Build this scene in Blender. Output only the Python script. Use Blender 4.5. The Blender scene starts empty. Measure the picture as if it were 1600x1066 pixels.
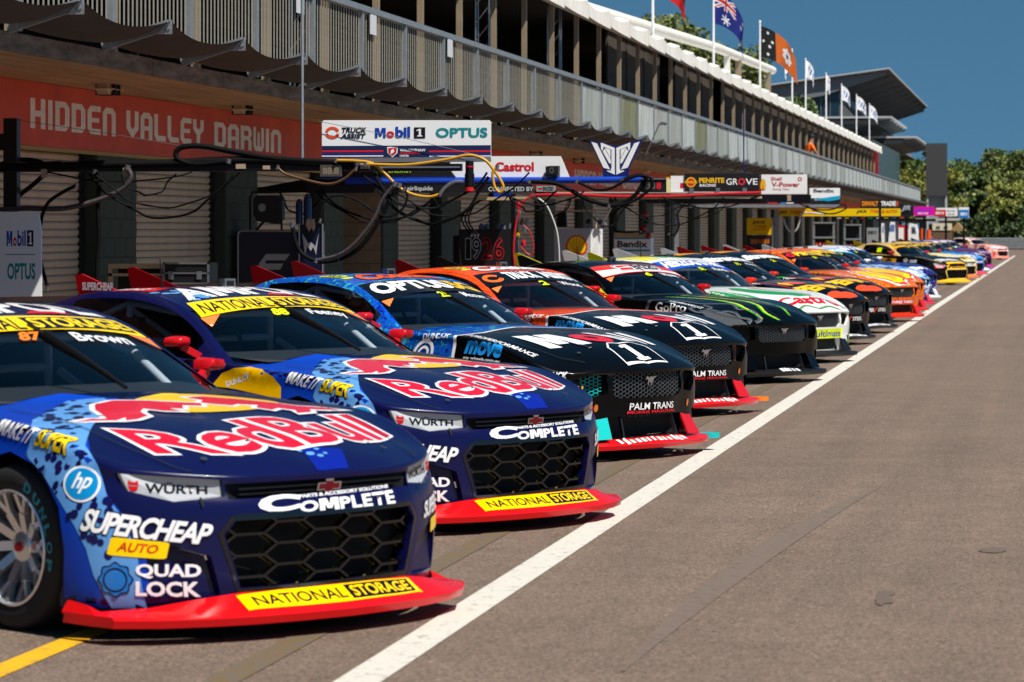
import bpy, bmesh, math, random
import numpy as np
from mathutils import Vector, Matrix
from mathutils.bvhtree import BVHTree
R = math.radians
scene = bpy.context.scene
COL = scene.collection
random.seed(7)
rng = np.random.default_rng(11)

# ---------------------------------------------------------------- camera, sky, sun, exposure
CAM_H, YAW = 1.664, math.atan(843 / 5000)
cam_data = bpy.data.cameras.new('camera')
cam = bpy.data.objects.new('camera', cam_data)
COL.objects.link(cam)
cam.location = (0, 0, CAM_H)
cam.rotation_euler = (R(90), 0, YAW)
cam_data.sensor_width = 36
cam_data.lens = 36 * 5000 / 1600
cam_data.shift_y = -(533 - 362.5) / 1600
cam_data.clip_start = 0.1
cam_data.clip_end = 3000
cam_data.dof.use_dof = True
cam_data.dof.focus_distance = 26
cam_data.dof.aperture_fstop = 6.3
scene.camera = cam

SUN_DIR = Vector((0.50, -0.42, 1.02)).normalized()      # towards the sun
world = bpy.data.worlds.new('World')
scene.world = world
world.use_nodes = True
wn = world.node_tree
bg = wn.nodes['Background']
sky = wn.nodes.new('ShaderNodeTexSky')
sky.sky_type = 'NISHITA'
sky.sun_disc = False
sky.sun_elevation = math.asin(SUN_DIR.z)
sky.sun_rotation = math.atan2(SUN_DIR.x, SUN_DIR.y)
sky.air_density = 1.0
sky.dust_density = 0.0
sky.ozone_density = 0.7
# the sky is read a little above the true horizon: no pale haze band lies over this clear tropical horizon
tco = wn.nodes.new('ShaderNodeTexCoord'); sxyz = wn.nodes.new('ShaderNodeVectorMath'); sxyz.operation = 'ADD'
sxyz.inputs[1].default_value = (0, 0, .26)
snrm = wn.nodes.new('ShaderNodeVectorMath'); snrm.operation = 'NORMALIZE'
wn.links.new(tco.outputs['Generated'], sxyz.inputs[0]); wn.links.new(sxyz.outputs[0], snrm.inputs[0]); wn.links.new(snrm.outputs[0], sky.inputs['Vector'])
hsv = wn.nodes.new('ShaderNodeHueSaturation'); hsv.inputs['Hue'].default_value = .485; hsv.inputs['Saturation'].default_value = 1.32; hsv.inputs['Value'].default_value = 1.15
wn.links.new(sky.outputs[0], hsv.inputs['Color']); wn.links.new(hsv.outputs[0], bg.inputs[0])
bg.inputs[1].default_value = 0.05
sun_d = bpy.data.lights.new('sun', 'SUN')
sun_d.energy = 5.0
sun_d.angle = R(0.53)
sun_d.color = (1.0, 0.945, 0.86)
sun = bpy.data.objects.new('sun', sun_d)
COL.objects.link(sun)
sun.location = (30, -30, 60)
sun.rotation_euler = SUN_DIR.to_track_quat('Z', 'Y').to_euler()
scene.view_settings.view_transform = 'Standard'
scene.view_settings.look = 'None'
scene.view_settings.exposure = 0.32
scene.view_settings.gamma = 1.0
scene.view_settings.use_curve_mapping = False
scene.cycles.max_bounces = 6
scene.cycles.transparent_max_bounces = 12

# ---------------------------------------------------------------- materials
MATS = {}
def srgb(h):
    if isinstance(h, str):
        c = [int(h[i:i + 2], 16) / 255 for i in (0, 2, 4)]
        return tuple(x / 12.92 if x <= .04045 else ((x + .055) / 1.055) ** 2.4 for x in c)
    return tuple(h[:3])
def mat(name, color=(.5, .5, .5), rough=.5, metal=0., coat=0., noise=None, bump=None, spec=.5, coords='Object'):
    """noise=(scale, amount, stretch xyz) varies value; bump=(scale, strength, distance)"""
    if name in MATS:
        return MATS[name]
    m = bpy.data.materials.new(name)
    m.use_nodes = True
    nt = m.node_tree
    b = nt.nodes['Principled BSDF']
    col = srgb(color)
    b.inputs['Base Color'].default_value = (*col, 1)
    b.inputs['Roughness'].default_value = rough
    b.inputs['Metallic'].default_value = metal
    b.inputs['Coat Weight'].default_value = coat
    b.inputs['Coat Roughness'].default_value = .03
    b.inputs['Specular IOR Level'].default_value = spec
    tc = None
    if noise or bump:
        tc = nt.nodes.new('ShaderNodeTexCoord')
    if noise:
        sc, amt = noise[0], noise[1]
        st = noise[2] if len(noise) > 2 else (1, 1, 1)
        mp = nt.nodes.new('ShaderNodeMapping')
        mp.inputs['Scale'].default_value = st
        nt.links.new(tc.outputs[coords], mp.inputs[0])
        n = nt.nodes.new('ShaderNodeTexNoise')
        n.inputs['Scale'].default_value = sc
        n.inputs['Detail'].default_value = 6
        n.inputs['Roughness'].default_value = .65
        nt.links.new(mp.outputs[0], n.inputs['Vector'])
        mr = nt.nodes.new('ShaderNodeMapRange')
        mr.inputs[1].default_value = .3; mr.inputs[2].default_value = .7
        mr.inputs[3].default_value = 1 - amt; mr.inputs[4].default_value = 1 + amt
        nt.links.new(n.outputs[0], mr.inputs[0])
        mx = nt.nodes.new('ShaderNodeVectorMath'); mx.operation = 'SCALE'
        mx.inputs[0].default_value = col
        nt.links.new(mr.outputs[0], mx.inputs['Scale'])
        nt.links.new(mx.outputs[0], b.inputs['Base Color'])
    if bump:
        n2 = nt.nodes.new('ShaderNodeTexNoise')
        n2.inputs['Scale'].default_value = bump[0]
        n2.inputs['Detail'].default_value = 4
        nt.links.new(tc.outputs[coords], n2.inputs['Vector'])
        bp = nt.nodes.new('ShaderNodeBump')
        bp.inputs['Strength'].default_value = bump[1]
        bp.inputs['Distance'].default_value = bump[2]
        nt.links.new(n2.outputs[0], bp.inputs['Height'])
        nt.links.new(bp.outputs[0], b.inputs['Normal'])
    MATS[name] = m
    return m
def vinyl(hexcol, rough=.24):
    return mat('vinyl_' + hexcol, hexcol, rough, coat=.10, spec=.25)

# ---------------------------------------------------------------- object helpers
def tag(o, label=None, cat=None, group=None, kind=None):
    if label: o['label'] = label
    if cat: o['category'] = cat
    if group: o['group'] = group
    if kind: o['kind'] = kind
    return o
def empty(name, loc=(0, 0, 0), rz=0, label=None, cat=None, group=None, kind=None):
    o = bpy.data.objects.new(name, None)
    COL.objects.link(o)
    o.location = loc
    o.rotation_euler = (0, 0, rz)
    o.empty_display_size = .2
    return tag(o, label, cat, group, kind)
def mesh_obj(name, me, parent=None, mats=None):
    o = bpy.data.objects.new(name, me)
    COL.objects.link(o)
    if parent: o.parent = parent
    return o
def place(me, name, parent, m):
    """object on shared mesh data, with its own material"""
    o = mesh_obj(name, me, parent)
    if not me.materials: me.materials.append(None)
    for i, mm in enumerate(m if isinstance(m, (list, tuple)) else [m]):
        o.material_slots[i].link = 'OBJECT'
        o.material_slots[i].material = mm
    return o
class MB:
    """collects shapes into one mesh"""
    def __init__(s):
        s.v = []; s.f = []; s.mi = []
    def add(s, verts, faces, mi=0):
        o = len(s.v)
        s.v += [tuple(v) for v in verts]
        s.f += [tuple(i + o for i in f) for f in faces]
        s.mi += [mi] * len(faces)
        return s
    def box(s, a, b, mi=0):
        (x0, y0, z0), (x1, y1, z1) = a, b
        x0, x1 = sorted((x0, x1)); y0, y1 = sorted((y0, y1)); z0, z1 = sorted((z0, z1))
        return s.add([(x0, y0, z0), (x1, y0, z0), (x1, y1, z0), (x0, y1, z0), (x0, y0, z1), (x1, y0, z1), (x1, y1, z1), (x0, y1, z1)],
                     [(0, 3, 2, 1), (4, 5, 6, 7), (0, 1, 5, 4), (1, 2, 6, 5), (2, 3, 7, 6), (3, 0, 4, 7)], mi)
    def bar(s, p, q, w, h, mi=0, up=(0, 0, 1)):
        p, q = Vector(p), Vector(q); d = (q - p).normalized()
        up = Vector(up)
        if abs(d.dot(up)) > .99: up = Vector((1, 0, 0))
        r = d.cross(up).normalized() * w / 2; u = r.cross(d).normalized() * h / 2
        vs = [p - r - u, p + r - u, p + r + u, p - r + u, q - r - u, q + r - u, q + r + u, q - r + u]
        return s.add(vs, [(3, 2, 1, 0), (4, 5, 6, 7), (0, 1, 5, 4), (1, 2, 6, 5), (2, 3, 7, 6), (3, 0, 4, 7)], mi)
    def tube(s, pts, r, n=8, mi=0, cap=True):
        pts = [Vector(p) for p in pts]
        rs = r if isinstance(r, (list, tuple)) else [r] * len(pts)
        rings = []; ref = None
        for i, p in enumerate(pts):
            d = (pts[min(i + 1, len(pts) - 1)] - pts[max(i - 1, 0)]).normalized()
            if ref is None: ref = Vector((0, 0, 1)) if abs(d.z) < .9 else Vector((1, 0, 0))
            a = d.cross(ref).normalized(); b = a.cross(d).normalized(); ref = b
            rings.append([p + (a * math.cos(t) + b * math.sin(t)) * rs[i] for t in (2 * math.pi * k / n for k in range(n))])
        vs = [v for g in rings for v in g]
        fs = [(i * n + k, i * n + (k + 1) % n, (i + 1) * n + (k + 1) % n, (i + 1) * n + k) for i in range(len(pts) - 1) for k in range(n)]
        if cap: fs += [tuple(range(n - 1, -1, -1)), tuple(range((len(pts) - 1) * n, len(pts) * n))]
        return s.add(vs, fs, mi)
    def prism(s, poly, frame, d, mi=0):
        """poly 2D in (u,v); frame=(origin,U,V); extruded by d along U x V"""
        o, U, V = (Vector(t) for t in frame); N = U.cross(V).normalized()
        n = len(poly)
        vs = [o + U * p[0] + V * p[1] for p in poly] + [o + U * p[0] + V * p[1] + N * d for p in poly]
        return s.add(vs, [tuple(range(n - 1, -1, -1)), tuple(range(n, 2 * n))] + [(i, (i + 1) % n, (i + 1) % n + n, i + n) for i in range(n)], mi)
    def lathe(s, prof, c, axis, n=32, mi=0):
        """prof list of (radius, offset along axis)"""
        c = Vector(c); ax = Vector(axis).normalized()
        a = ax.orthogonal().normalized(); b = ax.cross(a)
        vs = []
        for r_, h_ in prof:
            vs += [c + ax * h_ + (a * math.cos(t) + b * math.sin(t)) * r_ for t in (2 * math.pi * k / n for k in range(n))]
        fs = [(i * n + k, (i + 1) * n + k, (i + 1) * n + (k + 1) % n, i * n + (k + 1) % n) for i in range(len(prof) - 1) for k in range(n)]
        return s.add(vs, fs, mi)
    def mesh(s, name, smooth=False):
        me = bpy.data.meshes.new(name)
        me.from_pydata(s.v, [], s.f)
        me.update()
        bm = bmesh.new(); bm.from_mesh(me); bmesh.ops.recalc_face_normals(bm, faces=bm.faces)
        bm.to_mesh(me); bm.free()
        if any(s.mi): me.polygons.foreach_set('material_index', s.mi)
        if smooth:
            me.polygons.foreach_set('use_smooth', [True] * len(me.polygons))
            me.set_sharp_from_angle(angle=R(smooth if smooth > 1 else 40))
        return me
    def build(s, name, mats, parent=None, smooth=False):
        me = s.mesh(name, smooth)
        for m in (mats if isinstance(mats, (list, tuple)) else [mats]): me.materials.append(m)
        return mesh_obj(name, me, parent)
def flatmesh(name, verts, faces, m, parent=None):
    me = bpy.data.meshes.new(name)
    me.from_pydata([tuple(v) for v in verts], [], faces); me.update()
    me.materials.append(m)
    return mesh_obj(name, me, parent)

# ---------------------------------------------------------------- flat shapes and lettering (2D)
FONT_CACHE = {}
def font_shape(text, bold, shear, spacing):
    cu = bpy.data.curves.new('t', 'FONT')
    cu.body = text; cu.size = 1; cu.offset = bold; cu.shear = shear; cu.space_character = spacing
    cu.resolution_u = 3; cu.fill_mode = 'BOTH'
    o = bpy.data.objects.new('t', cu); COL.objects.link(o)
    dg = bpy.context.evaluated_depsgraph_get(); dg.update()
    me = bpy.data.meshes.new_from_object(o.evaluated_get(dg))
    v = np.array([(p.co.x, p.co.y) for p in me.vertices]); f = [tuple(p.vertices) for p in me.polygons]
    bpy.data.objects.remove(o); bpy.data.curves.remove(cu); bpy.data.meshes.remove(me)
    return v, f
def glyphs(text, bold=0., shear=0., spacing=1., thin=12):
    """filled outline of text as (verts2d, faces) with its bounds; a bold M is drawn by hand, the thickened font one closes up"""
    key = (text, bold, shear, spacing)
    if key in FONT_CACHE: return FONT_CACHE[key]
    if 'M' in text and bold > .012:
        x, parts = 0., []
        for ch in text:
            if ch == ' ': x += .30; continue
            if ch == 'M':
                t = .15 + bold * 2.2; w = .80 + bold * 2
                P = np.array([(0, -bold), (0, .72 + bold), (t * 1.5, .72 + bold), (w / 2, .34), (w - t * 1.5, .72 + bold), (w, .72 + bold), (w, -bold), (w - t, -bold), (w - t, .44), (w / 2 + t * .45, .10), (w / 2 - t * .45, .10), (t, .44), (t, -bold)])
                P[:, 0] += P[:, 1] * shear; v, f = P, [(0, 1, 2, 11, 12), (2, 3, 9, 10, 11) if False else (2, 3, 10, 11), (3, 4, 8, 9), (3, 9, 10), (4, 5, 6, 7, 8)]
                wid = w
            else:
                v, f = font_shape(ch, bold, shear, 1.); v = v.copy(); l_ = font_shape(ch, bold, 0., 1.)[0] if shear else v
                v[:, 0] -= l_[:, 0].min(); wid = l_[:, 0].max() - l_[:, 0].min()
            parts.append((v + [x, 0], f)); x += wid + .055 * spacing
        v, f = merge(*parts)
    else:
        v, f = font_shape(text, bold, shear, spacing)
    FONT_CACHE[key] = (v, f, v.min(0), v.max(0))
    return FONT_CACHE[key]
def marks(n, seed):
    """a row of slanted bars: print too small or blurred to read"""
    rg = random.Random(seed); sh = []; x = 0.
    for k in range(n):
        w = rg.uniform(.45, .8) / n; sh.append(poly([(x, 0), (x + w, 0), (x + w + .02, 1), (x + .02, 1)])); x += 1.0 / n
    v, f = merge(*sh); v = v.copy(); v[:, 0] /= v[:, 0].max(); return v, f
def txt(text, bold=.0, shear=0., spacing=1., grow=0.):
    """unit-box lettering; grow>0 gives a fatter outline that keeps the base lettering's box"""
    if text[0] == '~': return marks(int(text[1:]), len(text))
    v, f, lo, hi = glyphs(text, bold, shear, spacing)
    if grow: v, f = glyphs(text, bold + grow, shear, spacing)[:2]
    return (v - lo) / (hi - lo), f
def poly(pts):
    return np.array(pts, float), [tuple(range(len(pts)))]
ONE = ([(0, .70), (0, .82), (.42, 1), (.78, 1), (.78, .14), (1, .14), (1, 0), (.12, 0), (.12, .14), (.40, .14), (.40, .80)])
def ellipse(cx, cy, rx, ry, n=28, rot=0.):
    t = np.arange(n) * 2 * np.pi / n
    x, y = rx * np.cos(t), ry * np.sin(t)
    c, s_ = math.cos(rot), math.sin(rot)
    return np.stack([cx + x * c - y * s_, cy + x * s_ + y * c], 1), [tuple(range(n))]
def merge(*shapes):
    vs, fs, o = [], [], 0
    for v, f in shapes:
        vs.append(v); fs += [tuple(i + o for i in g) for g in f]; o += len(v)
    return np.concatenate(vs), fs
def fit(shape, x0, y0, x1, y1):
    v, f = shape
    return v * [x1 - x0, y1 - y0] + [x0, y0], f
def rrect(x0, y0, x1, y1, r, n=4):
    pts = []
    for cx, cy, a0 in ((x1 - r, y1 - r, 0), (x0 + r, y1 - r, 90), (x0 + r, y0 + r, 180), (x1 - r, y0 + r, 270)):
        for k in range(n + 1):
            a = R(a0 + 90 * k / n); pts.append((cx + r * math.cos(a), cy + r * math.sin(a)))
    return poly(pts)
def stroke(pts, w, closed=False):
    """band of width w along a polyline"""
    P = np.array(pts, float); n = len(P); vs = []; 
    for i in range(n):
        a = P[(i - 1) % n] if (closed or i > 0) else P[i]; b = P[(i + 1) % n] if (closed or i < n - 1) else P[i]
        d = b - a; d /= (np.hypot(*d) + 1e-9); nn = np.array([-d[1], d[0]])
        k = 1.
        if closed or 0 < i < n - 1:
            d1 = P[i] - a; d1 /= np.hypot(*d1) + 1e-9
            k = 1 / max(.45, abs(d1 @ d))
        ww = w[i] if hasattr(w, '__len__') else w
        vs += [P[i] + nn * ww / 2 * k, P[i] - nn * ww / 2 * k]
    m = n if closed else n - 1
    return np.array(vs), [(2 * i, 2 * i + 1, (2 * i + 3) % (2 * n), (2 * i + 2) % (2 * n)) for i in range(m)]
def sign_face(shape, m, origin, U, V, off, parent, name='lettering'):
    """flat print on a flat board"""
    v, f = shape
    o, U, V = Vector(origin), Vector(U), Vector(V); N = U.normalized().cross(V.normalized())
    return flatmesh(name, [o + U * p[0] + V * p[1] + N * off for p in v], f, m, parent)

# ---------------------------------------------------------------- print wrapped on to a curved body
def wrap(shape, quad, view, bvh, off, step=.035):
    """shape in the unit box is stretched on the quad (4 corners bl, br, tr, tl in the plane of the view) and laid on the body.
    view = (U, V): the plane the quad is given in; laid along U x V"""
    v, f = shape
    q = np.array(quad, float)
    U, V = Vector(view[0]).normalized(), Vector(view[1]).normalized(); N = U.cross(V)
    # homography would be exact; bilinear is close enough for these near-parallelograms
    x, y = v[:, 0:1], v[:, 1:2]
    p = q[0] * (1 - x) * (1 - y) + q[1] * x * (1 - y) + q[2] * x * y + q[3] * (1 - x) * y
    bm = bmesh.new()
    bv = [bm.verts.new((a, b, 0)) for a, b in p]
    for g in f:
        try: bm.faces.new([bv[i] for i in g])
        except ValueError: pass
    lo, hi = p.min(0), p.max(0)
    bmesh.ops.triangulate(bm, faces=[fc for fc in bm.faces if len(fc.verts) > 4])
    for ax in (0, 1):
        c = math.floor(lo[ax] / step) * step + step
        while c < hi[ax]:
            co = (c, 0, 0) if ax == 0 else (0, c, 0); no = (1, 0, 0) if ax == 0 else (0, 1, 0)
            bmesh.ops.bisect_plane(bm, geom=bm.verts[:] + bm.edges[:] + bm.faces[:], plane_co=co, plane_no=no)
            c += step
    dead = []
    for w in bm.verts:
        o = U * w.co.x + V * w.co.y + N * 6
        h = bvh.ray_cast(o, -N)
        if h[0] is None: dead.append(w); continue
        nn = h[1] if h[1].dot(N) > 0 else -h[1]
        w.co = h[0] + nn * off
    if dead: bmesh.ops.delete(bm, geom=dead, context='VERTS')
    # drop faces stretched over an edge of the body
    bad = [e for e in bm.edges if e.calc_length() > step * 3.2]
    if bad: bmesh.ops.delete(bm, geom=bad, context='EDGES')
    me = bpy.data.meshes.new('lettering')
    bm.to_mesh(me); bm.free()
    me.polygons.foreach_set('use_smooth', [True] * len(me.polygons))
    return me

# ---------------------------------------------------------------- race car bodies
def crom(P, sub):
    """Catmull-Rom through control rows (axis 0)"""
    P = np.asarray(P, float); n = len(P)
    out = []
    for i in range(n - 1):
        p0 = P[i - 1] if i > 0 else 2 * P[0] - P[1]
        p1, p2 = P[i], P[i + 1]
        p3 = P[i + 2] if i + 2 < n else 2 * P[-1] - P[-2]
        for k in range(sub):
            t = k / sub
            out.append(.5 * ((2 * p1) + (-p0 + p2) * t + (2 * p0 - 5 * p1 + 4 * p2 - p3) * t * t + (-p0 + 3 * p1 - 3 * p2 + p3) * t ** 3))
    out.append(P[-1])
    return np.array(out)
def bm_grid(bm, G):
    vs = [[bm.verts.new(tuple(p)) for p in row] for row in G]
    for i in range(len(G) - 1):
        for j in range(len(G[0]) - 1):
            q = [vs[i][j], vs[i + 1][j], vs[i + 1][j + 1], vs[i][j + 1]]
            try: bm.faces.new(q)
            except ValueError: pass
    return vs
def cut_convex(bm, pts2, ax, sel, depth, ndir):
    """cut a convex opening. pts2: polygon in the two axes ax; sel(face centre)->bool; the rim is drawn in by depth along ndir"""
    P = np.array(pts2, float); c = P.mean(0)
    lo, hi = P.min(0) - .08, P.max(0) + .08
    n = len(P)
    for i in range(n):
        a, b = P[i], P[(i + 1) % n]
        d = b - a; nn = np.array([-d[1], d[0]])
        if nn @ (c - a) < 0: nn = -nn
        no = [0, 0, 0]; co = [0, 0, 0]
        no[ax[0]], no[ax[1]] = nn; co[ax[0]], co[ax[1]] = a
        fs = []
        for f in bm.faces:
            m = f.calc_center_median()
            if sel(m) and lo[0] <= m[ax[0]] <= hi[0] and lo[1] <= m[ax[1]] <= hi[1]: fs.append(f)
        g = list({v for f in fs for v in f.verts}) + list({e for f in fs for e in f.edges}) + fs
        bmesh.ops.bisect_plane(bm, geom=g, plane_co=co, plane_no=Vector(no).normalized(), dist=1e-5)
    def inside(m):
        p = np.array([m[ax[0]], m[ax[1]]])
        s = 0
        for i in range(n):
            a, b = P[i], P[(i + 1) % n]; d = b - a
            cr = d[0] * (p - a)[1] - d[1] * (p - a)[0]
            if s == 0: s = np.sign(cr)
            elif np.sign(cr) != s: return False
        return True
    kill = [f for f in bm.faces if sel(f.calc_center_median()) and inside(f.calc_center_median())]
    if not kill: return
    ke = set(kill)
    rim = [e for e in {e for f in kill for e in f.edges} if any(f not in ke for f in e.link_faces)]
    bmesh.ops.delete(bm, geom=kill, context='FACES')
    rim = [e for e in rim if e.is_valid]
    r = bmesh.ops.extrude_edge_only(bm, edges=rim)
    nv = [v for v in r['geom'] if isinstance(v, bmesh.types.BMVert)]
    bmesh.ops.translate(bm, vec=Vector(ndir) * depth, verts=nv)

# per body: stations from nose centre round the flank to the tail: mid (x,b), shoulder (x,b,z), centre line (x,z)
CAMARO = dict(
    st=[((-.185, 0), (-.205, 0, .655), (-.205, .655)), ((-.195, .22), (-.215, .22, .656), (-.30, .70)), ((-.235, .45), (-.25, .45, .660), (-.42, .745)),
        ((-.31, .62), (-.335, .62, .672), (-.55, .785)), ((-.40, .76), (-.43, .76, .688), (-.68, .81)), ((-.49, .87), (-.52, .85, .705), (-.80, .83)),
        ((-.59, .945), (-.63, .90, .738), (-.92, .85)), ((-.72, .98), (-.76, .925, .785), (-1.03, .865)), ((-.90, .985), (-.92, .935, .83), (-1.15, .88)),
        ((-1.13, .985), (-1.13, .93, .86), (-1.3, .90)), ((-1.4, .975), (-1.4, .915, .87), (-1.5, .925)), ((-1.62, .95), (-1.62, .89, .885), (-1.67, .94)),
        ((-1.85, .935), (-1.85, .87, .905), (-1.95, .93)), ((-2.4, .93), (-2.4, .85, .925), (-2.4, .94)), ((-3.0, .94), (-3.0, .86, .94), (-3.0, .95)),
        ((-3.5, .965), (-3.5, .90, .96), (-3.5, .97)), ((-3.95, .985), (-3.95, .91, .97), (-3.95, .99)), ((-4.3, .975), (-4.3, .89, .985), (-4.3, 1.0)),
        ((-4.6, .93), (-4.58, .84, .99), (-4.5, 1.0)), ((-4.78, .80), (-4.72, .72, .985), (-4.62, 1.0)), ((-4.83, .4), (-4.78, .4, .98), (-4.72, .99)),
        ((-4.84, 0), (-4.79, 0, .98), (-4.79, .98))],
    hub=(-1.13, -3.95),
    # cabin rows: centre (x,z), pillar edge (x,b,z), belt (x,b,z)
    cab=[((-1.50, .925), (-1.86, .82, .90), (-1.88, .85, .895)), ((-1.80, 1.055), (-2.04, .765, 1.01), (-2.10, .85, .905)), ((-2.08, 1.16), (-2.22, .71, 1.12), (-2.35, .85, .915)),
         ((-2.25, 1.222), (-2.36, .685, 1.192), (-2.5, .85, .92)), ((-2.42, 1.270), (-2.54, .665, 1.248), (-2.67, .85, .925)), ((-2.75, 1.318), (-2.82, .655, 1.290), (-2.95, .85, .935)), ((-3.15, 1.322), (-3.2, .64, 1.290), (-3.27, .86, .945)),
         ((-3.5, 1.288), (-3.52, .61, 1.245), (-3.55, .87, .96)), ((-3.9, 1.18), (-3.95, .60, 1.13), (-3.95, .88, .97)), ((-4.4, .995), (-4.4, .66, .985), (-4.4, .86, .98))],
    scr=3, side=(1, 6))
MUSTANG = dict(
    st=[((-.135, 0), (-.108, 0, .662), (-.108, .662)), ((-.15, .22), (-.125, .22, .661), (-.20, .712)), ((-.20, .42), (-.165, .42, .658), (-.30, .766)),
        ((-.245, .60), (-.215, .60, .652), (-.44, .832)), ((-.31, .745), (-.28, .725, .648), (-.60, .868)), ((-.40, .86), (-.375, .825, .660), (-.76, .888)),
        ((-.53, .95), (-.53, .91, .725), (-.90, .90)), ((-.69, .98), (-.70, .93, .795), (-1.02, .908)), ((-.88, .985), (-.90, .935, .855), (-1.15, .918)),
        ((-1.13, .985), (-1.13, .93, .892), (-1.3, .93)), ((-1.4, .975), (-1.4, .915, .905), (-1.5, .945)), ((-1.62, .95), (-1.62, .89, .91), (-1.67, .95)),
        ((-1.85, .935), (-1.85, .87, .915), (-1.95, .95)), ((-2.4, .93), (-2.4, .85, .925), (-2.4, .94)), ((-3.0, .94), (-3.0, .86, .94), (-3.0, .95)),
        ((-3.5, .965), (-3.5, .90, .96), (-3.5, .97)), ((-3.95, .985), (-3.95, .91, .97), (-3.95, .99)), ((-4.3, .975), (-4.3, .89, .985), (-4.3, 1.0)),
        ((-4.6, .93), (-4.58, .84, .99), (-4.5, 1.0)), ((-4.78, .80), (-4.72, .72, .985), (-4.62, 1.0)), ((-4.83, .4), (-4.78, .4, .98), (-4.72, .99)),
        ((-4.84, 0), (-4.79, 0, .98), (-4.79, .98))],
    crown=.85,
    hub=(-1.13, -3.95),
    cab=[((-1.52, .935), (-1.88, .82, .905), (-1.90, .85, .90)), ((-1.82, 1.065), (-2.06, .765, 1.02), (-2.12, .85, .91)), ((-2.10, 1.175), (-2.24, .71, 1.13), (-2.37, .85, .92)),
         ((-2.27, 1.235), (-2.38, .67, 1.20), (-2.52, .85, .925)), ((-2.44, 1.283), (-2.55, .665, 1.258), (-2.68, .85, .93)), ((-2.77, 1.33), (-2.83, .655, 1.30), (-2.95, .85, .938)), ((-3.17, 1.332), (-3.22, .64, 1.298), (-3.28, .86, .948)),
         ((-3.52, 1.295), (-3.54, .62, 1.25), (-3.57, .88, .96)), ((-3.92, 1.15), (-3.97, .60, 1.10), (-3.95, .89, .97)), ((-4.42, .995), (-4.42, .68, .985), (-4.42, .87, .98))],
    scr=3, side=(1, 6))
#CARS_BEGIN
def shell_grid(spec):
    st = spec['st']; mids = np.array([s[0] for s in st]); n = len(st)
    rows = []
    for i, (m, sh, c) in enumerate(st):
        a = mids[max(i - 1, 0)]; b = mids[min(i + 1, n - 1)]
        if i == 0: a = b * [1, -1]
        if i == n - 1: b = a * [1, -1]
        d = b - a; d = d / np.hypot(*d); nn = np.array([d[1], -d[0]])
        if i in (0,): nn = np.array([1., 0.])
        if i == n - 1: nn = np.array([-1., 0.])
        front = max(0., 1 - i / 7)
        z0 = .13
        col = []
        for t, o in ((0, -.03), (.08, -.012), (.25, 0.), (.45, .004), (.62, .004), (.78, .002), (.90, -.006)):
            o = o + front * (.012 if t in (.62, .78) else (-.006 if t == .90 else 0))
            blend = max(0, (t - .45) / .55) ** 1.6
            x = m[0] * (1 - blend) + sh[0] * blend + nn[0] * o; y = m[1] * (1 - blend) + sh[1] * blend + nn[1] * o
            col.append((x, y, z0 + (sh[2] - z0) * t))
        col[0] = (col[0][0], col[0][1], z0)
        if 'crown' in spec:
            dz = .016 if i < 5 else (.016 if i > 18 else .05)
            col.append((sh[0] + (col[-1][0] - sh[0]) * .12, sh[1] + (col[-1][1] - sh[1]) * (.12 if i < 5 else .5), sh[2] - dz))
        col.append(sh)
        for k in (.08, .3, .55, .8, 1.):
            col.append((sh[0] + (c[0] - sh[0]) * k, sh[1] * (1 - k), sh[2] + (c[1] - sh[2]) * math.sin(k * math.pi / 2) ** spec.get('crown', 1.)))
        rows.append(col)
    A = np.array(rows)
    A = crom(A, 4)
    A = np.transpose(crom(np.transpose(A, (1, 0, 2)), 4), (1, 0, 2))
    A[:, :, 1] = np.maximum(A[:, :, 1], 0)
    return A
def cabin_grid(spec):
    rows = []
    for (xc, zc), (xe, ye, ze), (xb, yb, zb) in spec['cab']:
        row = [(xc + (xe - xc) * k ** 2.2, ye * k, zc + (ze - zc) * k ** 2.2) for k in (0, .25, .5, .75, .92, 1.)]
        for k in (.33, .66, 1.):
            row.append((xe + (xb - xe) * k, ye + (yb - ye) * k ** .85, ze + (zb - ze) * k))
        rows.append(row)
    A = crom(np.array(rows), 4)
    return np.transpose(crom(np.transpose(A, (1, 0, 2)), 3), (1, 0, 2))
def to_mesh(bm, name, sharp=38):
    bmesh.ops.remove_doubles(bm, verts=bm.verts, dist=2e-4)
    bmesh.ops.dissolve_degenerate(bm, edges=bm.edges, dist=1e-4)
    me = bpy.data.meshes.new(name)
    bm.to_mesh(me)
    me.polygons.foreach_set('use_smooth', [True] * len(me.polygons))
    me.set_sharp_from_angle(angle=R(sharp))
    me.materials.append(None)
    return me
def both(bm):
    g = bmesh.ops.duplicate(bm, geom=bm.verts[:] + bm.edges[:] + bm.faces[:])['geom']
    for v in g:
        if isinstance(v, bmesh.types.BMVert): v.co.y = -v.co.y
    bmesh.ops.reverse_faces(bm, faces=[f for f in g if isinstance(f, bmesh.types.BMFace)])
    bmesh.ops.remove_doubles(bm, verts=bm.verts, dist=2e-4)
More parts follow.
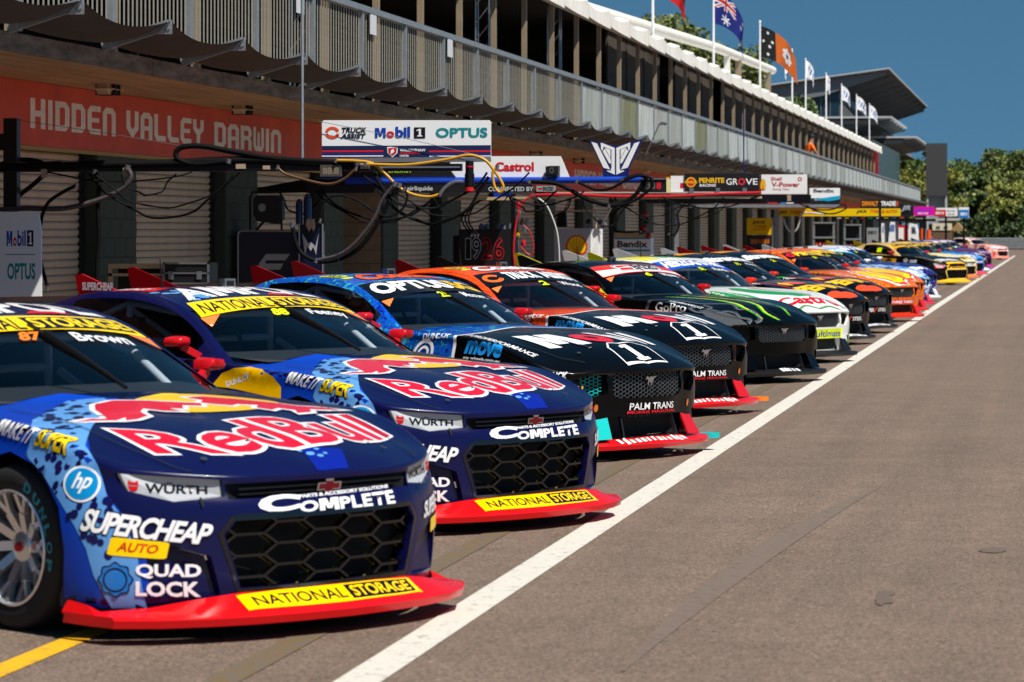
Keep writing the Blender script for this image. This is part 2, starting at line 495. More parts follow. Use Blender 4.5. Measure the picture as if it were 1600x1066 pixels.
def build_body(spec, kind):
    """returns meshes of the body and cabin of one car model and the surface the print is laid on"""
    out = {}
    bm = bmesh.new(); bm_grid(bm, shell_grid(spec)); both(bm)
    bmesh.ops.recalc_face_normals(bm, faces=bm.faces)
    if sum(f.normal.z for f in bm.faces if f.calc_center_median().z > .8) < 0: bmesh.ops.reverse_faces(bm, faces=bm.faces)
    # the print is laid on the uncut skin
    skin_v = [v.co.copy() for v in bm.verts]; bm.verts.index_update(); skin_f = [tuple(v.index for v in f.verts) for f in bm.faces]
    # opening below the cabin
    kill = [f for f in bm.faces if (m := f.calc_center_median()).z > .85 and abs(m.y) < .74 and -4.1 < m.x < -1.95]
    bmesh.ops.delete(bm, geom=kill, context='FACES')
    for h in spec['hub']:
        for s in (1, -1):
            pts = [(h + .405 * math.cos(a), .345 + .405 * math.sin(a)) for a in (2 * math.pi * k / 22 for k in range(22))]
            cut_convex(bm, pts, (0, 2), lambda m, s=s: m.y * s > .55 and m.z < .84, .10, (0, -s, 0))
    for op in spec['openings']:
        cut_convex(bm, op[0], (1, 2), lambda m: m.x > -.9, op[1], (-1, 0, 0))
    out['body'] = to_mesh(bm, 'body'); bm.free()
    G = cabin_grid(spec)
    nu, nv = G.shape[:2]
    scr = spec['scr'] * 4; s0, s1 = spec['side'][0] * 4 + 1, spec['side'][1] * 4 + 2
    bms = {k: bmesh.new() for k in ('roof', 'windscreen', 'side_window_l', 'side_window_r', 'rear_window')}
    for i in range(nu - 1):
        for j in range(nv - 1):
            q = [G[i, j], G[i + 1, j], G[i + 1, j + 1], G[i, j + 1]]
            k = 'roof'
            if j < 13 and i < scr: k = 'windscreen'
            elif j < 13 and i >= nu - 1 - 8: k = 'rear_window'
            elif 16 <= j < nv - 2 and s0 <= i < s1: k = 'side_window'
            for sg in (1, -1):
                b = bms[k if k != 'side_window' else ('side_window_l' if sg > 0 else 'side_window_r')]
                vs = [b.verts.new((p[0], p[1] * sg, p[2])) for p in (q if sg > 0 else q[::-1])]
                try: b.faces.new(vs)
                except ValueError: pass
    base = len(skin_v)
    for k, b in bms.items():
        bmesh.ops.remove_doubles(b, verts=b.verts, dist=2e-4)
        bmesh.ops.recalc_face_normals(b, faces=b.faces)
        if sum(f.normal.z for f in b.faces) < 0 and not k.startswith('side_window'): bmesh.ops.reverse_faces(b, faces=b.faces)
        b.verts.index_update()
        o = len(skin_v)
        skin_v += [v.co.copy() for v in b.verts]; skin_f += [tuple(v.index + o for v in f.verts) for f in b.faces]
        if k == 'windscreen':          # set the glass 6 mm into its frame
            for v in b.verts: v.co -= Vector((.6, 0, .8)) * .006
        out[k] = to_mesh(b, k); b.free()
    out['bvh'] = BVHTree.FromPolygons(skin_v, skin_f)
    return out

# openings in the nose: convex polygons in (y, z)
def mir(p): return [(-y, z) for y, z in p][::-1]
CAM_GRILLE = [(-.475, .492), (.475, .492), (.525, .43), (.45, .205), (-.45, .205), (-.525, .43)]
CAM_SLOT = [(-.505, .635), (.505, .635), (.50, .572), (-.50, .572)]
CAM_LAMP = [(.52, .652), (.868, .684), (.842, .612), (.70, .568), (.51, .585)]
CAM_DUCT = [(.575, .345), (.725, .395), (.83, .37), (.83, .185), (.53, .185)]
CAMARO['openings'] = [(CAM_GRILLE, .06), (CAM_SLOT, .05), (CAM_LAMP, .02), (mir(CAM_LAMP), .02), (CAM_DUCT, .03), (mir(CAM_DUCT), .03)]
MUS_TOP = [(-.40, .636), (.40, .636), (.415, .50), (.37, .455), (-.37, .455), (-.415, .50)]
MUS_LAMP = [(.455, .632), (.60, .626), (.73, .60), (.60, .47), (.455, .49)]
MUS_LOW = [(-.43, .322), (.43, .322), (.45, .17), (-.45, .17)]
MUS_DUCT = [(.66, .34), (.86, .36), (.87, .19), (.72, .19)]
MUSTANG['openings'] = [(MUS_TOP, .05), (MUS_LAMP, .04), (mir(MUS_LAMP), .04), (MUS_LOW, .09), (MUS_DUCT, .05), (mir(MUS_DUCT), .05)]
BODY = {'camaro': build_body(CAMARO, 'camaro'), 'mustang': build_body(MUSTANG, 'mustang')}
# ---- parts shared by the cars
def hexmesh(outline, cw, chh, x_of, bar, depth, metal_mi=0):
    """honeycomb of bars clipped to a convex outline in (y, z); chh = cell height"""
    P = np.array(outline, float)
    def inside(y, z):
        s = 0
        for i in range(len(P)):
            a, b = P[i], P[(i + 1) % len(P)]
            cr = (b[0] - a[0]) * (z - a[1]) - (b[1] - a[1]) * (y - a[0])
            if s == 0: s = np.sign(cr)
            elif np.sign(cr) != s: return False
        return True
    mb = MB(); lo, hi = P.min(0), P.max(0); seen = set()
    q = cw / 2; e = cw * .25
    nc = int((hi[0] - lo[0]) / (q + e) ) + 3; nr = int((hi[1] - lo[1]) / chh) + 3
    for i in range(-nc // 2 - 1, nc // 2 + 2):
        for j in range(-1, nr + 1):
            cy = (lo[0] + hi[0]) / 2 + i * (q + e); cz = lo[1] + j * chh + (chh / 2 if i % 2 else 0)
            c6 = [(cy - q, cz), (cy - e, cz + chh / 2), (cy + e, cz + chh / 2), (cy + q, cz), (cy + e, cz - chh / 2), (cy - e, cz - chh / 2)]
            for k in range(6):
                a, b = c6[k], c6[(k + 1) % 6]
                key = (round(min(a[0], b[0]), 3), round((a[1] + b[1]) / 2, 3), round((a[0] + b[0]) / 2, 3))
                if key in seen: continue
                seen.add(key)
                ia, ib = inside(*a), inside(*b)
                if not ia and not ib: continue
                if not (ia and ib):
                    if ib: a, b = b, a
                    l, h_ = 0., 1.
                    for _ in range(8):
                        m = (l + h_) / 2
                        if inside(a[0] + (b[0] - a[0]) * m, a[1] + (b[1] - a[1]) * m): l = m
                        else: h_ = m
                    b = (a[0] + (b[0] - a[0]) * l, a[1] + (b[1] - a[1]) * l)
                    if math.dist(a, b) < .004: continue
                mb.bar((x_of(a[0]), a[0], a[1]), (x_of(b[0]), b[0], b[1]), depth, bar, up=(0, 0, 1) if abs(a[1] - b[1]) < abs(a[0] - b[0]) * 3 else (0, 1, 0))
    return mb
M_BLACK = mat('black_plastic', '0b0b0d', .45)
M_GLOSSBLACK = mat('gloss_black', '060608', .12, coat=.6)
M_DARK = mat('cabin_black', '08080a', .8)
M_CARBON = mat('carbon_weave', '101114', .35, coat=.4, noise=(90, .35))
M_TYRE = mat('tyre_rubber', '17171a', .75, noise=(30, .25))
M_RIM = mat('polished_rim', 'e6e6e8', .22, metal=.75, coat=.3)
M_STEEL = mat('bare_steel', '9a9da0', .35, metal=.9)
M_CHROME = mat('chrome', 'd8dade', .1, metal=1.)
M_WHITE = vinyl('f2f2f4')
M_GLASS = bpy.data.materials.new('tinted_glass'); M_GLASS.use_nodes = True
def glass_nodes(m, tint, gloss_rough=.03):
    nt = m.node_tree; nt.nodes.clear()
    out = nt.nodes.new('ShaderNodeOutputMaterial'); mx = nt.nodes.new('ShaderNodeMixShader')
    tr = nt.nodes.new('ShaderNodeBsdfTransparent'); gl = nt.nodes.new('ShaderNodeBsdfGlossy'); fr = nt.nodes.new('ShaderNodeFresnel')
    fr.inputs[0].default_value = 1.55
    tr.inputs[0].default_value = (*tint, 1); gl.inputs['Roughness'].default_value = gloss_rough
    nt.links.new(fr.outputs[0], mx.inputs[0]); nt.links.new(tr.outputs[0], mx.inputs[1]); nt.links.new(gl.outputs[0], mx.inputs[2])
    nt.links.new(mx.outputs[0], out.inputs[0])
glass_nodes(M_GLASS, (.78, .86, .92))
MATS['glass'] = M_GLASS

def lip_mesh(front, rear, z_top, z_lip, z_bot):
    """splitter: front edge polyline [(x,y)] y>=0 and rear edge; sloped upper face"""
    mb = MB(); secs = []
    pts = [(f, r) for f, r in zip(front, rear)]
    full = [((f[0], -f[1]), (r[0], -r[1]), z) for (f, r), z in zip(pts[::-1], z_top[::-1])] + [(f, r, z) for (f, r), z in list(zip(pts, z_top))[1:]]
    n = len(full); vs = []
    for f, r, zt in full:
        d = .018
        vs += [(r[0], r[1], zt), (f[0] - d, f[1], z_lip + .004), (f[0], f[1], z_lip - .008), (f[0] - .01, f[1], z_bot), (r[0] - .02, r[1], z_bot)]
    fs = [(i * 5 + k, i * 5 + k + 1, (i + 1) * 5 + k + 1, (i + 1) * 5 + k) for i in range(n - 1) for k in range(4)]
    fs += [(i * 5 + 4, i * 5, (i + 1) * 5, (i + 1) * 5 + 4) for i in range(n - 1)]
    fs += [tuple(range(5)), tuple(range((n - 1) * 5 + 4, (n - 1) * 5 - 1, -1))]
    mb.add(vs, fs)
    return mb
SHARED = {}
SHARED['camaro_splitter'] = lip_mesh([(-.055, 0), (-.075, .25), (-.11, .47), (-.175, .66), (-.27, .84), (-.40, .975), (-.50, .985), (-.72, .985)],
    [(-.19, 0), (-.205, .25), (-.24, .46), (-.31, .63), (-.42, .78), (-.56, .93), (-.60, .955), (-.72, .965)], [.195, .195, .19, .17, .14, .125, .15, .165], .112, .072).mesh('splitter', 30)
SHARED['mustang_splitter'] = lip_mesh([(-.055, 0), (-.07, .25), (-.10, .47), (-.15, .66), (-.22, .82), (-.30, .93), (-.42, .99), (-.66, .985)],
    [(-.15, 0), (-.17, .25), (-.21, .46), (-.27, .63), (-.35, .78), (-.46, .91), (-.56, .945), (-.67, .965)], [.165, .16, .155, .15, .145, .14, .14, .15], .125, .085).mesh('splitter', 30)
mb = MB()
wl = [(-.34 + .085 * math.cos(a), .985 + .085 * math.sin(a)) for a in (2 * math.pi * k / 20 for k in range(20))]
for sg in (1, -1): mb.prism([(x, y * sg) for x, y in wl], ((0, 0, .10), (1, 0, 0), (0, 1, 0)), .035 )
SHARED['winglet'] = mb.mesh('winglet', 30)
SHARED['camaro_grille'] = hexmesh(CAM_GRILLE, .26, .088, lambda y: -.232 - .22 * y * y, .011, .035).mesh('grille')
SHARED['camaro_grille_rear'] = hexmesh([(y, z - .004) for y, z in CAM_GRILLE], .26, .088, lambda y: -.262 - .22 * y * y, .005, .01).mesh('grille')
mb = MB(); mb.add([(-.30 - .15 * y * y, y, z) for y, z in CAM_GRILLE], [tuple(range(len(CAM_GRILLE)))])
mb.box((-.30, -.50, .56), (-.29, .50, .64))
SHARED['camaro_backing'] = mb.mesh('backing')
mb = MB()
for z in (.59, .612): mb.bar((-.252, -.46, z), (-.225, 0, z), .02, .006); mb.bar((-.225, 0, z), (-.252, .46, z), .02, .006)
SHARED['camaro_slot'] = mb.mesh('upper_grille')
SHARED['mustang_grille'] = hexmesh(MUS_TOP, .046, .030, lambda y: -.165 - .22 * y * y, .0045, .012).mesh('grille')
mb = MB(); mb.add([(-.225 - .1 * y * y, y, z) for y, z in MUS_TOP], [tuple(range(len(MUS_TOP)))])
mb.add([(-.27, y, z) for y, z in MUS_LOW], [tuple(range(len(MUS_LOW)))])
for op in (MUS_LAMP, mir(MUS_LAMP)): mb.add([(-.30 - (abs(y) - .45) * .1, y, z) for y, z in op], [tuple(range(len(op)))])
for op in (MUS_DUCT, mir(MUS_DUCT)): mb.add([(-.46, y, z) for y, z in op], [tuple(range(len(op)))])
SHARED['mustang_backing'] = mb.mesh('backing')
for sg, nm in ((1, 'l'), (-1, 'r')):
    op = MUS_LAMP if sg > 0 else mir(MUS_LAMP)
    SHARED['mustang_lamp_' + nm] = hexmesh([(y, z) for y, z in op], .042, .026, lambda y: -.245 - .45 * (abs(y) - .45), .006, .01).mesh('headlight')
mb = MB()
for y in (-.30, .30): mb.bar((-.20, y, .325), (-.15, y * 1.06, .165), .012, .03)
SHARED['mustang_strut'] = mb.mesh('strut')
# body-coloured panels beside the low opening
def quadpanel(pts, t=.012):
    mb = MB(); a = [Vector(p) for p in pts]; n = (a[1] - a[0]).cross(a[2] - a[0]).normalized() * t
    return mb.add(a + [p - n for p in a], [(0, 1, 2, 3), (7, 6, 5, 4), (0, 4, 5, 1), (1, 5, 6, 2), (2, 6, 7, 3), (3, 7, 4, 0)])
for sg, nm in ((1, 'l'), (-1, 'r')):
    mb = MB()
    a = [(-.208, .438, .33), (-.14, .462, .165), (-.215, .70, .155), (-.255, .585, .34)]
    mb2 = quadpanel([(x, y * sg, z) for x, y, z in (a if sg > 0 else a[::-1])]); mb.add(mb2.v, mb2.f)
    SHARED['mustang_cheek_' + nm] = mb.mesh('cheek_panel')
# camaro headlamp panel
for sg, nm in ((1, 'l'), (-1, 'r')):
    lp = [(y * .985 + .006, z * .985 + .009) for y, z in CAM_LAMP]
    def xl(y): return -.262 - .02 - max(0, y - .45) ** 1.6 * .95
    vs = [(xl(y), y * sg, z) for y, z in lp] + [(xl(y) - .02, y * sg, z) for y, z in lp]
    n = len(lp); mb = MB().add(vs, [tuple(range(n)), tuple(range(2 * n - 1, n - 1, -1))] + [(i, i + n, (i + 1) % n + n, (i + 1) % n) for i in range(n)])
    SHARED['camaro_lamp_' + nm] = mb.mesh('headlight')
# ducts lining for the camaro
for nm, op in (('l', CAM_DUCT), ('r', mir(CAM_DUCT))):
    mb = MB(); vs = []
    for y, z in op:
        a = abs(y); x = -.262 - max(0, a - .45) ** 1.5 * .75
        vs.append((x - .03, y, z))
    mb.add(vs, [tuple(range(len(op)))])
    SHARED['camaro_duct_' + nm] = mb.mesh('brake_duct')
# wheels
def tyre_mesh():
    mb = MB()
    pr = [(.236, -.13), (.245, -.138), (.30, -.142), (.332, -.128), (.345, -.10), (.347, 0), (.345, .10), (.332, .128), (.30, .142), (.262, .140), (.245, .134), (.236, .122)]
    mb.lathe(pr, (0, 0, 0), (0, -1, 0), 48)
    return mb.mesh('tyre', 50)
def rim_mesh():
    mb = MB()
    mb.lathe([(.237, .118), (.246, .136), (.238, .142), (.229, .130), (.222, .10), (.215, -.12)], (0, 0, 0), (0, -1, 0), 48)
    mb.lathe([(.0, .085), (.03, .085), (.06, .078), (.075, .06), (.078, .03)], (0, 0, 0), (0, -1, 0), 24)
    for k in range(10):
        a = 2 * math.pi * k / 10
        def P(r, t, o): return (r * math.cos(t), -o, r * math.sin(t))
        mb.bar(P(.065, a, .062), P(.15, a + .05, .092), .040, .026, up=(0, 1, 0))
        mb.bar(P(.145, a + .05, .088), P(.230, a + .19, .122), .022, .02, up=(0, 1, 0))
        mb.bar(P(.145, a + .05, .088), P(.230, a - .11, .122), .022, .02, up=(0, 1, 0))
    return mb.mesh('rim', 35)
SHARED['tyre'] = tyre_mesh(); SHARED['rim'] = rim_mesh()
mb = MB().lathe([(0, .02), (.16, .02), (.165, .0), (.165, -.02)], (0, 0, 0), (0, -1, 0), 30); SHARED['disc'] = mb.mesh('brake_disc', 40)
mb = MB().lathe([(0, .105), (.013, .105), (.02, .098), (.022, .07)], (0, 0, 0), (0, -1, 0), 14); SHARED['nut'] = mb.mesh('wheel_nut', 40)
mb = MB()
for h in (-1.13, -3.95):
    for sg in (1, -1):
        vs = []; n = 18
        for k in range(n + 1):
            a = -.35 + (math.pi + .7) * k / n
            x, z = h + .42 * math.cos(a), .345 + .42 * math.sin(a)
            vs += [(x, sg * .90, z), (x, sg * .52, z)]
        mb.add(vs, [(2 * k, 2 * k + 1, 2 * k + 3, 2 * k + 2) for k in range(n)])
        mb.add([(h + .42 * math.cos(a), sg * .52, .345 + .42 * math.sin(a)) for a in (-.35 + (math.pi + .7) * k / n for k in range(n + 1))], [tuple(range(n + 1))])
mb.prism([(-4.7, -.80), (-.52, -.80), (-.30, -.50), (-.24, 0), (-.30, .50), (-.52, .80), (-4.7, .80)], ((0, 0, .086), (1, 0, 0), (0, 1, 0)), .02)
SHARED['liner'] = mb.mesh('wheel_arch_liner')
# cabin inside
mb = MB()
mb.box((-4.0, -.74, .45), (-1.9, .74, .46)); mb.box((-1.96, -.74, .46), (-1.92, .74, .93))
mb.add([(-1.62, -.72, .915), (-1.62, .72, .915), (-2.12, .74, .955), (-2.12, -.74, .955)], [(0, 1, 2, 3)])
mb.box((-2.14, -.74, .86), (-2.11, .74, .955)); mb.box((-4.05, -.74, .46), (-4.0, .74, .93))
SHARED['dash'] = mb.mesh('dashboard')
mb = MB()
t = .021
for sg in (1, -1):
    mb.tube([(-2.0, .66 * sg, .88), (-2.42, .60 * sg, 1.17), (-2.95, .585 * sg, 1.235)], t)
    mb.tube([(-2.95, .60 * sg, .5), (-2.95, .585 * sg, 1.235)], t)
    mb.tube([(-2.95, .585 * sg, 1.235), (-3.85, .55 * sg, .95)], t)
    mb.tube([(-2.05, .72 * sg, .72), (-2.95, .66 * sg, .78)], t); mb.tube([(-2.05, .72 * sg, .55), (-2.95, .66 * sg, .98)], t)
mb.tube([(-2.42, -.60, 1.17), (-2.42, .60, 1.17)], t); mb.tube([(-2.95, -.585, 1.235), (-2.95, .585, 1.235)], t)
mb.tube([(-2.95, -.585, 1.2), (-2.95, .6, .55)], t); mb.tube([(-2.95, -.6, 1.0), (-2.95, .6, 1.0)], t)
SHARED['cage'] = mb.mesh('roll_cage', 60)
mb = MB()
prof = [(-2.62, .50), (-2.60, .60), (-2.86, .64), (-2.98, .74), (-3.02, 1.0), (-3.04, 1.14), (-3.12, 1.14), (-3.16, .6), (-3.1, .5)]
mb.prism([(x, z) for x, z in prof], ((0, -.56, 0), (1, 0, 0), (0, 0, 1)), -.46)
for y in (-.56, -.14): mb.box((-3.06, y - (.05 if y < -.3 else 0), .92), (-2.84, y + (0 if y < -.3 else .05), 1.15)); 
SHARED['seat'] = mb.mesh('seat')
mb = MB()
mb.tube([(-2.40 + .04 * math.sin(a), -.33 + .14 * math.cos(a), .95 + .13 * math.sin(a)) for a in (2 * math.pi * k / 20 for k in range(21))], .014, 6)
mb.bar((-2.40, -.46, .95), (-2.40, -.20, .95), .03, .05)
SHARED['steering_wheel'] = mb.mesh('steering_wheel', 60)
# wing, mirrors, wiper and roof fittings
mb = MB()
for i, (x, z, tt) in enumerate(((-4.62, 1.08, .012),)):
    mb.prism([(-4.55, 1.185), (-4.62, 1.21), (-4.72, 1.215), (-4.86, 1.235), (-4.86, 1.225), (-4.72, 1.195), (-4.62, 1.185)], ((0, .70, 0), (1, 0, 0), (0, 0, 1)), 1.40)
for sg in (.35, -.35): mb.prism([(-4.45, .98), (-4.60, .98), (-4.68, 1.195), (-4.62, 1.195)], ((0, sg, 0), (1, 0, 0), (0, 0, 1)), .012)
SHARED['wing'] = mb.mesh('rear_wing', 30)
for sg, nm in ((1, 'l'), (-1, 'r')):
    mb = MB().prism([(-4.28, 1.20), (-4.38, 1.10), (-4.86, 1.08), (-4.95, 1.37), (-4.88, 1.38)], ((0, .71 * sg + .006, 0), (1, 0, 0), (0, 0, 1)), .014)
    SHARED['endplate_' + nm] = mb.mesh('wing_endplate')
for sg, nm in ((1, 'l'), (-1, 'r')):
    mb = MB()
    pr = [(.885, 1.005), (.93, .997), (1.0, 1.0), (1.01, 1.02), (.995, 1.05), (.92, 1.06), (.89, 1.045)]
    n = len(pr)
    ring = lambda x, k: [(x, (.94 + (y - .94) * k) * sg, 1.05 + (z - 1.05) * k) for y, z in pr]
    vs = ring(-2.07, .62) + ring(-2.085, .86) + ring(-2.12, 1) + ring(-2.19, 1)
    mb.add(vs, [tuple(range(n))] + [(r * n + i, r * n + (i + 1) % n, (r + 1) * n + (i + 1) % n, (r + 1) * n + i) for r in range(3) for i in range(n)] + [tuple(range(4 * n - 1, 3 * n - 1, -1))])
    mb.bar((-2.08, .80 * sg, .93), (-2.13, .92 * sg, 1.0), .03, .04)
    SHARED['mirror_' + nm] = mb.mesh('mirror', 60)
mb = MB(); mb.tube([(-1.60, .02, .965), (-1.9, .0, 1.10), (-2.16, -.015, 1.205)], .009, 6)
mb.bar((-1.72, .012, 1.01), (-2.27, -.03, 1.228), .02, .03)
SHARED['wiper'] = mb.mesh('wiper')
mb = MB(); mb.tube([(-3.0, -.28, 1.31), (-3.0, -.28, 1.36), (-3.02, -.28, 1.50)], [.012, .006, .003], 6)
SHARED['aerial'] = mb.mesh('aerial')
mb = MB(); mb.box((-2.86, .06, 1.315), (-2.80, .15, 1.375)); SHARED['pod'] = mb.mesh('camera_pod')
mb = MB(); mb.box((-2.805, .075, 1.33), (-2.796, .135, 1.362)); SHARED['lens'] = mb.mesh('camera_lens')
bow = [(-.052, .011), (-.016, .011), (-.016, .021), (.02, .021), (.02, .011), (.056, .011), (.050, -.011), (.014, -.011), (.014, -.021), (-.022, -.021), (-.022, -.011), (-.058, -.011)]
mb = MB().prism(bow, ((-.208, 0, .603), (0, 1, 0), (0, 0, 1)), .008); SHARED['badge_bow'] = mb.mesh('badge')
mb = MB().prism([(x * 1.2, y * 1.45) for x, y in bow], ((-.211, 0, .603), (0, 1, 0), (0, 0, 1)), .008); SHARED['badge_rim'] = mb.mesh('badge_rim')
pony = [(-.075, .012), (-.06, .03), (-.045, .033), (-.03, .022), (.0, .03), (.03, .026), (.05, .032), (.078, .03), (.055, .022), (.035, .012), (.03, -.004), (.012, -.016), (.002, -.04), (-.01, -.046), (-.004, -.02), (-.02, -.008), (-.035, -.022), (-.028, -.04), (-.038, -.038), (-.046, -.016), (-.038, .002), (-.05, .012), (-.062, .006)]
mb = MB().prism([(x * .88, y * .95) for x, y in pony], ((-.150, 0, .575), (0, 1, 0), (0, 0, 1)), .012); SHARED['badge_pony'] = mb.mesh('badge')
del mb

# ---------------------------------------------------------------- putting a car together
VIEWS = {}
for k, N in dict(top=(0, 0, 1), front=(1, 0, 0), corner=(.62, -.78, 0), side=(0, -1, 0), fender=(.35, -.75, .56), glass=(.6, 0, .8), lcorner=(.62, .78, 0), rail=(.1, -.75, .65), lside=(0, 1, 0)).items():
    N = Vector(N).normalized()
    if abs(N.z) > .95: VIEWS[k] = (Vector((0, 1, 0)), Vector((-1, 0, 0)))
    else:
        U = Vector((-N.y, N.x, 0)).normalized(); VIEWS[k] = (U, N.cross(U))
IDQ = [(0, 0), (1, 0), (1, 1), (0, 1)]
LIP_BVH = {}
for k in ('camaro', 'mustang'):
    me = SHARED[k + '_splitter']
    LIP_BVH[k] = BVHTree.FromPolygons([v.co.copy() for v in me.vertices], [tuple(p.vertices) for p in me.polygons])
def sk(root, model, shape, color, view, quad=None, layer=0, name='lettering', on='skin', m=None, step=.035):
    """sticker on the car; quad None: the shape is already in the coordinates of the view"""
    bvh = BODY[model]['bvh'] if on == 'skin' else LIP_BVH[model]
    me = wrap(shape, quad or IDQ, VIEWS[view], bvh, .0022 + .0013 * layer, step)
    me.name = name
    me.materials.append(m or vinyl(color))
    return mesh_obj(name, me, root)
def base_car(model, pose, label, body_m, roof_m=None, lip_m=None, winglet_m=None, lamp_m=None, mirror_m=None, end_m=None, end_r=None, cheek_m=None, bumper=None, seat_m=None, far=False, pod=True):
    B = BODY[model]; S = SHARED
    root = empty('race_car', (pose[0], pose[1], 0), -R(pose[2]), label, 'race car', 'race cars parked nose out along the pit lane')
    roof_m = roof_m or body_m; lip_m = lip_m or M_BLACK; mirror_m = mirror_m or body_m; end_m = end_m or M_CARBON
    place(B['body'], 'body', root, body_m); place(B['roof'], 'roof', root, roof_m)
    place(B['windscreen'], 'windscreen', root, M_GLASS); place(B['side_window_l'], 'side_window', root, M_GLASS); place(B['side_window_r'], 'side_window', root, M_GLASS); place(B['rear_window'], 'rear_window', root, M_GLASS)
    place(S[model + '_splitter'], 'splitter', root, lip_m)
    place(S[model + '_backing'], 'grille_backing', root, M_DARK)
    g = place(S[model + '_grille'], 'grille', root, M_GLOSSBLACK if model == 'camaro' else M_STEELDARK); g['kind'] = 'stuff'
    if model == 'camaro':
        place(S['camaro_slot'], 'upper_grille', root, M_BLACK)
        g2 = place(S['camaro_grille_rear'], 'grille_edge', root, mat('grille_edge_olive', '7d6c1c', .4)); g2['kind'] = 'stuff'
        for nm in 'lr': place(S['camaro_lamp_' + nm], 'headlight', root, lamp_m or mat('lamp_panel', 'b9bcc0', .3, coat=.5))
        for nm in 'lr': place(S['camaro_duct_' + nm], 'brake_duct', root, body_m)
        bd = place(S['badge_rim'], 'badge', root, M_CHROME); place(S['badge_bow'], 'badge_face', bd, vinyl('5c0a14'))
    else:
        for nm in 'lr':
            h = place(S['mustang_lamp_' + nm], 'headlight', root, lamp_m or M_STEELDARK); h['kind'] = 'stuff'
        place(S['mustang_strut'], 'strut', root, M_CARBON)
        place(S['mustang_cheek_l'], 'cheek_panel', root, cheek_m or body_m); place(S['mustang_cheek_r'], 'cheek_panel', root, winglet_m or cheek_m or body_m)
        place(S['badge_pony'], 'badge', root, M_CHROME)
        if winglet_m: place(S['winglet'], 'winglet', root, winglet_m)
    place(S['liner'], 'wheel_arch_liner', root, M_DARK)
    for hx in (-1.13, -3.95):
        for sg in (-1, 1):
            w = empty('wheel', (hx, sg * .823, .347), 0 if sg < 0 else math.pi); w.parent = root
            place(S['tyre'], 'tyre', w, M_TYRE); place(S['rim'], 'rim', w, M_RIM)
            place(S['disc'], 'brake_disc', w, M_STEELDARK); place(S['nut'], 'wheel_nut', w, vinyl('c01018'))
    place(S['dash'], 'dashboard', root, mat('dash_grey', '26282c', .7))
    place(S['cage'], 'roll_cage', root, mat('cage_grey', 'd8dade', .4))
    place(S['seat'], 'seat', root, seat_m or mat('seat_dark', '1b1b20', .8))
    place(S['steering_wheel'], 'steering_wheel', root, M_BLACK)
    wg = place(S['wing'], 'rear_wing', root, M_CARBON); place(S['endplate_l'], 'wing_endplate', wg, end_m); place(S['endplate_r'], 'wing_endplate', wg, end_r or end_m)
    for nm in 'lr': place(S['mirror_' + nm], 'mirror', root, mirror_m)
    place(S['wiper'], 'wiper', root, M_BLACK)
    place(S['aerial'], 'aerial', root, M_BLACK)
    if pod:
        p_ = place(S['pod'], 'camera_pod', root, M_STEEL); place(S['lens'], 'camera_lens', p_, M_GLOSSBLACK)
    gapm = M_DARK
    hl = [(-.60, .30), (-.66, .42), (-.72, .75), (-.74, 1.15), (-.70, 1.50)] if model == 'camaro' else [(-.58, .30), (-.68, .48), (-.75, .75), (-.76, 1.15), (-.72, 1.50)]
    if not far:
        for sg in (1, -1):
            sk(root, model, stroke([(p[0] * sg, p[1]) for p in hl], .007), '', 'top', layer=6, name='shut_line', m=gapm)
            sk(root, model, ellipse(.50 * sg, .42, .014, .014, 12), '', 'top', layer=7, name='bonnet_pin', m=M_STEEL)
            sk(root, model, ellipse(.50 * sg, .42, .006, .006, 8), '', 'top', layer=8, name='bonnet_pin', m=M_DARK)
        sk(root, model, stroke([(-1.93, .88), (-1.95, .5), (-1.93, .2)], .006), '', 'side', layer=6, name='shut_line', m=gapm)
        for y_ in (-.30, .30): sk(root, model, poly([(y_ - .16, 1.36), (y_ + .16, 1.36), (y_ + .14, 1.42), (y_ - .14, 1.42)]), '', 'top', layer=0, name='bonnet_vent', m=gapm) if model == 'camaro' and False else None
    return root
M_STEELDARK = mat('grey_mesh_metal', '6b6e72', .35, metal=.7)

#LIV
def arcw(shape, x0, x1, base, top, lean=0.):
    """shape of the unit box between x0..x1 with curved base and top lines"""
    v, f = shape
    x = x0 + (x1 - x0) * v[:, 0]
    b = np.interp(x, *zip(*base)); t = np.interp(x, *zip(*top))
    return np.stack([x + lean * (v[:, 1] - .5), b + (t - b) * v[:, 1]], 1), f
def tyre_letters(root):
    """cyan maker's name round the front right tyre"""
    w = [c for c in root.children if c.name.startswith('wheel') and c.location.x > -2 and c.location.y < 0][0]
    word = 'DUNLOP'
    for s, a0 in ((0, R(62)),):
        for i, ch in enumerate(word):
            v, f = txt(ch, .03)
            a = a0 - i * R(14.5)
            vs = []
            for x, y in v:
                r = .268 + y * .040; t = a - (x - .5) * R(9.5)
                vs.append((r * math.cos(t), -.1455, r * math.sin(t)))
            flatmesh('lettering', vs, f, vinyl('1c8ea0'), w)
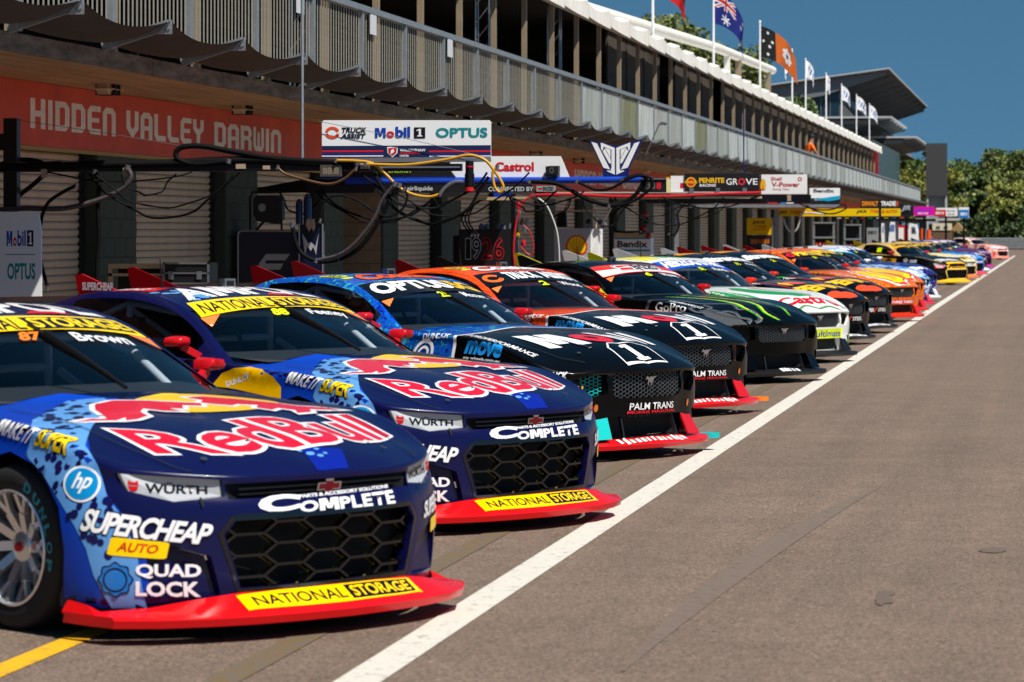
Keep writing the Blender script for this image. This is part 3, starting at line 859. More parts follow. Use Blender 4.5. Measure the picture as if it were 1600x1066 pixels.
def redbull_car(pose, label, number, driver, numcol, first):
    navy = mat('navy_wrap', '0c0e40', .26, coat=.12, spec=.25)
    red = vinyl('c4121c')
    r = base_car('camaro', pose, label, navy, navy, vinyl('d41016', .22), mirror_m=red, end_m=red, end_r=vinyl('24248c'))
    K = lambda *a, **k: sk(r, 'camaro', *a, **k)
    # bonnet
    blueL = vinyl('083cb0', .3); light = vinyl('5c98d8', .3); dark = vinyl('14124e')
    K(poly([(-.05, .226), (.125, .226), (.22, .375), (.03, .43)]), '', 'top', m=vinyl('0c1e8c'), name='graphic')
    for x, y, s in ((.03, .36, .016), (.06, .33, .012), (.09, .39, .010), (.0, .395, .01), (.10, .345, .009)): K(ellipse(x, y, s * 1.3, s, 12), '5f9fe0', 'top', layer=1, name='graphic')
    base = [(-.66, .575), (-.33, .40), (.05, .425), (.26, .445), (.6, .54), (.78, .66)]; top = [(-.66, .91), (-.4, .78), (-.2, .83), (0, .88), (.78, .93)]
    W = lambda g: arcw(txt('RedBull', .02, .0, .95, grow=g), -.63, .745, base, top)
    K(W(.038), 'f4f4f6', 'top', layer=1, step=.05); K(W(0.), 'd8102e', 'top', layer=2, step=.05)
    K(ellipse(.24, 1.30, .40, .24, 30, .12), 'f6c400', 'top', layer=1, name='graphic')
    bull = [(-.70, 1.03), (-.60, 1.06), (-.52, 1.04), (-.48, 1.12), (-.43, 1.24), (-.34, 1.36), (-.2, 1.42), (-.02, 1.38), (.10, 1.30), (.17, 1.26), (.13, 1.20), (.05, 1.24), (.0, 1.17), (-.07, 1.19), (-.06, 1.11), (-.14, 1.13), (-.20, 1.20), (-.27, 1.13), (-.30, 1.04), (-.40, .99), (-.46, .985), (-.42, 1.04), (-.5, 1.0), (-.62, 1.03)]
    bull2 = [(.18, 1.27), (.24, 1.33), (.22, 1.42), (.33, 1.44), (.45, 1.36), (.55, 1.24), (.62, 1.12), (.72, 1.08), (.80, 1.02), (.70, 1.02), (.62, 1.04), (.58, .98), (.48, .96), (.52, 1.02), (.47, 1.08), (.40, 1.04), (.36, 1.10), (.42, 1.16), (.33, 1.20), (.28, 1.17), (.22, 1.22)]
    for b in (bull, bull2):
        K(stroke(b, .05, True), 'f4f4f6', 'top', layer=2, name='graphic'); K(poly(b), 'd8102e', 'top', layer=3, name='graphic')
    # fender patches
    K(poly([(-1.60, 1.0), (-1.40, 1.06), (-1.28, .98), (-1.20, .62), (-1.06, .44), (-.96, .30), (-.9, .19), (-.79, .09), (-.72, -.02), (-.70, -.17), (-.80, -.21), (-.95, -.225), (-1.085, -.20), (-1.075, -.12), (-1.068, -.02), (-1.105, .13), (-1.235, .30), (-1.43, .405), (-1.63, .41), (-1.775, .325), (-1.84, .20), (-1.95, .30), (-1.95, .62), (-1.80, .80)]), '', 'fender', m=blueL, name='graphic')
    lt = [(-1.455, .73), (-1.53, .93), (-1.45, 1.04), (-1.30, .93), (-1.15, .60), (-1.04, .39), (-.93, .28), (-.874, .16), (-.80, .09), (-.751, -.024), (-.73, -.18), (-.863, -.205), (-.924, -.116), (-.956, -.029), (-1.014, .052), (-1.096, .145), (-1.22, .28), (-1.33, .368), (-1.30, .45), (-1.40, .58)]
    K(poly(lt), '', 'fender', layer=1, m=light, name='graphic')
    rr = random.Random(5)
    for k in range(190):
        if k < 90: x, y = rr.uniform(-1.28, -.85), rr.uniform(-.05, .36)
        else: x, y = rr.uniform(-1.52, -1.12), rr.uniform(.45, .95)
        ins = 0
        for (x1, y1), (x2, y2) in zip(lt, lt[1:] + lt[:1]):
            if (y1 > y) != (y2 > y) and x < (x2 - x1) * (y - y1) / (y2 - y1) + x1: ins ^= 1
        if not ins or math.hypot(x + 1.5, y - .45) < .06: continue
        s = rr.uniform(.007, .019)
        K(ellipse(x, y, s * 1.2, s, 10, rr.random()), '', 'fender', layer=2, m=dark, name='graphic')
    K(txt('MAKE IT', .035, .25, .85), 'f4f4f6', 'fender', [(-1.53, .50), (-1.315, .41), (-1.25, .455), (-1.51, .553)], 3)
    K(txt('SUPER', .05, .25, .85, grow=.03), '15124a', 'fender', [(-1.285, .40), (-1.09, .325), (-1.085, .435), (-1.255, .45)], 3)
    K(txt('SUPER', .035, .25, .85), 'ffd800', 'fender', [(-1.285, .40), (-1.09, .325), (-1.085, .435), (-1.255, .45)], 4)
    K(ellipse(-1.101, .637, .085, .073, 30), 'f4f4f6', 'corner', layer=3, name='graphic'); K(ellipse(-1.101, .637, .074, .063, 30), '0a8fd0', 'corner', layer=4, name='graphic')
    K(txt('hp', .02, .3), 'f4f4f6', 'corner', [(-1.15, .598), (-1.065, .598), (-1.045, .682), (-1.135, .682)], 5)
    q = [(-1.10, .452), (-.585, .390), (-.566, .475), (-1.08, .543)]
    K(txt('SUPERCHEAP', .032, .22, .9, grow=.05), '0c0b30', 'corner', q, 3); K(txt('SUPERCHEAP', .032, .22, .9), 'f4f4f6', 'corner', q, 4)
    K(fit(rrect(0, 0, 1, 1, .1), 0, 0, 1, 1), 'ffd400', 'corner', [(-.985, .357), (-.750, .337), (-.735, .405), (-.965, .430)], 3, name='graphic')
    K(txt('AUTO', .02, .15), 'd03010', 'corner', [(-.945, .373), (-.785, .36), (-.775, .395), (-.935, .412)], 4)
    gear = [(-.95 + (.068 + .006 * math.cos(8 * a)) * math.cos(a), .256 + (.068 + .006 * math.cos(8 * a)) * math.sin(a)) for a in (2 * math.pi * k / 40 for k in range(40))]
    K(poly(gear), '0c0b30', 'corner', layer=3, name='graphic')
    K(poly([(-.95 + (x + .95) * .9, .256 + (y - .256) * .9) for x, y in gear]), '2176c8', 'corner', layer=4, name='graphic')
    K(stroke([(-.95 + .046 * math.cos(t), .256 + .046 * math.sin(t)) for t in np.linspace(0, 2 * math.pi, 30)[:-1]], .006, True), '0c0b30', 'corner', layer=5, name='graphic')
    K(txt('QUAD', .035, 0, 1.0), 'f4f4f6', 'corner', [(-.869, .262), (-.617, .252), (-.616, .315), (-.868, .320)], 4)
    K(txt('LOCK', .035, 0, 1.0), 'f4f4f6', 'corner', [(-.871, .190), (-.619, .180), (-.622, .243), (-.869, .250)], 4)
    # nose
    K(txt('C', .05, 0), 'f6f6f8', 'front', [(-.388, .510), (-.185, .518), (-.165, .578), (-.375, .581)], 2)
    K(txt('OMPLETE', .035, 0, 1.), 'f6f6f8', 'front', [(-.185, .505), (.377, .507), (.366, .566), (-.18, .549)], 2)
    K(txt('PARTS & ACCESSORY SOLUTIONS', .03, 0, .95), 'e8e8ee', 'front', [(-.175, .561), (.345, .573), (.349, .587), (-.17, .574)], 2)
    lampv = VIEWS['corner']
    for nm, sg in (('r', -1), ('l', 1)):
        h = [c for c in r.children if c.name.startswith('headlight')][0 if nm == 'l' else 1]
        bv = BVHTree.FromPolygons([v.co.copy() for v in h.data.vertices], [tuple(p.vertices) for p in h.data.polygons])
        vw = 'corner' if nm == 'r' else 'lcorner'
        X = (lambda a: [(x, z) for x, z in a]) if nm == 'r' else (lambda a: [(-x2, z) for x2, z in [a[1], a[0], a[3], a[2]]])
        for shp, colr, qd in ((txt('WÜRTH', .03), '15151a', [(-.838, .603), (-.60, .594), (-.602, .633), (-.84, .652)]),
                              (merge(poly([(0, .55), (1, .55), (.9, 1), (.65, .8), (.35, .8), (.1, 1)]), poly([(.0, .45), (.15, .1), (.35, .0), (.5, .2), (.65, .0), (.85, .1), (1, .45)])), 'd01018', [(-.905, .612), (-.862, .610), (-.864, .655), (-.908, .66)])):
            me = wrap(shp, X(qd), VIEWS[vw], bv, .002); me.materials.append(vinyl(colr)); mesh_obj('lettering', me, h)
    ring = [(y * 1.03, .348 + (z - .348) * 1.05) for y, z in CAM_GRILLE]
    K(stroke(ring, .018, True), '', 'front', layer=1, name='grille_surround', m=M_GLOSSBLACK)
    # splitter banner
    lb = [(-.49, .150), (-.25, .112), (0, .092), (.25, .112), (.49, .150)]; lt_ = [(-.49, .232), (-.25, .198), (0, .184), (.25, .198), (.49, .232)]
    LQ = lambda shp, x0, x1, a_, b2: arcw(shp, x0, x1, [(x, y + (t_[1] - y) * a_) for (x, y), t_ in zip(lb, lt_)], [(x, y + (t_[1] - y) * b2) for (x, y), t_ in zip(lb, lt_)])
    grid = (np.array([(i / 12, j) for j in (0, 1) for i in range(13)], float), [(i, i + 1, i + 14, i + 13) for i in range(12)])
    K(LQ(grid, -.485, .485, 0, 1), 'ffd000', 'top', layer=0, on='lip', name='banner')
    K(LQ(txt('NATIONAL', .012), -.43, .03, .2, .8), '15151a', 'top', layer=1, on='lip')
    K(LQ(grid, .05, .445, .1, .92), '15151a', 'top', layer=1, on='lip', name='banner')
    K(LQ(txt('STORAGE', .02), .07, .425, .2, .82), 'ffd000', 'top', layer=2, on='lip')
    # roof and windscreen
    K(poly(IDQ), 'ffd800', 'glass', [(-.645, 2.50), (.655, 2.50), (.60, 2.70), (-.59, 2.70)], 0, name='banner')
    K(txt('NATIONAL', .012), '15151a', 'glass', [(-.60, 2.525), (-.06, 2.505), (-.04, 2.66), (-.555, 2.665)], 1)
    K(poly(IDQ), '15151a', 'glass', [(-.02, 2.505), (.62, 2.53), (.575, 2.675), (-.01, 2.665)], 1, name='banner')
    K(txt('STORAGE', .03), 'ffd800', 'glass', [(.0, 2.52), (.595, 2.545), (.56, 2.66), (.01, 2.65)], 2)
    K(txt('AMPOL', .04, .15, .95), 'f4f4f6', 'top', [(-.545, 2.47), (.60, 2.49), (.50, 2.86), (-.44, 2.84)], 1)
    K(poly([(.1, 2.46), (.38, 2.47), (.30, 2.52), (.16, 2.52)]), 'd8102e', 'top', layer=2, name='graphic')
    K(txt(number, .04, .1), numcol, 'glass', [(-.19, 2.385), (-.06, 2.375), (-.03, 2.475), (-.15, 2.48)], 1)
    K(txt(driver, .02), 'f0f0f2', 'glass', [(.12, 2.36), (.46, 2.35), (.46, 2.465), (.13, 2.46)], 1)
    for sg in (-1, 1): K(poly([(sg * .66, 2.49), (sg * .52, 2.49), (sg * .66, 2.38)]), 'f08040', 'glass', layer=1, name='graphic')
    # roof rail
    K(poly([(-3.36, .90), (-2.84, .88), (-2.92, 1.06), (-3.40, 1.08)]), 'd01828', 'rail', layer=0, name='graphic')
    K(txt('FEENEY' if number == '88' else 'BROWN', .03, .2), 'f4f4f6', 'rail', [(-3.20, .91), (-2.92, .90), (-2.93, .98), (-3.20, .99)], 2)
    K(poly(IDQ), '1c3c90', 'rail', [(-3.31, .91), (-3.22, .91), (-3.22, .98), (-3.31, .98)], 2, name='graphic')
    for k in range(26):
        x = rr.choice([rr.uniform(-2.84, -2.45), rr.uniform(-3.6, -3.38)]); y = rr.uniform(.84, .97) if x > -3 else rr.uniform(.92, 1.05)
        s = rr.uniform(.014, .03)
        K(ellipse(x, y, s * 1.2, s, 10, rr.random()), '5f9fe0', 'rail', layer=1, name='graphic')
    K(poly([(-1.90, .775), (-1.83, .85), (-1.72, .882), (-1.6, .89), (-1.48, .88), (-1.36, .845), (-1.29, .79), (-1.27, .72), (-1.45, .74), (-1.7, .765)]), 'f2b800', 'side', layer=2, name='graphic')
    K(txt('DUNLOP', .03, .2), 'f0f0f2', 'fender', [(-1.98, .60), (-1.80, .60), (-1.82, .635), (-2.0, .635)], 3)
    for k in range(16):
        s = rr.uniform(.016, .03); K(ellipse(rr.uniform(.94, 1.20), rr.uniform(.38, .70), s, s * 1.2, 10), '6fa8e0', 'lcorner', layer=1, name='graphic')
    K(txt('SUPERCHEAP', .032, .22, .9), 'f4f4f6', 'lcorner', [(.64, .42), (1.12, .46), (1.10, .545), (.64, .49)], 3)
    K(poly(IDQ), 'ffd400', 'lcorner', [(.76, .35), (.96, .37), (.96, .43), (.76, .41)], 3, name='graphic')
    for sg, nm in ((-1, 0),):
        e = txt('SUPERCHEAP', .04); 
        sign_face(fit(e, -4.87, 1.27, -4.56, 1.325), vinyl('f4f4f6'), (0, .70, 0), (1, 0, 0), (0, 0, 1), .0015, r)
        sign_face(fit(poly(IDQ), -4.82, 1.20, -4.64, 1.245), vinyl('ffd400'), (0, .70, 0), (1, 0, 0), (0, 0, 1), .0015, r, 'graphic')
    tyre_letters(r)
    return r
redbull_car((-2.809, 12.938, 35.6), 'navy race car with orange windscreen number and polished wheel in view, nearest in the row', '87', 'Brown', 'ff8020', True)
redbull_car((-2.687, 17.663, 31.86), 'navy race car with the yellow number 88 on its windscreen, second in the row', '88', 'Feeney', 'e8f000', False)

def pattern_mat(name, cols, scale=6., stretch=(1, 1, 1), const=False, rough=.24, detail=5, coat=.10, dist=0.):
    m = bpy.data.materials.new(name); m.use_nodes = True; nt = m.node_tree; b = nt.nodes['Principled BSDF']; L = nt.links.new
    tc = nt.nodes.new('ShaderNodeTexCoord'); mp = nt.nodes.new('ShaderNodeMapping'); mp.inputs['Scale'].default_value = stretch
    n = nt.nodes.new('ShaderNodeTexNoise'); n.inputs['Scale'].default_value = scale; n.inputs['Detail'].default_value = detail; n.inputs['Roughness'].default_value = .7; n.inputs['Distortion'].default_value = dist
    r = nt.nodes.new('ShaderNodeValToRGB'); r.color_ramp.interpolation = 'CONSTANT' if const else 'LINEAR'; e = r.color_ramp.elements
    k = len(cols); lo, hi = .34, .66
    for i, c in enumerate(cols):
        p = lo + (hi - lo) * i / max(1, k - 1) if not const else (0 if i == 0 else lo + (hi - lo) * i / k)
        q = e[i] if i < 2 else e.new(p); q.position = p; q.color = (*srgb(c), 1)
    L(tc.outputs['Object'], mp.inputs[0]); L(mp.outputs[0], n.inputs['Vector']); L(n.outputs[0], r.inputs[0]); L(r.outputs[0], b.inputs['Base Color'])
    b.inputs['Roughness'].default_value = rough; b.inputs['Coat Weight'].default_value = coat; b.inputs['Coat Roughness'].default_value = .08
    b.inputs['Specular IOR Level'].default_value = .16; b.inputs['Coat Roughness'].default_value = .03
    return m
def split_mat(name, front, back_mat_fn):
    """front colour ahead of a curved white pinstripe across the bonnet, the pattern behind it"""
    m = back_mat_fn(name); nt = m.node_tree; L = nt.links.new; b = nt.nodes['Principled BSDF']
    src = b.inputs['Base Color'].links[0].from_socket
    tc = nt.nodes.new('ShaderNodeTexCoord'); sx = nt.nodes.new('ShaderNodeSeparateXYZ'); L(tc.outputs['Object'], sx.inputs[0])
    def M(op, a, b_=None, clamp=False):
        n = nt.nodes.new('ShaderNodeMath'); n.operation = op; n.use_clamp = clamp
        for i, v in enumerate((a, b_)):
            if v is None: continue
            if isinstance(v, (int, float)): n.inputs[i].default_value = v
            else: L(v, n.inputs[i])
        return n.outputs[0]
    ay = M('ABSOLUTE', sx.outputs[1]); bulge = M('SUBTRACT', 1., M('DIVIDE', ay, .6), True)
    t = M('SUBTRACT', M('MULTIPLY', sx.outputs[0], -1.), M('MULTIPLY', bulge, .20))
    isback = M('GREATER_THAN', t, 1.255); isline = M('GREATER_THAN', t, 1.225)
    mx1 = nt.nodes.new('ShaderNodeMixRGB'); mx1.inputs[1].default_value = (*srgb(front), 1); mx1.inputs[2].default_value = (.85, .85, .86, 1); L(isline, mx1.inputs[0])
    mx2 = nt.nodes.new('ShaderNodeMixRGB'); L(mx1.outputs[0], mx2.inputs[1]); L(src, mx2.inputs[2]); L(isback, mx2.inputs[0])
    L(mx2.outputs[0], b.inputs['Base Color'])
    return m
GALAXY = lambda n: pattern_mat(n, ['061a66', '0b2fa8', '0a63c8', '0a2a80', '38b4d8', '101048'], 7., dist=1.2, detail=8)
def ORANGE(n):
    m = pattern_mat(n, ['e8481a', 'f0561c', 'e03c14'], 3.)
    nt = m.node_tree; b = nt.nodes['Principled BSDF']; src = b.inputs['Base Color'].links[0].from_socket
    w = nt.nodes.new('ShaderNodeTexBrick'); w.inputs['Scale'].default_value = 9; w.inputs['Mortar Size'].default_value = .014; w.inputs['Color1'].default_value = w.inputs['Color2'].default_value = (1, 1, 1, 1); w.inputs['Mortar'].default_value = (.30, .12, .08, 1)
    tc = nt.nodes.new('ShaderNodeTexCoord'); nt.links.new(tc.outputs['Object'], w.inputs['Vector'])
    mx = nt.nodes.new('ShaderNodeMixRGB'); mx.blend_type = 'MULTIPLY'; mx.inputs[0].default_value = 1; nt.links.new(src, mx.inputs[1]); nt.links.new(w.outputs[0], mx.inputs[2]); nt.links.new(mx.outputs[0], b.inputs['Base Color'])
    return m
BLK_PAINT = mat('black_wrap', '020304', .18, coat=.06, spec=.14)
WH, YL, BK = 'f4f4f6', 'ffd400', '0b0b0e'
class Car:
    def __init__(s, model, pose, label, *a, **k):
        s.model = model; s.root = base_car(model, pose, label, *a, **k)
    def K(s, shape, color, view, quad=None, layer=0, **k): return sk(s.root, s.model, shape, color, view, quad, layer, **k)
    def T(s, text, color, view, quad, layer=2, bold=.03, shear=0., sp=1., out=None, og=.045):
        if not text: return
        if out: s.K(txt(text, bold, shear, sp, grow=og), out, view, quad, layer)
        s.K(txt(text, bold, shear, sp), color, view, quad, layer + 1)
    def banner(s, col, text, tcol, bold=.03, lo=2.48, hi=2.76, **k):
        s.K(rrect(0, 0, 1, 1, .08), col, 'glass', [(-.685, lo - .01), (.685, lo - .01), (.625, hi), (-.625, hi)], 0, name='banner')
        for tt, tc_, x0, x1 in (text if isinstance(text, list) else [(text, tcol, .07, .93)]):
            w = lambda x, v: (-.66 + 1.32 * x) if v < 2.6 else (-.60 + 1.2 * x)
            s.T(tt, tc_, 'glass', [(w(x0, lo), lo + .05), (w(x1, lo), lo + .05), (w(x1, hi), hi - .03), (w(x0, hi), hi - .03)], 1, bold, **k)
        return s
    def ids(s, num, name, ncol='e0f000'):
        s.T(num, ncol, 'glass', [(-.12, 2.35), (.0, 2.35), (.02, 2.45), (-.09, 2.455)], 1, .04)
        if name: s.T(name, 'eeeef0', 'glass', [(.16, 2.35), (.46, 2.35), (.46, 2.44), (.17, 2.445)], 1, .02)
        for sg in (-1, 1): s.K(poly([(sg * .66, 2.45), (sg * .54, 2.45), (sg * .66, 2.36)]), 'f08040', 'glass', layer=1, name='graphic')
        return s
def wau(pose, label, pal, bannerk, num, name, roofcol, num_tex):
    hexm = vinyl(pal['tip'], .3)
    c = Car('mustang', pose, label, pal['body'], pal['roof'], vinyl('d8141c', .28), winglet_m=hexm, lamp_m=hexm, mirror_m=vinyl('c4121c'), cheek_m=vinyl('c81018', .3), end_m=vinyl('8c0c14'), seat_m=vinyl('d03a20'))
    pal['banner'](c); c.ids(num, name)
    c.T('Coates', roofcol, 'top', [(-.46, 2.56), (.48, 2.56), (.42, 2.80), (-.40, 2.80)], 1, .045, .15, .92, out='2a1230')
    base = [(-.63, .62), (-.30, .50), (0, .47), (.30, .50), (.68, .62)]; top = [(-.63, .98), (-.1, .90), (.2, .90), (.70, .98)]
    for ch, x0, x1, cl in (('M', -.60, -.25, WH), ('o', -.22, .08, 'e01020'), ('b', .12, .38, WH), ('i', .44, .53, WH), ('l', .60, .69, WH)):
        tp = .80 if ch == 'o' else 1.
        v, f = arcw(txt(ch, .05), x0, x1, base, [(x, b0 + (t0 - b0) * tp) for (x, t0), b0 in zip(top, [np.interp(x, *zip(*base)) for x, _ in top])])
        c.K((v, f), cl, 'top', layer=2, step=.06)
    c.K(stroke([(-.24, .175), (.24, .175), (.22, .37), (.13, .45), (-.13, .45), (-.22, .37)], .014, True), WH, 'top', layer=2, name='graphic')
    c.K(poly(ONE), WH, 'top', [(-.075, .205), (.085, .205), (.075, .42), (-.085, .42)], 3)
    for sg in (-1, 1): c.K(poly([(sg * .33, .42), (sg * .36, .42), (sg * .37, .60), (sg * .34, .60)]), '1c1e22', 'top', layer=2, name='graphic')
    c.T('FORDPERFORMANCE', WH, 'fender', [(-1.43, .56), (-.86, .325), (-.845, .375), (-1.42, .62)], 2, .015, .2)
    c.T('move', '1f90e0', 'fender', [(-1.427, .425), (-1.116, .325), (-1.095, .415), (-1.406, .51)], 2, .045, .15)
    c.T('my wheels.com.au', WH, 'fender', [(-1.43, .385), (-1.12, .290), (-1.115, .312), (-1.43, .41)], 2, .015, .15)
    c.T('TRUCK', WH, 'corner', [(-.888, .61), (-.728, .61), (-.718, .652), (-.888, .657)], 2, .04, .15)
    c.T('ASSIST', WH, 'corner', [(-.888, .563), (-.728, .563), (-.723, .602), (-.888, .603)], 2, .04, .15)
    c.K(stroke([(-.935 + .035 * math.cos(t), .61 + .035 * math.sin(t)) for t in np.linspace(.4, 5.8, 16)], .016), 'f06020', 'corner', layer=2, name='graphic')
    c.T('WINCH', 'f0a020', 'corner', [(-.83, .516), (-.61, .512), (-.608, .553), (-.83, .555)], 2, .04, .1)
    c.T('PALM TRANS', WH, 'front', [(-.25, .365), (.29, .362), (.28, .412), (-.25, .418)], 2, .012)
    c.T('MORRIS PERSONAL', 'e01828', 'front', [(-.27, .338), (.32, .336), (.318, .355), (-.27, .358)], 2, .02)
    for sg in (-1, 1): c.K(ellipse(sg * .55, .39, .018, .028, 14), 'd07030', 'front', layer=2, name='graphic')
    c.K(txt('~13', .03, .2), WH, 'top', [(-.40, .088), (.42, .088), (.42, .172), (-.40, .172)], 1, on='lip')
    c.K(txt('RT HEALTH', .02), BK, 'rail', [(-2.99, .90), (-2.82, .88), (-2.83, .95), (-2.99, .97)], 3)
    c.K(rrect(-3.02, .875, -2.80, .985, .05), 'e8e820', 'rail', layer=1, name='graphic'); c.K(ellipse(-2.75, .90, .03, .045, 14), 'e8e820', 'rail', layer=1, name='graphic')
    c.T('DUNLOP', WH, 'fender', [(-1.81, .63), (-1.55, .565), (-1.56, .61), (-1.81, .67)], 2, .03, .2)
    for r0, r1, cl in ((.075, .10, WH), (.035, .055, WH)):
        c.K(stroke([(-1.80 + (r0 + r1) / 2 * math.cos(t), .53 + (r0 + r1) / 2 * math.sin(t)) for t in np.linspace(0, 2 * math.pi, 25)[:-1]], r1 - r0, True), cl, 'fender', layer=2, name='graphic')
    c.K(stroke([(-1.98 + .055 * math.cos(t), .56 + .06 * math.sin(t)) for t in np.linspace(0, 2 * math.pi, 21)[:-1]], .014, True), 'f07020', 'fender', layer=2, name='graphic')
    return c
wau((-2.778, 23.264, 30.3), 'race car with marbled blue rear body, black bonnet and teal splitter tips', dict(tip='18b8b4', body=split_mat('galaxy_split', '040507', GALAXY), roof=GALAXY('galaxy_wrap'),
    banner=lambda c: c.banner(BK, [('OPTUS', WH, .03, .70), ('5G', 'f8c800', .71, .97)], WH, .05)), None, '25', 'Mostert', 'f05a1c', 0)
def tab(c):
    c.banner(BK, [('TRUCK', WH, .24, .56), ('ASSIST', WH, .60, .98)], WH, .045)
    c.K(stroke([(-.50 + .085 * math.cos(t), 2.615 + .065 * math.sin(t)) for t in np.linspace(.5, 6.0, 22)], .045), 'f06a1c', 'glass', layer=1, name='graphic')
wau((-2.953, 28.66, 34.7), 'race car with orange roof and rear body, black bonnet and orange splitter tips', dict(tip='f07a1c', body=split_mat('orange_split', '040507', ORANGE), roof=ORANGE('orange_wrap'), banner=tab), None, '2', 'Wood', WH, 1)
# black car with green claw marks
c = Car('mustang', (-2.775, 35.118, 34.9), 'matt black race car with lime green claw marks down its bonnet', BLK_PAINT, BLK_PAINT, M_BLACK, lamp_m=M_BLACK, mirror_m=vinyl('c4121c'), cheek_m=BLK_PAINT, end_m=M_BLACK, seat_m=vinyl('c03028'))
def claw(pts, w, col, col2, off=.02):
    n = len(pts); rg = random.Random(n * 7)
    P = [tuple(np.array(crom(np.array(pts, float), 6)[i])) for i in range(6 * (n - 1) + 1)]
    ww = [max(.006, w * math.sin(math.pi * (.05 + .93 * i / (len(P) - 1))) ** .6 * rg.uniform(.75, 1.2)) for i in range(len(P))]
    c.K(stroke(P, ww), col, 'top', layer=2, name='graphic'); c.K(stroke([(x + off, y) for x, y in P], [q * .5 for q in ww]), col2, 'top', layer=3, name='graphic')
claw([(-.52, 1.44), (-.42, 1.30), (-.25, 1.0), (-.26, .65), (-.34, .42), (-.33, .20)], .055, '3fae1c', 'd8f000')
claw([(-.20, 1.50), (.0, 1.2), (.03, .80), (-.06, .50), (-.17, .30), (-.10, .15)], .065, '3fae1c', 'd8f000')
claw([(.12, 1.45), (.32, 1.1), (.36, .75), (.26, .45), (.17, .22)], .040, '3fae1c', 'b8e000')
c.banner('d8281c', [], WH); c.K(poly([(-.66, 2.49), (.66, 2.49), (.64, 2.58), (.3, 2.54), (-.3, 2.60), (-.65, 2.64)]), 'f0f0f0', 'glass', layer=1, name='graphic')
c.K(rrect(-.36, 2.53, .40, 2.73, .05), 'f0f0f0', 'glass', layer=2, name='graphic'); c.K(stroke([tuple(p) for p in rrect(-.345, 2.545, .385, 2.715, .045)[0]], .012, True), BK, 'glass', layer=3, name='graphic')
c.T('ENZED', BK, 'glass', [(-.08, 2.56), (.34, 2.56), (.33, 2.70), (-.08, 2.70)], 3, .04); c.K(poly([(-.32, 2.63), (-.10, 2.66), (-.10, 2.69), (-.30, 2.69)]), 'e02020', 'glass', layer=3, name='graphic'); c.K(poly([(-.32, 2.56), (-.12, 2.56), (-.10, 2.62), (-.3, 2.62)]), 'e02020', 'glass', layer=3, name='graphic')
c.ids('6', 'Waters')
c.T('FORDPERFORMANCE', WH, 'fender', [(-1.36, .565), (-.95, .455), (-.94, .505), (-1.35, .615)], 2, .015, .2)
c.T('GoPro', 'e8e8ea', 'fender', [(-1.49, .455), (-1.09, .355), (-1.09, .45), (-1.49, .545)], 2, .01)
for i in range(4): c.K(poly([(-1.50 + i * .1, .40 - i * .025), (-1.42 + i * .1, .38 - i * .025), (-1.41 + i * .1, .435 - i * .025), (-1.49 + i * .1, .455 - i * .025)]), WH, 'fender', layer=2, name='graphic')
gw = [[(-1.62, .50), (-1.56, .60), (-1.35, .66), (-1.05, .62), (-.92, .66), (-.75, .72), (-.66, .66), (-.60, .58), (-.50, .60), (-.40, .55), (-.33, .45), (-.36, .38)], [(-.98, .58), (-.88, .54), (-.90, .46), (-.78, .44), (-.70, .50), (-.60, .48), (-.52, .40), (-.42, .40), (-.42, .33)], [(-1.02, .50), (-1.06, .42), (-.98, .36), (-.90, .38)]]
c.K(poly([(-.96, .40), (-.88, .50), (-.72, .48), (-.62, .44), (-.50, .36), (-.42, .30), (-.60, .22), (-.80, .25)]), '4a4c4e', 'fender', layer=1, name='graphic')
for g_ in gw: c.K(stroke(crom(np.array(g_), 5), .045), '3a3d42', 'fender', layer=2, name='graphic'); c.K(stroke(crom(np.array(g_), 5) + [.01, -.012], .018), '5a5d62', 'fender', layer=3, name='graphic')
for g_ in gw[:2]: c.K(stroke(np.array([(-y + .0, x) for x, y in [(p[0] + 1.0, p[1] - 1.1) for p in g_]]) * [1, .5] + [.1, .35], .03), '34373c', 'top', layer=1, name='graphic') if False else None
c.K(stroke(crom(np.array([(.50, .30), (.56, .45), (.66, .40), (.72, .26)]), 5), .06), '3a3d42', 'top', layer=2, name='graphic')
c.T('MCQUINN', 'e8e020', 'fender', [(-2.33, .93), (-2.10, .70), (-2.07, .73), (-2.30, .97)], 2, .03); c.T('Waters', WH, 'rail', [(-3.35, .93), (-3.12, .93), (-3.12, .99), (-3.35, 1.0)], 2, .02, .2)
c.K(ellipse(-.76, .24, .055, .055, 20), 'e8e8ea', 'corner', layer=2, name='graphic'); c.K(poly([(-.90, .16), (-.66, .17), (-.63, .33), (-.88, .33)]), 'd81c20', 'corner', layer=1, name='graphic'); c.K(ellipse(-.76, .24, .035, .035, 16), 'd81c20', 'corner', layer=3, name='graphic')
c.K(txt('~5', .04, .2), WH, 'top', [(-.10, .085), (.22, .085), (.22, .15), (-.10, .15)], 1, on='lip')
c.K(stroke([(-.5, 2.84), (0, 2.95), (.3, 2.86), (.5, 3.0)], .04), '60c020', 'top', layer=1, name='graphic')
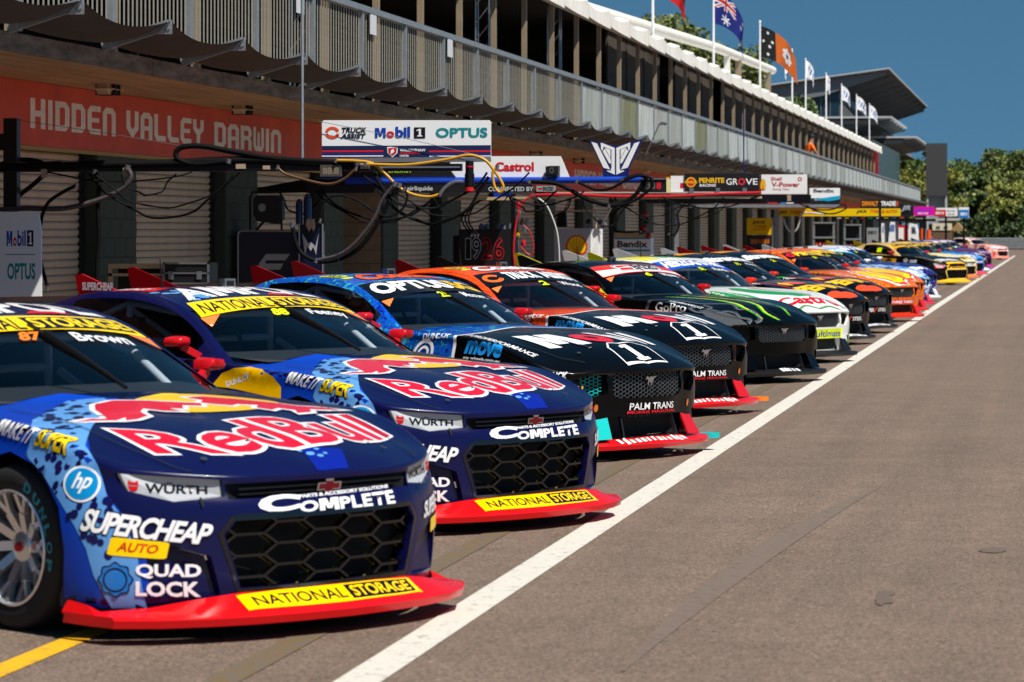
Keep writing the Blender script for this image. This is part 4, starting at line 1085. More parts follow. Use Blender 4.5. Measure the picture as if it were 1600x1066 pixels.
# white and green car
wht = mat('white_wrap', 'eceeea', .3, coat=.4); grn = vinyl('12964a', .3)
c = Car('mustang', (-2.766, 40.496, 36), 'white race car with green swoosh and red lettering above a yellow bumper plate', wht, wht, M_BLACK, lamp_m=M_BLACK, mirror_m=vinyl('e03018'), cheek_m=M_BLACK, end_m=vinyl('e8e020'))
c.T('Castrol', 'd0101c', 'top', [(-.56, .27), (.62, .24), (.60, .47), (-.50, .47)], 2, .03)
c.K(poly(crom(np.array([(-.50, 1.18), (-.42, .86), (-.12, .52), (.20, .50), (.36, .62), (.20, .66), (-.02, .86), (-.18, 1.15), (-.22, 1.36), (-.36, 1.38), (-.50, 1.18)], float), 4)[:-1]), '12964a', 'top', layer=1, name='graphic')
c.K(stroke(crom(np.array([(.02, 1.38), (.05, 1.1), (.2, .85), (.45, .68)], float), 5), .035), 'b01428', 'top', layer=2, name='graphic')
c.K(stroke(crom(np.array([(.05, 1.45), (.22, 1.1), (.45, .90), (.6, .8)], float), 5), .02), '12964a', 'top', layer=2, name='graphic')
c.K(stroke(crom(np.array([(-.60, .22), (-.40, .18), (-.20, .22), (.0, .16), (.25, .20), (.5, .16), (.66, .19)], float), 5), .032), '5a8a58', 'top', layer=2, name='graphic')
c.K(poly([(-1.5, .62), (-1.0, .60), (-.7, .50), (-.6, .38), (-.75, .2), (-.9, .1), (-1.05, .2), (-1.3, .36), (-1.5, .36)]), '12964a', 'fender', layer=1, name='graphic')
c.T('FORDPERFORMANCE', WH, 'fender', [(-1.40, .58), (-.92, .47), (-.91, .51), (-1.40, .63)], 2, .015, .2)
c.K(rrect(-.33, .315, .50, .435, .01), 'd8e800', 'front', layer=1, name='banner'); c.T('ultimate', '1a2f9c', 'front', [(-.10, .335), (.46, .333), (.46, .418), (-.10, .418)], 2, .01)
c.banner('1450c0', [('HERZOG STEEL', WH, .08, .95)], WH, .06); c.ids('55', 'Randle')
c.K(poly([(-.66, 2.62), (-.3, 2.64), (-.2, 3.2), (-.64, 3.3)]), 'e8e020', 'top', layer=1, name='graphic')
c.K(poly([(-.1, 2.70), (.0, 2.78), (.12, 2.68), (.2, 2.80), (.34, 2.70), (.4, 2.95), (.0, 3.0), (-.2, 2.9)]), '12964a', 'top', layer=1, name='graphic')
c.K(poly(IDQ), '12964a', 'lcorner', [(.60, .17), (.70, .17), (.95, .70), (.85, .70)], 1, name='graphic'); c.K(ellipse(.78, .33, .05, .12, 16), 'f09020', 'lcorner', layer=2, name='graphic')
# two black cars with yellow lettering
for pose, lab, num, nm_ in (((-2.78, 47.1, 29), 'black race car with yellow bonnet lettering, the nearer of two alike', '19', 'Payne'), ((-2.70, 52.6, 28), 'black race car with yellow bonnet lettering, the farther of two alike', '26', '')):
    c = Car('mustang', pose, lab, BLK_PAINT, BLK_PAINT, M_BLACK, lamp_m=M_BLACK, mirror_m=vinyl('d83018'), cheek_m=M_BLACK, end_m=vinyl('e8e8ea'))
    c.T('PENRITE', 'ffc400', 'top', [(-.74, .44), (.74, .42), (.70, .72), (-.66, .74)], 2, .05, -.2, .95, out='8a3a10', og=.02)
    c.K(ellipse(-.08, .24, .36, .085, 24, -.05), 'f04818', 'top', layer=2, name='graphic'); c.K(ellipse(-.20, 1.0, .26, .13, 20), 'f05018', 'top', layer=2, name='graphic')
    c.K(poly(crom(np.array([(-.62, 1.0), (-.55, .88), (-.46, .84), (-.44, .95), (-.34, 1.0), (-.45, 1.04), (-.52, 1.1), (-.62, 1.0)], float), 3)[:-1]), 'ffc400', 'top', layer=2, name='graphic')
    for sg in (-1, 1): c.K(poly([(sg * .50, .22), (sg * .60, .30), (sg * .74, .26), (sg * .70, .18), (sg * .6, .14)]), 'ffb400', 'top', layer=2, name='graphic')
    for k in range(4): c.K(poly([(-1.86 + k * .06, .66), (-1.82 + k * .06, .65), (-1.78 + k * .06, .75), (-1.82 + k * .06, .76)]), '40e030', 'fender', layer=2, name='graphic')
    c.K(poly([(-1.6, .70), (-1.1, .60), (-.9, .50), (-1.1, .56), (-1.5, .64)]), 'e02018', 'fender', layer=2, name='graphic'); c.T('repco', WH, 'fender', [(-1.62, .57), (-1.40, .52), (-1.40, .57), (-1.62, .62)], 2, .03)
    c.T('APEX', WH, 'front', [(-.30, .36), (-.10, .36), (-.10, .42), (-.30, .42)], 2, .03); c.K(poly([(-.12, .35), (-.09, .35), (.0, .43), (-.03, .43)]), 'e04818', 'front', layer=3, name='graphic'); c.T('STEEL', WH, 'front', [(.02, .362), (.32, .362), (.32, .416), (.02, .416)], 2, .01)
    c.K(txt('~11', .03, .1), WH, 'top', [(-.36, .088), (.40, .088), (.40, .15), (-.36, .15)], 1, on='lip')
    c.banner(BK, [('Stratton', WH, .06, .95)], WH, .06); c.ids(num, nm_)
    c.K(poly([(-.62, 2.80), (.62, 2.80), (.55, 3.0), (-.6, 3.05)]), 'f0a018', 'top', layer=1, name='graphic'); c.K(poly([(.2, 2.82), (.6, 2.80), (.5, 2.95), (.25, 2.95)]), 'd82018', 'top', layer=2, name='graphic')
# two orange cars with the yellow shell bonnet
FLAME = lambda n: pattern_mat(n, ['1a0c08', 'e8481a', 'f07a1c', 'c02018', 'f0a020', '30100c'], 5., (1, 2.2, 1), True, dist=1.5)
for pose, lab, num, bt_ in (((-2.60, 59.4, 33), 'orange flame race car with a big yellow shell on its bonnet, nearer of two', '38', 'PIRTEK'), ((-2.70, 64.6, 33), 'orange flame race car with a big yellow shell on its bonnet, farther of two', '17', 'PIRTEK')):
    fl = FLAME('flame_' + num)
    c = Car('mustang', pose, lab, fl, fl, vinyl('e02818', .3), lamp_m=M_BLACK, mirror_m=vinyl('c4121c'), cheek_m=vinyl('d01818'), end_m=vinyl('a01018'))
    pect = []
    for k in range(25):
        a = R(-38 + 256 * k / 24); r_ = .40 + .018 * math.cos(k * math.pi)
        pect.append((.02 - r_ * 1.05 * math.cos(a), .72 + r_ * 1.25 * math.sin(a)))
    pect += [(.20, .28), (.20, .22), (-.16, .22), (-.16, .28)]
    c.K(stroke(pect, .16, True), 'f4f4f4', 'top', layer=1, name='graphic'); c.K(stroke(pect, .075, True), 'e01820', 'top', layer=2, name='graphic'); c.K(poly(pect), 'ffd400', 'top', layer=3, name='graphic')
    for k in range(-3, 4): c.K(stroke([(.02 + k * .02, .32), (.02 + k * .115, 1.02 - abs(k) * .06)], .008), 'e01820', 'top', layer=4, name='graphic')
    c.K(rrect(-.36, .335, .40, .41, .01), 'd8182c', 'front', layer=2, name='banner'); c.T('THREE THREES', WH, 'front', [(-.33, .348), (.37, .348), (.37, .398), (-.33, .398)], 3, .02)
    c.banner(BK, [('PIRTEK', 'ffd400', .20, .95)], WH, .05, out='8a1010', og=.02); c.K(stroke([(-.50 + .07 * math.cos(t), 2.615 + .055 * math.sin(t)) for t in np.linspace(0, 6.28, 20)[:-1]], .05, True), 'e01820', 'glass', layer=1, name='graphic')
    c.ids(num, ''); c.T('FORDPERFORMANCE', WH, 'fender', [(-1.40, .58), (-.92, .47), (-.91, .51), (-1.40, .63)], 2, .015, .2)
    c.K(rrect(-.45, 2.9, .2, 3.1, .05), 'e8e8ea', 'top', layer=1, name='graphic'); c.T('Shell', 'd8182c', 'top', [(-.40, 2.92), (.15, 2.92), (.15, 3.07), (-.40, 3.07)], 2)
def simple(model, pose, lab, cols, scale, lip, banner, num, name, bonnet, bump=None, roof=None, mirror=None, stretch=(1, 1, 1), end=None, grille_ring=None, const=True):
    m = pattern_mat('wrap_' + num, cols, scale, stretch, const, dist=.6)
    c = Car(model, pose, lab, m, mat('roof_' + num, roof, .3, coat=.4) if roof else m, vinyl(lip, .3), mirror_m=vinyl(mirror) if mirror else None, cheek_m=vinyl(lip), end_m=vinyl(end) if end else None)
    c.banner(banner[0], [(banner[1], banner[2], .06, .95)], WH, .05); c.ids(num, name)
    for t_, col, q in bonnet: c.T(t_, col, 'top', q, 2, .05)
    if bump: c.K(rrect(-.40, .34 if model == 'mustang' else .515, .40, .42 if model == 'mustang' else .575, .01), bump[0], 'front', layer=1, name='banner'); c.T(bump[1], bump[2], 'front', [(-.34, .355 if model == 'mustang' else .525), (.34, .355 if model == 'mustang' else .525), (.34, .405 if model == 'mustang' else .567), (-.34, .405 if model == 'mustang' else .567)], 2, .04)
    return c
bq = lambda a, b_: [(-.6, a), (.6, a), (.6, b_), (-.6, b_)]
simple('mustang', (-2.78, 69.9, 33), 'light blue and black race car with white zigzag patches on its bonnet', ['0a1420', '1a6ac0', '38a0e0', 'e8eef2', '1a6ac0', '0a1420'], 2.6, 'e0304a', ('1aa0d8', 'Bendix', WH), '7', '', [('~8', WH, bq(.28, .45))], ('0a0a0c', '~7', WH), roof='d8dde2', mirror='e8e8ea', end='e8e8ea')
simple('mustang', (-2.88, 76.9, 33), 'dark purple and blue race car with white lettering and a white splitter', ['12103a', '2a2486', '12103a', '3a3cb0', 'c8cce8'], 2.2, 'e8eaec', ('1a2a80', '~6', WH), '3', '', [('vpm', WH, bq(.25, .40))], ('101020', 'vpm', WH), roof='dfe3ea', mirror='e8e8ea')
# black camaro with gold edging
c = simple('camaro', (-2.72, 101.1, 35), 'black race car with gold edging round its grille and a yellow door band', ['0a0a0c', '0c0c0f', '15140f', '0a0a0c'], 2., 'e8b020', ('f0b400', 'DEWALT', BK), '18', '', [('TRADIE', WH, bq(.45, .7))], ('f0a818', 'DEWALT', BK), roof='c8a868', mirror='d82828', end='e8c020')
gp = [(y * 1.04, .348 + (z - .348) * 1.07) for y, z in CAM_GRILLE]
c.K(stroke(gp, .028, True), 'f0d060', 'front', layer=2, name='graphic')
c.K(stroke([(-.80, 1.3), (-.72, .9), (-.66, .6), (-.6, .42)], .035), 'e8b84a', 'top', layer=1, name='graphic'); c.K(poly([(-.50, .24), (.50, .24), (.44, .36), (-.44, .36)]), 'f0b418', 'top', layer=1, name='graphic')
c.K(poly([(-3.3, .70), (-1.95, .70), (-1.95, .82), (-3.3, .85)]), 'd89a18', 'side', layer=1, name='graphic'); c.T('TRADIE', BK, 'side', [(-3.1, .73), (-2.1, .73), (-2.1, .80), (-3.1, .82)], 2)
c.K(rrect(-2.8, 1.02, -2.62, 1.16, .01), 'd8f000', 'side', layer=2, name='graphic'); c.K(rrect(-.90, .53, -.60, .61, .01), 'd82020', 'corner', layer=2, name='banner'); c.T('TRADIE', WH, 'corner', [(-.87, .548), (-.64, .545), (-.64, .59), (-.87, .59)], 3)
c.K(ellipse(-1.55, .77, .10, .07, 16), 'b8bcc0', 'side', layer=2, name='graphic'); c.K(rrect(-1.38, .70, -1.10, .79, .02), 'a8acb0', 'side', layer=2, name='graphic')
c = simple('camaro', (-2.66, 110.9, 35), 'yellow and white race car just beyond the black and gold one', ['f0c400', 'f6d81c', 'f0f0ee', 'f0c400', '1a1a20'], 2.0, 'd87038', ('f0c400', '~6', '1a1a50'), '20', '', [('TRADIE', '1a1a20', bq(.4, .6))], ('e8e8ec', '~6', '20204a'), roof='f0c400', mirror='d02030')
simple('camaro', (-2.6, 120.7, 35), 'bright blue race car with white and yellow patches, third beyond the gap', ['0a2a9c', '1048d0', '18a0e0', '0a2a9c', 'f0f0f2'], 2.2, 'e04050', ('2a1a80', '~5', 'f0c000'), '8', '', [('~4', WH, bq(.4, .65))], ('f0f0f2', '~8', '1030a0'), roof='1a2a90', mirror='f0a020')
simple('camaro', (-2.75, 133.4, 35), 'maroon and black race car with white lettering near the far end of the row', ['1a0a10', '6a1830', '101014', '8a2440', 'c8b8bc'], 2.4, 'e8eaec', ('401030', '~5', WH), '14', '', [('~6', WH, bq(.35, .55))], ('e8e8ec', '~6', '101010'), roof='b8a0a8', mirror='e8e8ea')
simple('camaro', (-2.78, 145.6, 35), 'purple and black race car, last but one in the row', ['2a1040', '601a80', '14101c', 'b02878'], 2.4, 'b02890', ('502080', '~7', WH), '31', '', [('~5', WH, bq(.35, .55))], None, roof='6a3a7a', mirror='c02080')
simple('camaro', (-2.68, 195.2, 35), 'red and white race car standing last, in front of the far guard rail', ['e04838', 'e8684c', 'f0f0ee', 'd83028'], 2.4, 'e88878', ('f0f0ee', '~8', 'c02020'), '96', '', [('~5', WH, bq(.35, .55))], ('f0f0f0', '~8', 'c02020'), roof='e8c8c4', mirror='e0a020', end='38a0d0')

#ENV
# ---------------------------------------------------------------- ground and markings
def asphalt_material():
    m = bpy.data.materials.new('asphalt'); m.use_nodes = True
    nt = m.node_tree; b = nt.nodes['Principled BSDF']; L = nt.links.new
    tc = nt.nodes.new('ShaderNodeTexCoord')
    def noise(sc, det=5, rough=.6):
        n = nt.nodes.new('ShaderNodeTexNoise'); n.inputs['Scale'].default_value = sc; n.inputs['Detail'].default_value = det; n.inputs['Roughness'].default_value = rough
        L(tc.outputs['Object'], n.inputs['Vector']); return n
    big, mid = noise(.35, 4), noise(2.2, 5)
    vor = nt.nodes.new('ShaderNodeTexVoronoi'); vor.inputs['Scale'].default_value = 85; L(tc.outputs['Object'], vor.inputs['Vector'])
    r1 = nt.nodes.new('ShaderNodeValToRGB'); e = r1.color_ramp.elements
    e[0].position = .0; e[0].color = (.045, .035, .028, 1); e[1].position = 1.; e[1].color = (.34, .265, .21, 1)
    k = e.new(.35); k.color = (.146, .100, .072, 1); k = e.new(.8); k.color = (.212, .150, .108, 1)
    L(vor.outputs['Color'], r1.inputs[0])
    mr = nt.nodes.new('ShaderNodeMapRange'); mr.inputs[1].default_value = .35; mr.inputs[2].default_value = .65; mr.inputs[3].default_value = .93; mr.inputs[4].default_value = 1.06
    L(big.outputs[0], mr.inputs[0])
    mr2 = nt.nodes.new('ShaderNodeMapRange'); mr2.inputs[1].default_value = .3; mr2.inputs[2].default_value = .7; mr2.inputs[3].default_value = .9; mr2.inputs[4].default_value = 1.1
    L(mid.outputs[0], mr2.inputs[0])
    mul = nt.nodes.new('ShaderNodeMath'); mul.operation = 'MULTIPLY'; L(mr.outputs[0], mul.inputs[0]); L(mr2.outputs[0], mul.inputs[1])
    # long faint tyre wear along the lane
    sp = nt.nodes.new('ShaderNodeMapping'); sp.inputs['Scale'].default_value = (3.2, .07, 1); L(tc.outputs['Object'], sp.inputs[0])
    wn_ = nt.nodes.new('ShaderNodeTexNoise'); wn_.inputs['Scale'].default_value = 1.; wn_.inputs['Detail'].default_value = 3; L(sp.outputs[0], wn_.inputs['Vector'])
    mr3 = nt.nodes.new('ShaderNodeMapRange'); mr3.inputs[1].default_value = .35; mr3.inputs[2].default_value = .7; mr3.inputs[3].default_value = 1.05; mr3.inputs[4].default_value = .88
    L(wn_.outputs[0], mr3.inputs[0])
    mul2 = nt.nodes.new('ShaderNodeMath'); mul2.operation = 'MULTIPLY'; L(mul.outputs[0], mul2.inputs[0]); L(mr3.outputs[0], mul2.inputs[1])
    vm = nt.nodes.new('ShaderNodeVectorMath'); vm.operation = 'SCALE'; L(r1.outputs[0], vm.inputs[0]); L(mul2.outputs[0], vm.inputs['Scale'])
    L(vm.outputs[0], b.inputs['Base Color']); b.inputs['Roughness'].default_value = .8
    bp = nt.nodes.new('ShaderNodeBump'); bp.inputs['Strength'].default_value = .6; bp.inputs['Distance'].default_value = .004
    L(vor.outputs['Distance'], bp.inputs['Height']); L(bp.outputs[0], b.inputs['Normal'])
    return m
g = flatmesh('ground', [(-2500, -60, 0), (2500, -60, 0), (2500, 2800, 0), (-2500, 2800, 0)], [(0, 1, 2, 3)], asphalt_material()); tag(g, kind='structure')
def worn_paint(name, col, wear, under=(.10, .082, .07)):
    m = bpy.data.materials.new(name); m.use_nodes = True; nt = m.node_tree; b = nt.nodes['Principled BSDF']; L = nt.links.new
    tc = nt.nodes.new('ShaderNodeTexCoord'); n = nt.nodes.new('ShaderNodeTexNoise'); n.inputs['Scale'].default_value = 14; n.inputs['Detail'].default_value = 9; n.inputs['Roughness'].default_value = .75
    L(tc.outputs['Object'], n.inputs['Vector'])
    r = nt.nodes.new('ShaderNodeValToRGB'); r.color_ramp.elements[0].position = wear; r.color_ramp.elements[0].color = (*under, 1); r.color_ramp.elements[1].position = wear + .12; r.color_ramp.elements[1].color = (*srgb(col), 1)
    L(n.outputs[0], r.inputs[0]); L(r.outputs[0], b.inputs['Base Color']); b.inputs['Roughness'].default_value = .7
    return m
def line(name, x0, x1, y0, y1, z, m):
    o = flatmesh(name, [(x0, y0, z), (x1, y0, z), (x1, y1, z), (x0, y1, z)], [(0, 1, 2, 3)], m); tag(o, kind='structure')
line('pit_lane_line', -2.615, -2.44, -5, 226, .004, worn_paint('line_white', 'cfcabf', .325))
line('bay_line', -3.99, -3.865, -5, 13.2, .004, worn_paint('line_yellow', 'e0a808', .33))
line('old_lane_line', -3.09, -2.955, -5, 200, .004, worn_paint('line_old', '6f5a2c', .46, (.13, .105, .085)))
st_m = mat('oil_stain', '64564b', .75)
for i, (x, y, a, b_) in enumerate([(-.30, 16.9, .06, .16), (-.75, 14.6, .045, .3), (2.6, 28, .07, .5)]):
    v, f = ellipse(x, y, a, b_, 22); v = v + rng.normal(0, .012, v.shape)
    o = flatmesh('oil_stain', [(p[0], p[1], .004) for p in v], f, st_m); tag(o, kind='structure')

for x_, y_, w_, L_, cu in ((-1.6, 12, .17, 9, .5),):      # faint tyre scrubs
    P = [(x_ + cu * (i / 20) ** 2, y_ + L_ * i / 20) for i in range(21)]
    v, f = stroke(P, [w_ * math.sin(math.pi * (.03 + .94 * i / 20)) for i in range(21)])
    o = flatmesh('tyre_scrub', [(p[0], p[1], .0035) for p in v], f, worn_paint('scrub', '5c4a3d', .52, (.165, .122, .092))); tag(o, kind='structure')

# ---------------------------------------------------------------- pit building
def Yz(d, X): return (d + X * .1662) / .9861      # the survey distances below run slightly askew to the lane
M_CONC = mat('weathered_concrete', '766b5c', .9, noise=(2.2, .55, (1, 1, 6)), bump=(40, .4, .01))
M_SOFFIT = mat('plywood_soffit', 'b08f68', .85, noise=(1.1, .35, (8, .5, 1)))
M_BLOCK = mat('green_blockwork', '3c4637', .8, noise=(5, .22), bump=(60, .3, .004))
M_BROWN = mat('brown_blockwork', '9a7d5f', .85, noise=(4, .2), bump=(60, .3, .004))
M_MORTAR = mat('mortar_joint', '333a30', .95)
M_SLAT = mat('cream_slat', 'cab598', .55, noise=(3, .12))
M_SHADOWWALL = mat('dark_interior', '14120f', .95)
M_REDSIGN = mat('red_sign_board', 'd6481e', .6, noise=(1.5, .15))
M_GALV = mat('galvanised_steel', '9aa0a3', .45, metal=.55, noise=(12, .18))
M_CANVAS = mat('brown_awning_canvas', '40372f', .9, noise=(2.5, .35, (1, 3, 1)))
Y0, Y1 = 8.0, 204.0
bld = empty('pit_building', (-9.65, 0, 0), 0, 'long concrete pit building with cream roller doors between green block columns behind the cars', 'building')
bx0 = -bld.location.x
def bpart(mb, name, m, smooth=False, kind=None):
    o = mb.build(name, m, bld, smooth); o.matrix_parent_inverse = bld.matrix_basis.inverted()
    if kind: o['kind'] = kind
    return o
bpy.context.view_layer.update()
bpart(MB().box((-22, Y0, 3.12), (-8.215, Y1, 3.26)), 'floor_slab', M_CONC)
bpart(MB().box((-9.62, Y0, 3.105), (-8.20, Y1, 3.119)), 'soffit', M_SOFFIT)
# concrete edge panels
pm = MB().box((0, .006, 0), (.035, 2.56, .155)).mesh('edge_panel'); pm.materials.append(M_CONC)
y = Y0
while y < Y1 - 2.5:
    o = mesh_obj('edge_panel', pm, bld); o.matrix_parent_inverse = bld.matrix_basis.inverted(); o.location = (-8.213, y, 3.108 + random.uniform(-.004, .004)); y += 2.57
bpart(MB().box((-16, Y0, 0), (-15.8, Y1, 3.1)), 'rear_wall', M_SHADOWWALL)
cols = [(27.3, 28.7), (32.8, 34.2), (37.9, 39.4), (43.0, 44.2), (46.8, 47.9), (51.3, 53.0), (56.7, 58.0), (61.7, 63.1)]
z = 66.9
while z < 200: cols.append((z, z + 1.4)); z += 5.2
bm_half = {}
def block_mesh(kind, L_, m):
    k = (kind, round(L_, 3))
    if k not in bm_half:
        me = MB().box((0, .003, .003), (.02, L_ - .003, .197)).mesh('block'); me.materials.append(m); bm_half[k] = me
    return bm_half[k]
nb = 0
for i, (a, b_) in enumerate(cols):
    ya, yb = Yz(a, -9.65), Yz(b_, -9.65)
    deep = 10.25 if i == 4 else 9.86
    bpart(MB().box((-deep, ya, 0), (-9.652, yb, 3.104)), 'column', M_MORTAR if i < 8 else M_BLOCK)
    if 1 <= i < 8:      # block courses on the two faces the lane sees
        L_ = yb - ya
        for r_ in range(5, 13):
            off = .2 if r_ % 2 else 0
            p = 0
            while p < L_ - .01:
                e = min(L_, p + (.4 - off if p == 0 else .4))
                if e - p > .05:
                    o = mesh_obj('block', block_mesh('s', e - p, M_BLOCK), bld); o.matrix_parent_inverse = bld.matrix_basis.inverted(); o.location = (-9.66, ya + p, r_ * .2); nb += 1
                p = e
        if i == 4:
            for r_ in range(4, 13):
                for q in range(2):
                    w0 = [(0, .4), (.4, .57)][q] if r_ % 2 else [(0, .2), (.2, .57)][q]
                    me = MB().box((w0[0] + .003, 0, .003), (w0[1] - .003, .02, .197)).mesh('block'); me.materials.append(M_BROWN)
                    o = mesh_obj('block', me, bld); o.matrix_parent_inverse = bld.matrix_basis.inverted(); o.location = (-10.24, ya - .012, r_ * .2); nb += 1
def slat_profile(L_):
    mb = MB(); pr = [(0, .0), (.004, .012), (.02, .03), (.022, .05), (.012, .066), (0, .072)]
    vs = [(x, 0, zz) for x, zz in pr] + [(x, L_, zz) for x, zz in pr]; n = len(pr)
    mb.add(vs, [(i, i + 1, n + i + 1, n + i) for i in range(n - 1)] + [tuple(range(n)), tuple(range(2 * n - 1, n - 1, -1))])
    me = mb.mesh('slat', 50); me.materials.append(M_SLAT); return me
for i in range(len(cols) - 1):
    if i == 3: continue
    ya, yb = Yz(cols[i][1], -9.65) + .02, Yz(cols[i + 1][0], -9.65) - .02
    d = empty('roller_door', (-9.84, ya, 0)); d.parent = bld; d.matrix_parent_inverse = bld.matrix_basis.inverted()
    MB().box((-.03, 0, 0), (-.012, yb - ya, 2.6)).build('door_backing', mat('slat_gap', '6a5335', .9), d)
    if 0 <= i < 7:
        me = slat_profile(yb - ya)
        for k in range(13, 34):
            o = mesh_obj('slat', me, d); o.location = (0, 0, k * .077)
        MB().box((-.011, 0, 0), (-.001, yb - ya, 1.0)).build('door_curtain', M_SLAT, d)
    else:
        mb = MB()
        for k in range(33): mb.box((-.01, 0, k * .077), (.012, yb - ya, k * .077 + .06))
        o = mb.build('slats', M_SLAT, d); o['kind'] = 'stuff'
    for yy in (0, yb - ya - .05): MB().box((.024, yy, 0), (.06, yy + .05, 2.6)).build('door_track', M_BLACK, d)
# red sign board above the doors
bpart(MB().box((-9.64, Y0, 2.49), (-9.60, Y1, 3.10)), 'sign_board', M_REDSIGN)
bpart(MB().box((-9.655, Y0, 2.45), (-9.605, Y1, 2.487)), 'sign_trim', mat('yellow_trim', 'a98a3c', .6))
def strip(o, i): return [(o[k], o[k + 1], i[k + 1], i[k]) for k in range(len(o) - 1)]
NO, NI = [(0, 0), (0, .82), (.25, 1), (.75, 1), (1, .82), (1, 0)], [(.32, 0), (.32, .74), (.38, .79), (.62, .79), (.68, .74), (.68, 0)]
def rc(a, b, c, d): return [(a, b), (c, b), (c, d), (a, d)]
BLK = {'H': [rc(0, 0, .31, 1), rc(.69, 0, 1, 1), rc(.31, .40, .69, .60)], 'I': [rc(.08, 0, .92, 1)],
       'D': strip([(0, 0), (.75, 0), (1, .18), (1, .82), (.75, 1), (0, 1), (0, 0)], [(.32, .2), (.62, .2), (.68, .25), (.68, .75), (.62, .8), (.32, .8), (.32, .2)]),
       'E': strip([(1, 1), (.25, 1), (0, .82), (0, .18), (.25, 0), (1, 0)], [(1, .8), (.38, .8), (.32, .76), (.32, .24), (.38, .2), (1, .2)]) + [rc(.32, .42, .88, .58)],
       'N': strip(NO, NI), 'A': strip(NO, NI) + [rc(.32, .34, .68, .50)],
       'V': strip([(0, 1), (0, .35), (.5, 0), (1, .35), (1, 1)], [(.32, 1), (.32, .44), (.5, .32), (.68, .44), (.68, 1)]),
       'L': strip([(0, 1), (0, .18), (.25, 0), (1, 0)], [(.32, 1), (.32, .26), (.38, .2), (1, .2)]),
       'Y': [[(0, 1), (0, .60), (.34, .40), (.5, .40), (.5, .60), (.32, .70), (.32, 1)], [(1, 1), (.68, 1), (.68, .70), (.5, .60), (.5, .40), (.66, .40), (1, .60)], rc(.34, 0, .66, .40)],
       'R': [rc(0, 0, .31, 1), [(.31, .8), (.31, 1), (.75, 1), (1, .84), (1, .62), (.86, .5), (1, .38), (1, 0), (.69, 0), (.69, .36), (.64, .40), (.31, .40), (.31, .58), (.64, .58), (.69, .62), (.69, .76), (.64, .8)]],
       'W': strip([(0, 1), (0, .18), (.2, 0), (.8, 0), (1, .18), (1, 1)], [(.26, 1), (.26, .24), (.30, .2), (.70, .2), (.74, .24), (.74, 1)]) + [rc(.39, .2, .61, .8)]}
def blocky(word, x0, x1, z0, z1):
    n = sum(.45 if c == 'I' else (.6 if c == ' ' else 1) for c in word); u = (x1 - x0) / n; x = x0; shapes = []
    for c in word:
        w = u * (.45 if c == 'I' else (.6 if c == ' ' else 1))
        if c != ' ':
            for q in BLK[c]: shapes.append((np.array([(x + (w - u * .13) * p[0], z0 + (z1 - z0) * p[1]) for p in q]), [tuple(range(len(q)))]))
        x += w
    return shapes
M_CREAM = mat('faded_cream_paint', 'f2ead8', .7, noise=(6, .12))
def fascia_text(word, za, zb):
    ya, yb = Yz(za, -9.6), Yz(zb, -9.6)
    for k, wd in enumerate([word]):
        vs, fs = [], []
        for q, (v, f) in enumerate(blocky(wd, 0, yb - ya, 2.655, 2.945)):
            o_ = len(vs); vs += [(-9.597, ya + p[0], p[1]) for p in v]; fs += [tuple(i + o_ for i in g) for g in f]
        o = flatmesh('lettering', vs, fs, M_CREAM, bld); o.matrix_parent_inverse = bld.matrix_basis.inverted()
fascia_text('HIDDEN VALLEY', 30.5, 36.8); fascia_text('DARWIN', 37.2, 40.5)
fascia_text('HIDDEN VALLEY', 65.3, 72.2); fascia_text('DARWIN', 72.7, 76.2)
fascia_text('HIDDEN VALLEY', 110, 117)
lm = MB(); prr = [(0, 0), (.08, 0), (.11, .03), (.12, .06), (.12, .09)]
lm.box((-.10, -.24, -.10), (.10, .24, 0))
me = lm.mesh('lamp'); bmx = bmesh.new(); bmx.from_mesh(me); bmesh.ops.bevel(bmx, geom=bmx.edges[:], offset=.045, segments=3, affect='EDGES'); bmx.to_mesh(me); bmx.free()
me.materials.append(mat('lamp_diffuser', 'c9b38f', .5))
gm = MB()
for yy in (-.08, .06): gm.box((-.104, yy, -.105), (.104, yy + .02, .0))
gme = gm.mesh('guard_band'); gme.materials.append(M_BLACK)
for k in range(34):
    zz = 26.1 + 5.2 * k
    if zz > 190: break
    o = mesh_obj('ceiling_light', me, bld); o.matrix_parent_inverse = bld.matrix_basis.inverted(); o.location = (-9.1, Yz(zz, -9.1), 3.105)
    if k < 8: o2 = mesh_obj('guard_band', gme, o)
# awning arms and canvas
AY0 = 24.4 - 2.57 * 5
am = MB().bar((0, 0, 0), (.60, 0, .185), .05, .085).mesh('awning_arm'); am.materials.append(M_GALV)
ap = MB().add([(.50, -.03, .10), (.62, -.03, .225), (.62, .03, .225), (.50, .03, .10), (.63, 0, .10)], [(0, 1, 4), (2, 3, 4), (1, 2, 4), (0, 4, 3), (0, 3, 2, 1)]).mesh('arm_bracket'); ap.materials.append(M_GALV)
def canvas_mesh():
    n, m_ = 10, 6; vs = []; 
    for i in range(n + 1):
        t = i / n; sag = 4 * t * (1 - t)
        for j in range(m_ + 1):
            s_ = j / m_
            vs.append((.02 + .60 * s_ - .05 * sag * s_, 2.57 * t, .03 + .185 * s_ - sag * (.085 * s_ + .03) - .04 * math.sin(math.pi * s_)))
    fs = [(i * (m_ + 1) + j, (i + 1) * (m_ + 1) + j, (i + 1) * (m_ + 1) + j + 1, i * (m_ + 1) + j + 1) for i in range(n) for j in range(m_)]
    me = bpy.data.meshes.new('awning_canvas'); me.from_pydata(vs, [], fs); me.polygons.foreach_set('use_smooth', [True] * len(fs)); me.materials.append(M_CANVAS); return me
cm = canvas_mesh()
k = 0
